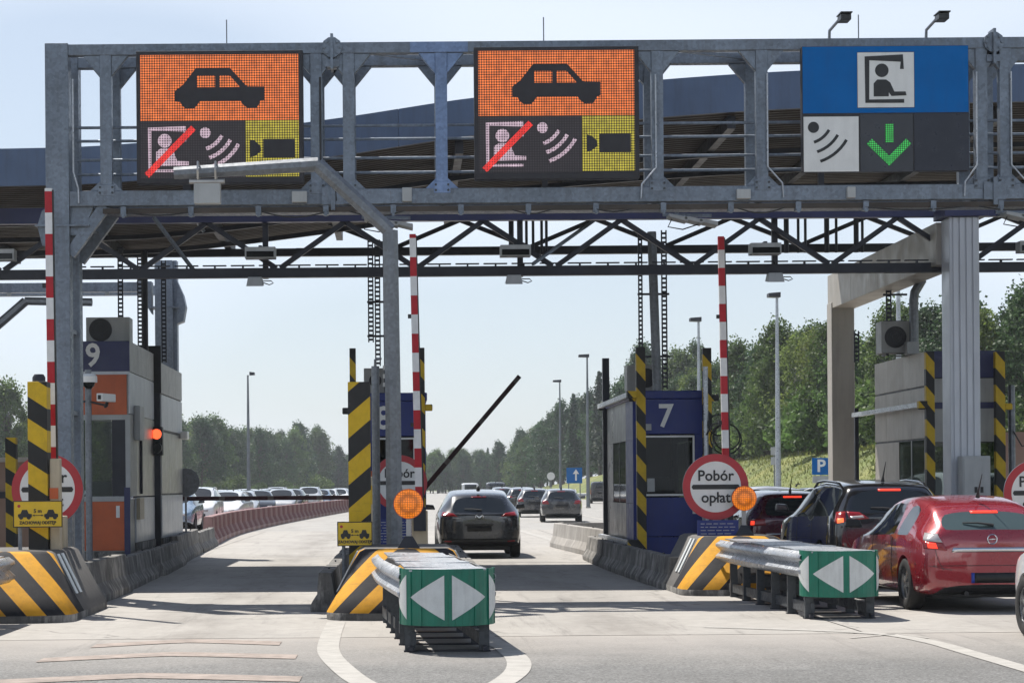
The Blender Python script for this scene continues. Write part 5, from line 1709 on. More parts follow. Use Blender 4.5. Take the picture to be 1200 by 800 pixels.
LENS_C = mat("clear_lens", (0.45, 0.42, 0.42), 0.1, 0.2, 0.1, 20.0, spec=0.8)
BRAKE = mat_emit("brake_glow", (1.0, 0.05, 0.02), 1.1, (0.4, 0.02, 0.02))
BRAKE_O = mat_emit("lamp_glow", (1.0, 0.16, 0.05), 1.3, (0.4, 0.05, 0.02))
PLATE = mat("number_plate", (0.006, 0.006, 0.007), 0.5)
EUBLUE = mat("plate_blue", (0.02, 0.05, 0.30), 0.5)

NP = 8


def stations(kind, Lc, Wc, Hc):
    """rows: y, width factor, sill z, belt z, roof-edge x factor, roof z (fractions of length / height)"""
    T = {
        # y     f     zb   belt  xr    zt
        'hatch': [(0.000, .84, .27, .57, .70, .635), (0.012, .93, .20, .62, .71, .675), (0.085, .985, .16, .655, .655, .915), (0.105, .99, .16, .66, .655, .955),
                  (0.17, 1.0, .15, .655, .67, .978), (0.355, 1.0, .14, .645, .69, .998), (0.375, 1.0, .14, .645, .69, .999), (0.56, 1.0, .14, .63, .69, .975),
                  (0.745, .99, .14, .62, .80, .68), (0.87, .97, .15, .575, .78, .605), (0.965, .91, .18, .49, .70, .51), (1.0, .78, .25, .38, .66, .40)],
        'gtc': [(0.000, .86, .24, .53, .72, .60), (0.014, .945, .17, .60, .735, .70), (0.085, .985, .14, .645, .715, .855), (0.105, .99, .14, .65, .70, .895),
                (0.17, 1.0, .14, .645, .70, .945), (0.30, 1.0, .14, .64, .70, .985), (0.325, 1.0, .14, .64, .70, .99), (0.53, 1.0, .14, .625, .70, .985),
                (0.735, .99, .14, .61, .80, .68), (0.87, .97, .15, .565, .78, .60), (0.965, .91, .18, .48, .70, .50), (1.0, .78, .25, .37, .66, .40)],
        'suv': [(0.000, .87, .28, .60, .74, .66), (0.012, .95, .22, .63, .75, .685), (0.055, .99, .18, .66, .70, .90), (0.075, 1.0, .17, .66, .70, .945),
                (0.15, 1.0, .16, .655, .71, .97), (0.36, 1.0, .15, .645, .73, .99), (0.38, 1.0, .15, .645, .73, .99), (0.57, 1.0, .15, .635, .73, .965),
                (0.74, .99, .15, .63, .83, .69), (0.87, .97, .16, .60, .81, .635), (0.965, .92, .20, .52, .74, .55), (1.0, .82, .28, .42, .70, .44)],
        'cross': [(0.000, .86, .24, .56, .70, .625), (0.014, .95, .19, .60, .71, .655), (0.095, .99, .16, .645, .66, .885), (0.115, 1.0, .155, .65, .66, .925),
                  (0.19, 1.0, .15, .645, .68, .955), (0.36, 1.0, .14, .635, .70, .99), (0.38, 1.0, .14, .635, .70, .99), (0.56, 1.0, .14, .625, .70, .965),
                  (0.73, .99, .14, .615, .82, .68), (0.87, .97, .15, .575, .79, .61), (0.965, .91, .18, .50, .72, .52), (1.0, .80, .25, .40, .68, .42)],
        'van': [(0.000, .93, .22, .58, .88, .93), (0.010, .97, .18, .58, .88, .955), (0.03, 1.0, .15, .58, .88, .975), (0.05, 1.0, .15, .58, .88, .985),
                (0.15, 1.0, .14, .58, .88, .992), (0.38, 1.0, .13, .58, .88, .998), (0.40, 1.0, .13, .58, .88, .998), (0.62, 1.0, .13, .57, .86, .97),
                (0.80, .99, .13, .55, .86, .62), (0.90, .97, .14, .50, .82, .55), (0.97, .92, .17, .42, .76, .45), (1.0, .84, .24, .35, .72, .37)],
    }[kind]
    return [(y * Lc, f * Wc / 2, zb * Hc, be * Hc, xr * Wc / 2, zt * Hc) for y, f, zb, be, xr, zt in T]


def car_shell(kind, Lc, Wc, Hc, wheels, wr):
    st = stations(kind, Lc, Wc, Hc)
    bm = bmesh.new()
    mi = {}
    rows = []
    for (y, w, zb, be, xr, zt) in st:
        xe = min(xr, w * 0.96)
        half = [(0, zb), (0.80 * w, zb), (0.955 * w, zb + 0.05), (w, zb + (be - zb) * 0.5), (0.965 * w, be),
                (xe, zt - 0.055 * Hc if zt - be > 0.2 else be + (zt - be) * 0.55), (xe * 0.92, zt - 0.012 * Hc), (0, zt)]
        r = [bm.verts.new((x, y, z)) for x, z in half]
        l_ = [r[0]] + [bm.verts.new((-x, y, z)) for x, z in half[1:-1]] + [r[-1]]
        rows.append((r, l_))
    # material: 0 body, 1 rear glass, 2 side glass, 3 windscreen, 4 trim
    cr = bm.edges.layers.float.new("crease_edge")
    for i in range(len(rows) - 1):
        for s in (0, 1):
            a, b_ = rows[i][s], rows[i + 1][s]
            for j in range(NP - 1):
                m = 0
                van = kind == 'van'
                if j == 6 and i == 1 and not van:
                    m = 1
                if j == 4 and i in (4, 6):
                    m = 2
                if j == 4 and i in (3,) and kind in ('suv', 'cross'):
                    m = 2
                if j == 4 and i == 7:
                    m = 2
                if j == 6 and i == 7:
                    m = 3
                if j <= (0 if kind in ('gtc', 'hatch') else 1):
                    m = 4
                q = (a[j], a[j + 1], b_[j + 1], b_[j])
                if len({v for v in q}) < 4:
                    q = tuple(dict.fromkeys(q))
                f = bm.faces.new(q if s else tuple(reversed(q)))
                f.material_index = m
    for end in (0, -1):
        r, l_ = rows[end]
        mid = None
        for j in range(NP - 1):
            q = list(dict.fromkeys((r[j], r[j + 1], l_[j + 1], l_[j])))
            f = bm.faces.new(q if end == 0 else tuple(reversed(q)))
            f.material_index = 4 if j <= (0 if kind in ('gtc', 'hatch') else 1) else 0
    bmesh.ops.recalc_face_normals(bm, faces=bm.faces)
    bm.edges.ensure_lookup_table()
    for e in bm.edges:
        ms = {f.material_index for f in e.link_faces}
        if len(ms) > 1 and ms & {1, 2, 3}:
            e[cr] = 0.75
        elif len(ms) > 1:
            e[cr] = 0.5
    for (r, l_) in rows:                            # keep the shoulder line crisp
        pass
    for i in range(len(rows) - 1):
        for s in (0, 1):
            e = bm.edges.get((rows[i][s][4], rows[i + 1][s][4]))
            if e:
                e[cr] = max(e[cr], 0.45)
            e = bm.edges.get((rows[i][s][2], rows[i + 1][s][2]))
            if e:
                e[cr] = max(e[cr], 0.4)
    for s in (0, 1):
        for j in range(2, 6):
            e = bm.edges.get((rows[1][s][j], rows[1][s][j + 1]))
            if e:
                e[cr] = 0.3
    e = bm.edges.get((rows[1][0][6], rows[1][0][7]))
    me = bpy.data.meshes.new("shell"); bm.to_mesh(me); bm.free()
    for m in range(5):
        me.materials.append(None)
    o = bpy.data.objects.new("shell", me); COL.objects.link(o)
    sub = o.modifiers.new("s", 'SUBSURF'); sub.levels = 2; sub.render_levels = 2
    cm = MB()
    for wy in wheels:
        for sx in (-1, 1):
            cm.disc((0, wy, wr * 0.99), wr * 1.13, min(sx * Wc * 0.30, sx * Wc * 0.62), max(sx * Wc * 0.30, sx * Wc * 0.62), 'x', 36)
    co = cm.build("cutter", TRIM)
    bo = o.modifiers.new("b", 'BOOLEAN'); bo.operation = 'DIFFERENCE'; bo.object = co; bo.solver = 'EXACT'
    dg = bpy.context.evaluated_depsgraph_get()
    res = bpy.data.meshes.new_from_object(o.evaluated_get(dg))
    bpy.data.objects.remove(o); bpy.data.objects.remove(co)
    bm = bmesh.new(); bm.from_mesh(res)
    for f in bm.faces:
        c = f.calc_center_median()
        for wy in wheels:
            d = math.hypot(c.y - wy, c.z - wr * 0.99)
            if d < wr * 1.12 + 0.001 and abs(c.x) < Wc * 0.5 and (abs(f.normal.x) > 0.9 and abs(abs(c.x) - Wc * 0.30) < 0.02 or abs(f.normal.x) < 0.05 and d > wr * 1.05):
                f.material_index = 4
    bm.to_mesh(res)
    bvh = BVHTree.FromBMesh(bm)
    return res, bm, bvh


def split_shell(bm, index, name, mats, parent):
    b2 = bm.copy()
    bmesh.ops.delete(b2, geom=[f for f in b2.faces if f.material_index not in index], context='FACES')
    if not b2.faces:
        b2.free(); return None
    for f in b2.faces:
        f.material_index = index.index(f.material_index)
    me = bpy.data.meshes.new(name); b2.to_mesh(me); b2.free()
    for m in mats:
        me.materials.append(m)
    me.shade_smooth(); me.set_sharp_from_angle(angle=R(40))
    o = bpy.data.objects.new(name, me); COL.objects.link(o)
    if parent:
        o.parent = parent
    return o


def patch(bvh, name, m, parent, quad, nu=8, nv=5, off=0.008, ddir=(0, 1, 0), y0=0.1, thick=0.006):
    """a thin lens or plate laid on the body: quad of (x, z) corners projected along ddir"""
    d = Vector(ddir).normalized()
    mb = MB(); P = []
    for i in range(nu + 1):
        for j in range(nv + 1):
            u, v_ = i / nu, j / nv
            x = (quad[0][0] * (1 - u) + quad[1][0] * u) * (1 - v_) + (quad[3][0] * (1 - u) + quad[2][0] * u) * v_
            z = (quad[0][1] * (1 - u) + quad[1][1] * u) * (1 - v_) + (quad[3][1] * (1 - u) + quad[2][1] * u) * v_
            o = Vector((x, y0, z)) - d * 3
            h = bvh.ray_cast(o, d)
            P.append((h[0] - d * off) if h[0] is not None else Vector((x, y0, z)))
    mb.v = [tuple(p) for p in P]
    for i in range(nu):
        for j in range(nv):
            a = i * (nv + 1) + j
            mb.f.append((a, a + nv + 1, a + nv + 2, a + 1)); mb.mi.append(0)
    me = bpy.data.meshes.new(name)
    me.from_pydata(mb.v, [], mb.f)
    b = bmesh.new(); b.from_mesh(me); bmesh.ops.recalc_face_normals(b, faces=b.faces)
    c = sum((f.normal for f in b.faces), Vector())
    if c.dot(d) > 0:
        bmesh.ops.reverse_faces(b, faces=b.faces)
    b.to_mesh(me); b.free()
    me.materials.append(m); me.shade_smooth()
    o = bpy.data.objects.new(name, me); COL.objects.link(o); o.parent = parent
    s = o.modifiers.new("t", 'SOLIDIFY'); s.thickness = thick + off * 0.8; s.offset = -1
    return o


WHEELS = {}


def add_wheels(parent, Wc, wheels, wr, spokes=5):
    key = (round(wr, 3), spokes)
    if key not in WHEELS:
        prof = [(0.62, -0.095), (0.70, -0.105), (0.90, -0.11), (0.975, -0.095), (1.0, -0.06), (1.0, 0.06), (0.975, 0.095), (0.90, 0.11), (0.70, 0.105), (0.62, 0.095)]
        mb = MB(); K = 32
        for k in range(K):
            a = 2 * math.pi * k / K
            for r, x in prof:
                mb.v.append((x, wr * r * math.cos(a), wr * r * math.sin(a)))
        n = len(prof)
        for k in range(K):
            for j in range(n - 1):
                a, b_ = k * n + j, ((k + 1) % K) * n + j
                mb.f.append((a, b_, b_ + 1, a + 1)); mb.mi.append(0)
        ty = mb.build("tyre", RUBBER, None, smooth=True, angle=40)
        mb = MB()
        K = 28
        for r0, r1, x0, x1 in ((0.66, 0.60, 0.09, 0.085), (0.60, 0.57, 0.085, 0.0)):
            for k in range(K):
                a, b_ = 2 * math.pi * k / K, 2 * math.pi * (k + 1) / K
                mb.poly([(x0, wr * r0 * math.cos(a), wr * r0 * math.sin(a)), (x0, wr * r0 * math.cos(b_), wr * r0 * math.sin(b_)),
                         (x1, wr * r1 * math.cos(b_), wr * r1 * math.sin(b_)), (x1, wr * r1 * math.cos(a), wr * r1 * math.sin(a))])
        for k in range(spokes):
            for da in (-0.13, 0.13):
                a = 2 * math.pi * k / spokes + da * 0.35; b_ = 2 * math.pi * k / spokes + da
                p = (0.075, wr * 0.10 * math.cos(a), wr * 0.10 * math.sin(a)); q = (0.06, wr * 0.62 * math.cos(b_), wr * 0.62 * math.sin(b_))
                mb.bar(p, q, 0.032, 0.03, (1, 0, 0))
        mb.disc((0, 0, 0), wr * 0.16, 0.05, 0.085, 'x', 16)
        rim = mb.build("rim", ALLOY, None, smooth=True, angle=30)
        dk = MB().disc((0, 0, 0), wr * 0.6, -0.03, 0.0, 'x', 24).build("brake_disc", TRIM, None)
        WHEELS[key] = (ty.data, rim.data, dk.data)
        for o in (ty, rim, dk):
            bpy.data.objects.remove(o)
    ty, rim, dk = WHEELS[key]
    for wy in wheels:
        for sx in (-1, 1):
            w = bpy.data.objects.new("wheel", ty); COL.objects.link(w); w.parent = parent
            w.location = (sx * (Wc / 2 - 0.125), wy, wr)
            if sx < 0:
                w.rotation_euler = (0, 0, math.pi)
            for nm, me in (("rim", rim), ("brake_disc", dk)):
                o = bpy.data.objects.new(nm, me); COL.objects.link(o); o.parent = w


def car(name, label, cat, kind, Lc, Wc, Hc, skin, wheels, wr, lamp='hatch', group=None, roof_rails=False, glass=CARGLASS, brake=True, spokes=5, detail=True):
    """a car facing +Y with its rear bumper at y=0"""
    t = thing(name, label, cat, (0, 0, 0), group)
    res, bm, bvh = car_shell(kind, Lc, Wc, Hc, wheels, wr)
    split_shell(bm, [0], "body", [skin], t)
    split_shell(bm, [4], "lower_trim", [TRIM], t)
    split_shell(bm, [1], "rear_window", [glass], t)
    for sx in (-1, 1):
        for fy0, fy1 in ((-1, 0.365), (0.365, 9)):
            b3 = bm.copy()
            bmesh.ops.delete(b3, geom=[f for f in b3.faces if f.material_index != 2 or f.calc_center_median().x * sx < 0 or not fy0 * Lc <= f.calc_center_median().y < fy1 * Lc], context='FACES')
            split_shell(b3, [2], "side_window", [CARGLASS], t); b3.free()
    split_shell(bm, [3], "windscreen", [CARGLASS], t)
    add_wheels(t, Wc, wheels, wr, spokes)
    W2 = Wc / 2
    H = Hc
    for sx in (-1, 1):                              # door mirrors
        my = (0.62 if lamp == 'cross' else 0.70) * Lc
        mz = 0.72 * H
        mb = MB().hexa([(sx * (W2 - 0.02), my, mz - 0.07), (sx * (W2 + 0.23), my + 0.02, mz - 0.06), (sx * (W2 + 0.17), my + 0.13, mz - 0.05), (sx * (W2 - 0.02), my + 0.1, mz - 0.05)],
                       [(sx * (W2 + 0.02), my, mz + 0.06), (sx * (W2 + 0.22), my + 0.02, mz + 0.075), (sx * (W2 + 0.16), my + 0.12, mz + 0.05), (sx * (W2 + 0.02), my + 0.1, mz + 0.04)])
        mb.build("mirror", TRIM if lamp == 'opel' else skin, t, bevel=0.03)
    ex = lambda x: x
    if lamp == 'opel':
        for sx in (-1, 1):
            d = (-sx * 0.6, 1, 0)
            patch(bvh, "tail_light", LENS_R, t, [(sx * 0.48, 0.765), (sx * 0.80, 0.79), (sx * 0.84, 0.89), (sx * 0.54, 0.86)], 8, 6, 0.01, d, 0.12)
            patch(bvh, "clear_lens", LENS_C, t, [(sx * 0.545, 0.865), (sx * 0.835, 0.895), (sx * 0.845, 0.985), (sx * 0.63, 0.975)], 8, 4, 0.011, d, 0.12)
            if brake:
                patch(bvh, "brake_lamp", BRAKE, t, [(sx * 0.60, 0.79), (sx * 0.73, 0.80), (sx * 0.75, 0.87), (sx * 0.63, 0.86)], 4, 3, 0.018, d, 0.12)
        patch(bvh, "chrome_strip", CHROME, t, [(-0.50, 0.745), (0.50, 0.745), (0.48, 0.80), (-0.48, 0.80)], 14, 2, 0.012)
        patch(bvh, "number_plate", PLATE, t, [(-0.22, 0.365), (0.28, 0.365), (0.28, 0.49), (-0.22, 0.49)], 6, 2, 0.014)
        patch(bvh, "plate_band", EUBLUE, t, [(-0.26, 0.365), (-0.223, 0.365), (-0.223, 0.49), (-0.26, 0.49)], 2, 2, 0.014)
        patch(bvh, "bumper_groove", TRIM, t, [(-0.82, 0.575), (0.82, 0.575), (0.82, 0.583), (-0.82, 0.583)], 16, 1, 0.003)
        patch(bvh, "tailgate_seam", TRIM, t, [(-0.62, 0.305), (0.62, 0.305), (0.62, 0.313), (-0.62, 0.313)], 16, 1, 0.002)
        hy = bvh.ray_cast(Vector((0, -2, 0.90)), Vector((0, 1, 0)))[0].y - 0.018
        mb = MB()
        mb.tube([(0.058 * math.cos(2 * math.pi * k / 24), hy, 0.90 + 0.058 * math.sin(2 * math.pi * k / 24)) for k in range(25)], 0.007, 5, False)
        mb.build("badge_ring", CHROME, t)
        MB().prism([(-0.066, 0.893), (0.005, 0.907), (0.002, 0.892), (0.066, 0.907), (-0.005, 0.893), (-0.002, 0.908)], hy - 0.004, hy + 0.008).build("badge_bolt", CHROME, t)
    elif lamp == 'suv':
        for sx in (-1, 1):
            d = (-sx * 0.5, 1, 0)
            patch(bvh, "tail_light", LENS_R, t, [(sx * 0.66, 1.03), (sx * 0.87, 1.0), (sx * 0.87, 1.17), (sx * 0.70, 1.18)], 6, 5, 0.012, d, 0.1)
            patch(bvh, "tail_light", LENS_R, t, [(sx * 0.36, 1.07), (sx * 0.655, 1.04), (sx * 0.69, 1.18), (sx * 0.50, 1.165)], 6, 4, 0.012, (0, 1, 0), 0.1)
            patch(bvh, "clear_lens", LENS_C, t, [(sx * 0.44, 1.085), (sx * 0.64, 1.065), (sx * 0.65, 1.105), (sx * 0.46, 1.12)], 5, 2, 0.02)
            if brake:
                patch(bvh, "brake_lamp", BRAKE_O, t, [(sx * 0.70, 1.02), (sx * 0.81, 1.005), (sx * 0.82, 1.075), (sx * 0.71, 1.08)], 3, 3, 0.022, d, 0.1)
        patch(bvh, "number_plate", PLATE, t, [(-0.27, 0.83), (0.27, 0.83), (0.27, 0.945), (-0.27, 0.945)], 6, 2, 0.014)
        patch(bvh, "bumper_insert", TRIM, t, [(-0.78, 0.42), (0.78, 0.42), (0.80, 0.55), (-0.80, 0.55)], 14, 2, 0.012)
    elif lamp == 'cross':
        for sx in (-1, 1):
            d = (-sx * 0.5, 1, 0)
            patch(bvh, "tail_light", LENS_R, t, [(sx * 0.42, 0.925), (sx * 0.86, 0.95), (sx * 0.87, 1.04), (sx * 0.55, 1.0)], 8, 4, 0.012, d, 0.1)
            patch(bvh, "chrome_accent", CHROME, t, [(sx * 0.40, 0.895), (sx * 0.60, 0.90), (sx * 0.60, 0.912), (sx * 0.41, 0.91)], 4, 1, 0.012)
            patch(bvh, "reflector", LENS_R, t, [(sx * 0.62, 0.36), (sx * 0.78, 0.37), (sx * 0.78, 0.40), (sx * 0.62, 0.39)], 4, 1, 0.012)
        patch(bvh, "number_plate", PLATE, t, [(-0.27, 0.60), (0.27, 0.60), (0.27, 0.72), (-0.27, 0.72)], 6, 2, 0.014)
        patch(bvh, "plate_recess", TRIM, t, [(-0.32, 0.725), (0.32, 0.725), (0.30, 0.76), (-0.30, 0.76)], 6, 1, 0.012)
        patch(bvh, "bumper_insert", TRIM, t, [(-0.84, 0.30), (0.84, 0.30), (0.84, 0.44), (-0.84, 0.44)], 16, 2, 0.010)
        hy = bvh.ray_cast(Vector((0, -2, 0.93)), Vector((0, 1, 0)))[0].y - 0.014
        MB().tube([(0.085 * math.cos(2 * math.pi * k / 24), hy, 0.93 + 0.068 * math.sin(2 * math.pi * k / 24)) for k in range(25)], 0.008, 5, False).build("badge_ring", CHROME, t)
        MB().prism([(-0.075, 0.955), (-0.05, 0.955), (0, 0.92), (0.05, 0.955), (0.075, 0.955), (0.03, 0.905), (0, 0.895), (-0.03, 0.905)], hy - 0.004, hy + 0.008).build("badge_wing", CHROME, t)
    elif lamp == 'hatch':
        for sx in (-1, 1):
            d = (-sx * 0.5, 1, 0)
            patch(bvh, "tail_light", LENS_R, t, [(sx * 0.48, 0.80), (sx * 0.84, 0.80), (sx * 0.84, 0.96), (sx * 0.55, 0.94)], 6, 4, 0.012, d, 0.1)
            if brake:
                patch(bvh, "brake_lamp", BRAKE, t, [(sx * 0.66, 0.83), (sx * 0.76, 0.83), (sx * 0.77, 0.89), (sx * 0.66, 0.88)], 3, 3, 0.02, d, 0.1)
        patch(bvh, "number_plate", PLATE, t, [(-0.27, 0.66), (0.27, 0.66), (0.27, 0.78), (-0.27, 0.78)], 6, 2, 0.014)
        patch(bvh, "bumper_insert", TRIM, t, [(-0.80, 0.26), (0.80, 0.26), (0.80, 0.36), (-0.80, 0.36)], 16, 2, 0.010)
    elif lamp == 'citro':
        for sx in (-1, 1):
            d = (-sx * 0.5, 1, 0)
            patch(bvh, "tail_light", LENS_R, t, [(sx * 0.50, 0.84), (sx * 0.84, 0.82), (sx * 0.84, 0.95), (sx * 0.52, 0.96)], 6, 4, 0.012, d, 0.1)
            patch(bvh, "brake_lamp", BRAKE, t, [(sx * 0.73, 0.85), (sx * 0.83, 0.845), (sx * 0.83, 0.92), (sx * 0.73, 0.92)], 3, 3, 0.022, d, 0.1)
        patch(bvh, "chrome_strip", CHROME, t, [(-0.55, 0.665), (0.55, 0.665), (0.55, 0.69), (-0.55, 0.69)], 10, 1, 0.012)
        patch(bvh, "number_plate", PLATE, t, [(-0.26, 0.50), (0.26, 0.50), (0.26, 0.61), (-0.26, 0.61)], 6, 2, 0.014)
        hy = bvh.ray_cast(Vector((0, -2, 0.88)), Vector((0, 1, 0)))[0].y - 0.02
        for k in (0, 1):
            z = 0.85 + 0.045 * k
            MB().prism([(-0.07, z), (0, z + 0.055), (0.07, z), (0.07, z - 0.022), (0, z + 0.033), (-0.07, z - 0.022)], hy - 0.004, hy + 0.01).build("badge_chevron", CHROME, t)
    elif lamp == 'van':
        for sx in (-1, 1):
            d = (-sx * 0.5, 1, 0)
            patch(bvh, "tail_light", LENS_R, t, [(sx * (W2 - 0.13), 0.80), (sx * (W2 - 0.01), 0.80), (sx * (W2 - 0.02), 1.22), (sx * (W2 - 0.12), 1.22)], 3, 6, 0.012, d, 0.1)
        patch(bvh, "rear_window", CARGLASS, t, [(-0.62, 1.15), (0.62, 1.15), (0.60, 0.90 * H), (-0.60, 0.90 * H)], 8, 4, 0.010)
        patch(bvh, "number_plate", PLATE, t, [(-0.26, 0.85), (0.26, 0.85), (0.26, 0.96), (-0.26, 0.96)], 6, 2, 0.014)
        patch(bvh, "bumper_insert", TRIM, t, [(-0.85, 0.35), (0.85, 0.35), (0.85, 0.52), (-0.85, 0.52)], 10, 2, 0.012)
    if lamp in ('opel', 'cross', 'suv', 'citro', 'hatch'):      # tailgate and bumper shut lines
        st = stations(kind, Lc, Wc, Hc)
        zb_, zw_ = 0.36 * H, st[1][5]
        for sx in (-1, 1):
            pts = []
            for k in range(9):
                f = k / 8
                h = bvh.ray_cast(Vector((sx * (0.60 + 0.10 * math.sin(f * 3.0)) * W2 / 0.9, -2, zb_ + (zw_ - zb_) * f)), Vector((0, 1, 0)))[0]
                if h is not None:
                    pts.append(h + Vector((0, 0.001, 0)))
            if len(pts) > 2:
                MB().tube(pts, 0.0045, 4).build("shut_line", TRIM, t)
            pts = []
            for k in range(9):
                x = sx * W2 * (0.55 + 0.42 * k / 8)
                h = bvh.ray_cast(Vector((x, -2, zb_ + 0.07 * (k / 8))), Vector((0, 1, 0)))[0]
                if h is not None:
                    pts.append(h + Vector((0, 0.001, 0)))
            if len(pts) > 2:
                MB().tube(pts, 0.0045, 4).build("shut_line", TRIM, t)
        MB().tube([(-0.35 * W2, 0.25, 0.24), (-0.35 * W2, 0.03, 0.235)], 0.03, 10).build("exhaust", TRIM, t, smooth=True)
    # third brake light, wiper, aerial
    if lamp != 'van':
        st = stations(kind, Lc, Wc, Hc)
        zt = st[2][5] - 0.012
        patch(bvh, "high_brake_lamp", BRAKE if brake else LENS_R, t, [(-0.17, zt - 0.012), (0.17, zt - 0.012), (0.17, zt + 0.012), (-0.17, zt + 0.012)], 8, 1, 0.014)
        zw = st[1][5] + 0.05
        h0 = bvh.ray_cast(Vector((0.05, -2, zw)), Vector((0, 1, 0)))[0]; h1 = bvh.ray_cast(Vector((-0.32, -2, zw + 0.03)), Vector((0, 1, 0)))[0]
        MB().tube([h0 + Vector((0, -0.025, 0)), (h0 + h1) / 2 + Vector((0, -0.035, 0.012)), h1 + Vector((0, -0.02, 0))], [0.018, 0.012, 0.008], 6).build("wiper", TRIM, t, smooth=True)
    ay = 0.14 * Lc
    MB().tube([(0, ay, H * 0.965), (0, ay - 0.03, H * 1.0 + 0.02), (0, ay - 0.2, H + (0.24 if lamp in ('suv', 'opel', 'citro') else 0.05))],
              [0.03, 0.012, 0.004] if lamp in ('suv', 'opel', 'citro') else [0.045, 0.03, 0.008], 6).build("aerial", TRIM, t, smooth=True)
    if roof_rails:
        for sx in (-1, 1):
            xr = Wc / 2 * 0.70
            pts = []
            for k in range(9):
                yy = (0.10 + 0.44 * k / 8) * Lc
                h = bvh.ray_cast(Vector((sx * xr, yy, 4)), Vector((0, 0, -1)))[0]
                lift = 0.05 if 0 < k < 8 else -0.005
                pts.append((sx * xr, yy, h.z + lift))
            MB().tube(pts, 0.02, 8).build("roof_rail", GALV_L if lamp != 'suv' else P_BLACK, t, smooth=True)
    # door seams on the flanks
    for sx in (-1, 1):
        for fy in (0.34, 0.58):
            pts = []
            for k in range(7):
                z = H * (0.20 + 0.42 * k / 6)
                h = bvh.ray_cast(Vector((sx * 3, fy * Lc, z)), Vector((-sx, 0, 0)))[0]
                if h is not None:
                    pts.append(h + Vector((sx * 0.0015, 0, 0)))
            if len(pts) > 2:
                MB().tube(pts, 0.004, 4).build("door_seam", TRIM, t)
            h = bvh.ray_cast(Vector((sx * 3, (fy + 0.03) * Lc, H * 0.56)), Vector((-sx, 0, 0)))[0]
            if h is not None and fy < 0.5:
                MB().box(h.x - 0.012, h.x + 0.012, h.y, h.y + 0.17, h.z - 0.015, h.z + 0.015).build("door_handle", skin, t, bevel=0.008)
    for sx in (-1, 1):                              # headlamps
        patch(bvh, "headlight", LENS_C, t, [(sx * 0.36, 0.40 * H), (sx * 0.60, 0.40 * H), (sx * 0.62, 0.455 * H), (sx * 0.38, 0.44 * H)], 4, 3, 0.012, (0, -1, 0), Lc - 0.1)
    MB().box(-0.5, 0.5, Lc - 0.1, Lc + 0.004, 0.27 * H, 0.35 * H).build("front_grille", TRIM, t, bevel=0.02)
    MB().box(-W2 * 0.72, W2 * 0.72, 0.35, Lc - 0.4, 0.17, 0.17 + 0.08 * H).build("underbody", TRIM, t)
    bm.free()
    return t


def put(o, x, y, rz=0.0):
    o.location = (x, y, 0.0); o.rotation_euler = (0, 0, rz)
    return o


opel = put(car("red_hatchback", "glossy red hatchback with a chrome strip waiting nearest in the queue", "car", 'gtc', 4.29, 1.78, 1.46, P_RED, (0.86, 3.47), 0.325, 'opel', glass=CARGLASS_L), 7.24, 26.15, R(1.2))
suv = put(car("black_suv", "black suv with roof rails waiting in front of the red hatchback", "car", 'suv', 4.5, 1.84, 1.68, P_BLACK, (0.95, 3.62), 0.35, 'suv', roof_rails=True), 7.36, 31.9, R(1.5))
plum = put(car("plum_hatchback", "plum red car with lit brake lamps heading the queue at booth 7", "car", 'hatch', 4.1, 1.74, 1.50, P_PLUM, (0.8, 3.35), 0.31, 'citro'), 7.25, 39.2, 0)
cross = put(car("grey_crossover", "dark grey crossover driving out of the lane beside booth 8", "car", 'cross', 4.28, 1.90, 1.55, P_GREY, (0.82, 3.42), 0.35, 'cross', brake=False), 1.73, 47.3, 0)
c = put(dup(plum, label="white car entering at the picture edge behind the red hatchback, only a wheel showing", skin=P_WHITE), 7.30, 18.8, 0); c.name = "white_car"
for k in children(c):
    if k.name.startswith("mirror"):
        bpy.data.objects.remove(k)
est = put(car("grey_estate", "grey estate car driving away beyond the crossover", "car", 'hatch', 4.55, 1.84, 1.48, P_MID, (0.88, 3.55), 0.32, 'hatch', brake=False, roof_rails=True), 6.95, 92.5, R(-3))
van = put(car("dark_van", "dark van far away beside booth 7's guard posts", "van", 'van', 4.6, 1.86, 1.95, P_GREY, (0.75, 3.5), 0.33, 'van', brake=False), 17.5, 187, R(-4))
van2 = put(dup(van, label="white van far ahead, just above the roof of the crossover", skin=P_WHITE), 7.0, 215, R(2)); van2.name = "white_van"
c = put(dup(cross, label="dark suv following the estate car's lane, second in line", skin=P_BLACK), 6.9, 122, R(-3)); c.name = "grey_suv"
c = put(dup(est, label="mid grey car tucked between estate car and dark suv", skin=P_MID), 6.75, 108, R(-3)); c.name = "grey_estate"
c = put(dup(cross, label="dark crossover leading the line ahead of the dark suv", skin=P_GREY), 7.1, 150, R(-2)); c.name = "grey_crossover"
c = put(dup(van, label="small dark van leading the far line of cars", skin=P_MID), 8.2, 185, R(-2)); c.name = "grey_van"
c = put(dup(cross, label="silver car parked beyond the queue, below the parking sign", skin=P_SILVER), 14.3, 74, R(80)); c.name = "silver_crossover"
c = put(dup(est, label="dark car parked beyond the queue below the parking sign", skin=P_BLACK), 17.4, 79, R(75)); c.name = "black_estate"
c = put(dup(van, label="white van parked beyond the grey booth, seen through its windows", skin=P_WHITE), 17.9, 66, R(20)); c.name = "white_van"

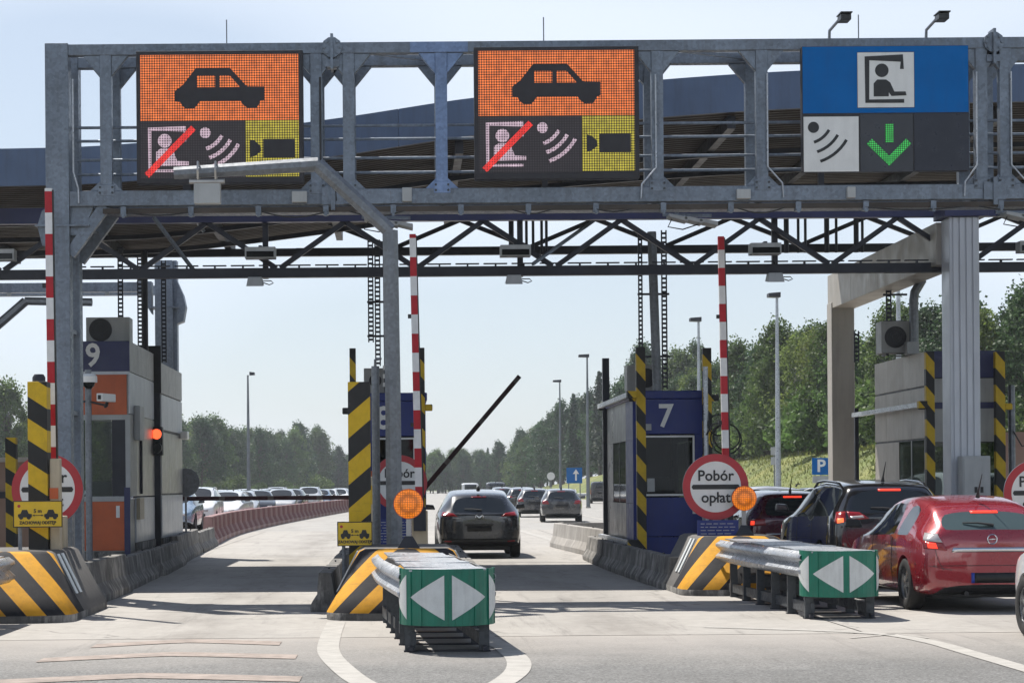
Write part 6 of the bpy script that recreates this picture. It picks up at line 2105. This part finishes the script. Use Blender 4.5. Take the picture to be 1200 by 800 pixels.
# cars queuing on the opposite carriageway, facing the camera
rnd = random.Random(11)
protos = [opel, est, cross, plum, suv, cross, est]
skins = [(P_SILVER, "silver"), (P_WHITE, "white"), (P_BLACK, "black"), (P_WHITE, "white"), (P_BLUE, "blue"), (P_MID, "grey"), (P_SILVER, "silver"), (P_SILVER, "silver"), (P_WHITE, "white")]
k = 0
for lane, x0 in enumerate((-8.6, -11.9, -15.3, -18.8, -22.3)):
    y = 66 + 3 * lane
    while y < 190:
        # lanes fan outwards slightly with the curve of the wall
        p = protos[(k * 2 + lane) % 7]
        s, nm = skins[(k * 4 + lane) % 9]
        xx = x0 + (y - 66) * 0.028
        c = dup(p, label=f"{nm} car among those queuing on the opposite carriageway", group=f"{nm} cars queuing on the opposite carriageway", skin=s)
        c.name = "queuing_car"
        put(c, xx + rnd.uniform(-0.35, 0.35), y + 4.3, math.pi + rnd.uniform(-0.09, 0.09))
        y += rnd.uniform(6.2, 10.5) + (6 if k % 9 == 8 else 0)
        k += 1

# ================================================================ red and white plastic wall
PW_R = mat("red_plastic", (0.21, 0.075, 0.072), 0.55, 0.0, 0.2, 3.0, streak=0.3)
PW_W = mat("white_plastic", (0.32, 0.19, 0.185), 0.55, 0.0, 0.15, 3.0, streak=0.35)
curve = smooth_path([(-5.5, 60.5), (-5.75, 68), (-5.85, 76), (-5.7, 88), (-5.2, 104), (-4.4, 124), (-3.2, 150), (-1.6, 180)], 24)
base_m = None
dist = 0.0; acc = 0.0; k = 0
for a, b_ in zip(curve[:-1], curve[1:]):
    pass
pts = [Vector(p) for p in curve]
seg = 0; pos = pts[0].copy(); step = 1.22
unit = None
cum = [0.0]
for i in range(1, len(pts)):
    cum.append(cum[-1] + (pts[i] - pts[i - 1]).length)


def at_len(s):
    for i in range(1, len(pts)):
        if s <= cum[i]:
            f = (s - cum[i - 1]) / (cum[i] - cum[i - 1])
            return pts[i - 1].lerp(pts[i], f)
    return pts[-1]


s_ = 0.0
while s_ + step < cum[-1]:
    a, b_ = at_len(s_), at_len(s_ + step)
    d = b_ - a
    m = PW_R if k % 2 else PW_W
    if k < 2:
        mb = MB()
        hl = step / 2 - 0.03
        prof = [(-0.27, 0.0), (0.27, 0.0), (0.27, 0.12), (0.13, 0.38), (0.11, 0.79), (-0.11, 0.79), (-0.13, 0.38), (-0.27, 0.12)]
        mb.prism([(p[0], p[1]) for p in prof], -hl, hl, 'y')
        for yy in (-0.42, -0.14, 0.14, 0.42):
            mb.prism([(0.15, 0.14), (0.285, 0.14), (0.16, 0.40), (0.145, 0.77), (0.10, 0.77)], yy - 0.05, yy + 0.05, 'y')
        o = mb.build("plastic_barrier", m)
        unit = unit or {}
        unit[k % 2] = o
    else:
        o = unit[k % 2].copy(); COL.objects.link(o)
    tag(o, ("red" if k % 2 else "whitish") + " water filled plastic barrier in the long curved wall", "barrier", ("red" if k % 2 else "whitish") + " plastic barriers in the curved wall")
    o.name = "plastic_barrier"
    o.location = ((a.x + b_.x) / 2, (a.y + b_.y) / 2, 0.003)
    o.rotation_euler = (0, 0, math.atan2(-d.x, d.y))
    s_ += step; k += 1
# ================================================================ light masts, far signs, guard rail
def light_mast(x, y, h, label, arm=1.2, z0=0.0):
    t = thing("light_mast", label, "street lamp", (x, y, z0), "light masts along the road")
    MB().tube([(x, y, z0), (x, y, z0 + h * 0.5), (x, y, z0 + h)], [0.15, 0.11, 0.06], 8).build("mast", POLE if y > 120 else GALV_L, t, smooth=True)
    MB().hexa([(x - arm * .5, y - 0.3, z0 + h), (x + 0.12, y - 0.3, z0 + h - 0.02), (x + 0.12, y + 0.3, z0 + h - 0.02), (x - arm * .5, y + 0.3, z0 + h)],
              [(x - arm * .5, y - 0.3, z0 + h + 0.16), (x + 0.12, y - 0.3, z0 + h + 0.2), (x + 0.12, y + 0.3, z0 + h + 0.2), (x - arm * .5, y + 0.3, z0 + h + 0.16)]).build("lamp_head", DARKSTEEL, t)
    MB().box(x - 0.16, x + 0.16, y - 0.16, y + 0.16, z0, z0 + 0.12).build("foot", CONC, t)


light_mast(-10.0, 140, 9.0, "slim light mast standing alone before the wood beyond the queuing cars", -0.9)
light_mast(14.2, 190, 10.8, "slim grey light mast by the road, farther of the two past the raised exit arm")
light_mast(13.15, 150, 10.6, "slim grey light mast by the road, nearer of the two past the raised exit arm")
light_mast(15.4, 110, 10.0, "light mast rising behind the striped post of booth 7", 0.9)
light_mast(16.8, 95, 9.9, "pale light mast on the grass between booth 7 and the portal", 0.8)
light_mast(18.7, 80, 9.9, "light mast seen inside the portal frame", 0.8)

SIGN_Z = {}
t = thing("parking_sign", "blue parking sign with a white letter above a small plate", "road sign", (18.5, 94, 0.0))
MB().tube([(18.5, 94, 0.0), (18.5, 94, 2.75)], 0.035, 8).build("post", POLE, t)
box("plate", SIGNBLUE, t, 18.1, 18.9, 93.93, 93.96, 1.98, 2.72, 0.01)
text_part("lettering", "P", 0.75, WHITE, t, (18.5, 93.925, 2.35), 0.006, 0.02)
box("small_plate", CABINET, t, 18.12, 18.88, 93.93, 93.96, 1.62, 1.93)
t = thing("lane_arrow_sign", "blue sign with a white upward arrow far down the road", "road sign", (16.6, 205, 0.0))
for px in (16.1, 17.2):
    MB().tube([(px, 205, 0.0), (px, 205, 3.2)], 0.05, 8).build("post", POLE, t)
box("plate", SIGNBLUE, t, 15.9, 17.4, 204.9, 204.95, 1.8, 3.3)
MB().prism([(16.72, 2.05), (16.88, 2.05), (16.88, 2.7), (17.1, 2.7), (16.8, 3.15), (16.5, 2.7), (16.72, 2.7)], 204.86, 204.9).build("arrow", WHITE, t)
t = thing("white_road_sign", "small white road sign beside the blue arrow sign", "road sign", (14.4, 205, 0.0))
MB().tube([(14.4, 205, 0.0), (14.4, 205, 2.9)], 0.05, 8).build("post", POLE, t)
MB().disc((14.4, 0, 2.5), 0.38, 204.9, 204.95, 'y', 20).build("plate", SIGNWHITE, t)
t = thing("small_signs", "pair of small pale signs on one post on the grass", "road sign", (18.9, 108, bank_z(18.9, 108)))
MB().tube([(18.9, 108, 0.0), (18.9, 108, 3.5)], 0.035, 8).build("post", POLE, t)
for z in (3.25, 2.75):
    MB().box(18.72, 19.08, 107.93, 107.96, z - 0.2, z + 0.2).build("plate", CABINET, t)

t = thing("guard_rail", "long galvanised guard rail along the far edge of the road", "guard rail", (18, 200, 0.0))
path = smooth_path([(12.3, 260), (14.6, 235), (18, 222), (23.5, 212), (27.5, 190)], 8)
w_beam("rail", path, 0.62, 1, GALV_L, t)
for p in path[::3]:
    MB().box(p[0] - 0.05, p[0] + 0.05, p[1] + 0.05, p[1] + 0.15, 0.0, 0.75).build("post", GALV, t)
t = thing("guard_rail", "galvanised guard rail at the foot of the grassy bank", "guard rail", (26, 120, 0.0))
path = smooth_path([(20.3, 118), (22.5, 100), (23.0, 86), (23.1, 74)], 8)
w_beam("rail", path, 0.62, -1, GALV_L, t)
for p in path[::3]:
    MB().box(p[0] + 0.05, p[0] + 0.15, p[1] - 0.05, p[1] + 0.05, 0.0, 0.75).build("post", GALV, t)

# ================================================================ trees
def leaf_mat(name, col, tr=0.35, hue=0.03):
    m = bpy.data.materials.new(name)
    n, l, b = nodes_of(m)
    tc = n.new("ShaderNodeTexCoord")
    oi = n.new("ShaderNodeObjectInfo")
    c = vary(n, l, tc.outputs["Object"], col, 0.6, 0.6)
    c = vary(n, l, tc.outputs["Object"], c, 0.3, 4.0)
    h = n.new("ShaderNodeHueSaturation"); l.new(c, h.inputs["Color"])
    l.new(map_range(n, l, oi.outputs["Random"], 0, 1, 0.5 - hue * 0.35, 0.5 + hue * 0.8), h.inputs["Hue"])
    l.new(map_range(n, l, math_node(n, l, 'FRACT', math_node(n, l, 'MULTIPLY', oi.outputs["Random"], 13.7)), 0, 1, 0.7, 1.35), h.inputs["Value"])
    l.new(h.outputs["Color"], b.inputs["Base Color"])
    b.inputs["Roughness"].default_value = 0.55
    b.inputs["Specular IOR Level"].default_value = 0.3
    t = n.new("ShaderNodeBsdfTranslucent"); l.new(h.outputs["Color"], t.inputs["Color"])
    mx = n.new("ShaderNodeMixShader"); mx.inputs[0].default_value = tr
    l.new(b.outputs[0], mx.inputs[1]); l.new(t.outputs[0], mx.inputs[2])
    l.new(mx.outputs[0], n["Material Output"].inputs["Surface"])
    return m


LEAF = leaf_mat("broad_leaves", (0.090, 0.138, 0.038), 0.45)
LEAF_D = leaf_mat("dark_leaves", (0.052, 0.092, 0.036), 0.3)
LEAF_L = leaf_mat("light_leaves", (0.13, 0.172, 0.046), 0.48)
NEEDLE = leaf_mat("needles", (0.042, 0.070, 0.036), 0.25)
BARK = mat("bark", (0.09, 0.07, 0.055), 0.9, 0, 0.3, 3.0, 0.6, 12)
BIRCH = mat("birch_bark", (0.42, 0.40, 0.37), 0.8, 0, 0.35, 4.0, 0.4, 12)


def leaf_card(mb, p, s, rnd, up=0.3):
    n = Vector((rnd.gauss(0, 1), rnd.gauss(0, 1), rnd.gauss(up, 1))).normalized()
    a = n.orthogonal().normalized()
    a.rotate(Matrix.Rotation(rnd.uniform(0, 6.28), 3, n))
    b = n.cross(a)
    w, h = s * rnd.uniform(0.7, 1.2), s * rnd.uniform(0.5, 0.9)
    mb.poly([p - a * w, p - b * h * 0.8 + a * w * 0.1, p + a * w, p + b * h])


def broadleaf(seed, h, rx, m, bark, clumps=70, per=60, leaf=0.16, low=0.12):
    rnd = random.Random(seed)
    t = thing("broadleaf_tree", "x", "tree")
    tb = MB()
    lean = Vector((rnd.uniform(-.3, .3), rnd.uniform(-.3, .3), 0))
    tp = [Vector((0, 0, -0.4)), Vector((0, 0, h * .2)) + lean * .3, Vector((0, 0, h * .55)) + lean, Vector((0, 0, h * .9)) + lean * 1.6]
    tb.tube(tp, [h * .016 + .06, h * .013 + .04, h * .008 + .02, 0.03], 7)
    cb = MB()
    for k in range(clumps):
        f = rnd.random() ** 0.8
        z = h * (low + (1 - low) * f)
        prof = math.sin(math.pi * min(1, max(0.0, (f * 0.86 + 0.14))) ** 0.8) ** 0.6
        a = rnd.uniform(0, 6.283); r = rx * prof * math.sqrt(rnd.uniform(0.2, 1.0))
        r *= 0.75 + 0.6 * mnoise.noise(Vector((math.cos(a) * 1.5, math.sin(a) * 1.5, z * 0.35 + seed)))
        c = Vector((r * math.cos(a), r * math.sin(a), z)) + lean * f
        if k % 3 == 0:
            q = tp[1].lerp(tp[2], min(1, f))
            tb.tube([q, (q + c) / 2 + Vector((0, 0, .15)), c], [0.07, 0.045, 0.015], 5)
        cr = rx * rnd.choice((0.10, 0.14, 0.2, 0.26, 0.33))
        for _ in range(per):
            d = Vector((rnd.gauss(0, 1), rnd.gauss(0, 1), rnd.gauss(0, 0.7)))
            d = d.normalized() * cr * (rnd.uniform(0.35, 1.0) ** 0.6 if rnd.random() < 0.85 else rnd.uniform(1.0, 1.5))
            leaf_card(cb, c + d, leaf * rnd.uniform(0.7, 1.4), rnd)
    tb.build("trunk", bark, t, smooth=True)
    cb.build("crown", m, t)
    return t


def conifer(seed, h, rx, m, leaf=0.30):
    rnd = random.Random(seed)
    t = thing("conifer_tree", "x", "tree")
    MB().tube([(0, 0, -0.4), (0, 0, h * .5), (0, 0, h * 0.985)], [h * .014 + .05, h * .008 + .03, .02], 7).build("trunk", BARK, t, smooth=True)
    cb = MB()
    z = h * 0.12
    while z < h * 0.985:
        f = (z - h * .1) / (h * .9)
        R_ = rx * (1 - f) ** 0.85 + 0.1
        nb = rnd.randint(6, 9)
        for k in range(nb):
            a = 6.283 * k / nb + rnd.uniform(-.4, .4)
            L = R_ * rnd.uniform(0.65, 1.1)
            for q in range(int(5 + L * 7)):
                u = rnd.uniform(0.15, 1)
                p = Vector((math.cos(a) * L * u, math.sin(a) * L * u, z - 0.25 * L * u + rnd.gauss(0, .16)))
                p += Vector((rnd.gauss(0, .13 * L), rnd.gauss(0, .13 * L), 0)) * u
                leaf_card(cb, p, leaf * rnd.uniform(.6, 1.2), rnd, 1.0)
        z += 0.022 * h + rnd.uniform(0, .12)
    cb.build("crown", m, t)
    return t


def shrub(seed, h, rx, m):
    rnd = random.Random(seed)
    t = thing("shrub", "x", "shrub")
    tb = MB(); cb = MB()
    for k in range(24):
        f = rnd.random(); a = rnd.uniform(0, 6.283)
        r = rx * math.sqrt(rnd.random()) * math.sin(math.pi * (0.25 + 0.7 * f))
        c = Vector((r * math.cos(a), r * math.sin(a), h * (0.08 + 0.85 * f)))
        if k % 4 == 0:
            tb.tube([(0, 0, -0.2), tuple(c * 0.5), tuple(c)], [0.04, 0.025, 0.01], 5)
        for _ in range(70):
            d = Vector((rnd.gauss(0, 1), rnd.gauss(0, 1), rnd.gauss(0, .8))).normalized() * rx * 0.33 * rnd.uniform(.4, 1)
            leaf_card(cb, c + d, 0.11 * rnd.uniform(.7, 1.4), rnd)
    tb.build("stems", BARK, t); cb.build("foliage", m, t)
    return t


kinds = [broadleaf(21, 13.5, 4.3, LEAF, BARK, 150, 70, 0.17), broadleaf(22, 15.0, 3.9, LEAF_D, BARK, 150, 70, 0.17), broadleaf(23, 12.0, 3.7, LEAF_L, BIRCH, 110, 70, 0.15),
         broadleaf(24, 13.0, 4.8, LEAF_D, BARK, 160, 70, 0.18, 0.05), conifer(31, 15.5, 2.4, NEEDLE), conifer(32, 13.0, 2.0, NEEDLE), shrub(41, 3.0, 1.8, LEAF_L), shrub(42, 2.4, 1.6, LEAF)]
used = set()
rnd = random.Random(5)


def plant(i, x, y, s, label, group, z=None):
    zz = bank_z(x, y) if z is None else z
    src = kinds[i]
    o = src if i not in used else dup(src)
    used.add(i)
    o.location = (x, y, zz - 0.05)
    o.rotation_euler = (0, 0, rnd.uniform(0, 6.28))
    o.scale = (s * rnd.uniform(.88, 1.12), s * rnd.uniform(.88, 1.12), s)
    o["label"] = label; o["group"] = group
    return o


KL = ["mid green broadleaf tree", "tall dark green broadleaf tree", "pale barked light green tree", "wide dark green broadleaf tree", "tall dark conifer", "slim dark conifer"]


def wood(pts, mix, where, s0=1.0, sv=0.15):
    for (x, y) in pts:
        i = rnd.choice(mix)
        plant(i, x, y, s0 * rnd.uniform(1 - sv, 1 + sv), KL[i] + " in " + where, KL[i].replace("tree", "trees").replace("conifer", "conifers") + " in " + where)


# wood on the bank behind the queue
pts = []
for row, (x0, y0, x1, y1, n) in enumerate(((31.5, 116, 60, 96, 14), (33, 124, 66, 104, 15), (35, 133, 76, 112, 15), (30, 142, 34, 126, 4))):
    for k in range(n):
        f = k / (n - 1)
        pts.append((x0 + (x1 - x0) * f + rnd.uniform(-.9, .9), y0 + (y1 - y0) * f + rnd.uniform(-1.5, 1.5)))
wood(pts, (0, 1, 1, 3, 3, 2), "the wood above the grassy bank", 0.60, 0.13)
pts = []
for row, (x0, y0, x1, y1, n) in enumerate(((29.5, 140, 27, 235, 18), (33, 138, 31, 240, 16), (37, 150, 36, 260, 12))):
    for k in range(n):
        f = k / (n - 1)
        pts.append((x0 + (x1 - x0) * f + rnd.uniform(-1, 1), y0 + (y1 - y0) * f + rnd.uniform(-2, 2)))
wood(pts, (0, 1, 2, 3, 0), "the wood along the far road edge", 0.63, 0.14)
# far wood where the road bends away
pts = []
for row in range(3):
    for k in range(26):
        f = k / 25
        pts.append((-24 + 52 * f + rnd.uniform(-1.5, 1.5), 500 - 30 * f ** 2 + row * 14 + rnd.uniform(-4, 4)))
wood(pts, (4, 5, 1, 0, 3), "the hazy far wood at the road bend", 0.66, 0.12)
for row in range(3):
    for k in range(12):
        f = k / 11
        i = rnd.choice((0, 1, 3, 4, 1))
        plant(i, 30 - 8 * f + row * 3.2 + rnd.uniform(-1, 1), 252 + 210 * f + row * 6 + rnd.uniform(-4, 4), (0.98 - 0.24 * f) * rnd.uniform(.9, 1.1),
              KL[i] + " in the wood stepping down to the road bend", KL[i].replace("tree", "trees").replace("conifer", "conifers") + " in the wood stepping down to the road bend")
# wood beyond the opposite carriageway
pts = []
for row in range(3):
    for k in range(24):
        f = k / 23
        pts.append((-52 + 34 * f + row * -3 + rnd.uniform(-1.2, 1.2), 205 + 285 * f ** 1.3 + row * 5 + rnd.uniform(-3, 3)))
wood(pts, (0, 1, 2, 3, 0), "the wood beyond the opposite carriageway", 0.88, 0.16)
for k in range(44):                                 # dark undergrowth closing the foot of the wood
    f = k / 43
    x, y = 29.0 + rnd.uniform(-.6, 2.5), 128 + 118 * f + rnd.uniform(-1.5, 1.5)
    plant(7, x, y, rnd.uniform(1.0, 2.0), "low green bush along the foot of the far road wood", "low green bushes along the foot of the far road wood")
# bushes
for x, y, s, lab in ((20.2, 86, 1.15, "sunlit light green bush between the parking sign and the portal post"), (22.4, 88, 1.3, "sunlit light green bush inside the portal frame"),
                     (24.0, 84, 1.2, "light green bush by the cabin side of the grey booth"), (19.6, 60, 1.5, "big pale green bush past the grey booth at the picture edge"),
                     (21.4, 63, 1.7, "tall pale green bush behind the pinkish wall panel")):
    plant(6, x, y, s, lab, "light green bushes by the car park")
for k in range(26):
    x = 31 + k * 1.2 + rnd.uniform(-.5, .5)
    plant(7, x, 112 - 0.7 * (x - 31) + rnd.uniform(-1, 1), rnd.uniform(.7, 1.2), "low green bush along the foot of the bank wood", "low green bushes along the foot of the bank wood")
for k in range(14):
    plant(7, -48 + k * 2.6, 200 + 13 * k + rnd.uniform(-3, 3), rnd.uniform(.9, 1.5), "low green bush before the wood beyond the queuing cars", "low green bushes before the wood beyond the queuing cars", 0.0)

# long grass on the bank: blades in tufts, one mass
gm = MB(); gr = random.Random(77)
for k in range(16000):
    x, y = gr.uniform(20.8, 30.5), 84 + 95 * gr.random() ** 1.6
    z = bank_z(x, y)
    hgt = gr.uniform(0.08, 0.24); a = gr.uniform(0, 6.283); w = gr.uniform(0.02, 0.05)
    dx, dy = math.cos(a) * w, math.sin(a) * w
    gm.poly([(x - dx, y - dy, z - 0.02), (x + dx, y + dy, z - 0.02), (x + gr.uniform(-.12, .12), y + gr.uniform(-.12, .12), z + hgt)])
tag(gm.build("long_grass", leaf_mat("grass_blades", (0.19, 0.20, 0.055), 0.45)), kind="stuff")

# ================================================================ summer haze in the air
hz = MB().box(-1510, 1510, -110, 2410, -1.1, 24.0).build("haze", None)
hz.data.materials.clear()
hm = bpy.data.materials.new("haze_air")
hm.use_nodes = True
hn, hl = hm.node_tree.nodes, hm.node_tree.links
hn.clear()
ho = hn.new("ShaderNodeOutputMaterial")
hv = hn.new("ShaderNodeVolumePrincipled")
hv.inputs["Color"].default_value = (0.86, 0.92, 1.0, 1)
hv.inputs["Density"].default_value = 0.00026
hv.inputs["Anisotropy"].default_value = 0.35
hl.new(hv.outputs[0], ho.inputs["Volume"])
hz.data.materials.append(hm)
hz["kind"] = "stuff"
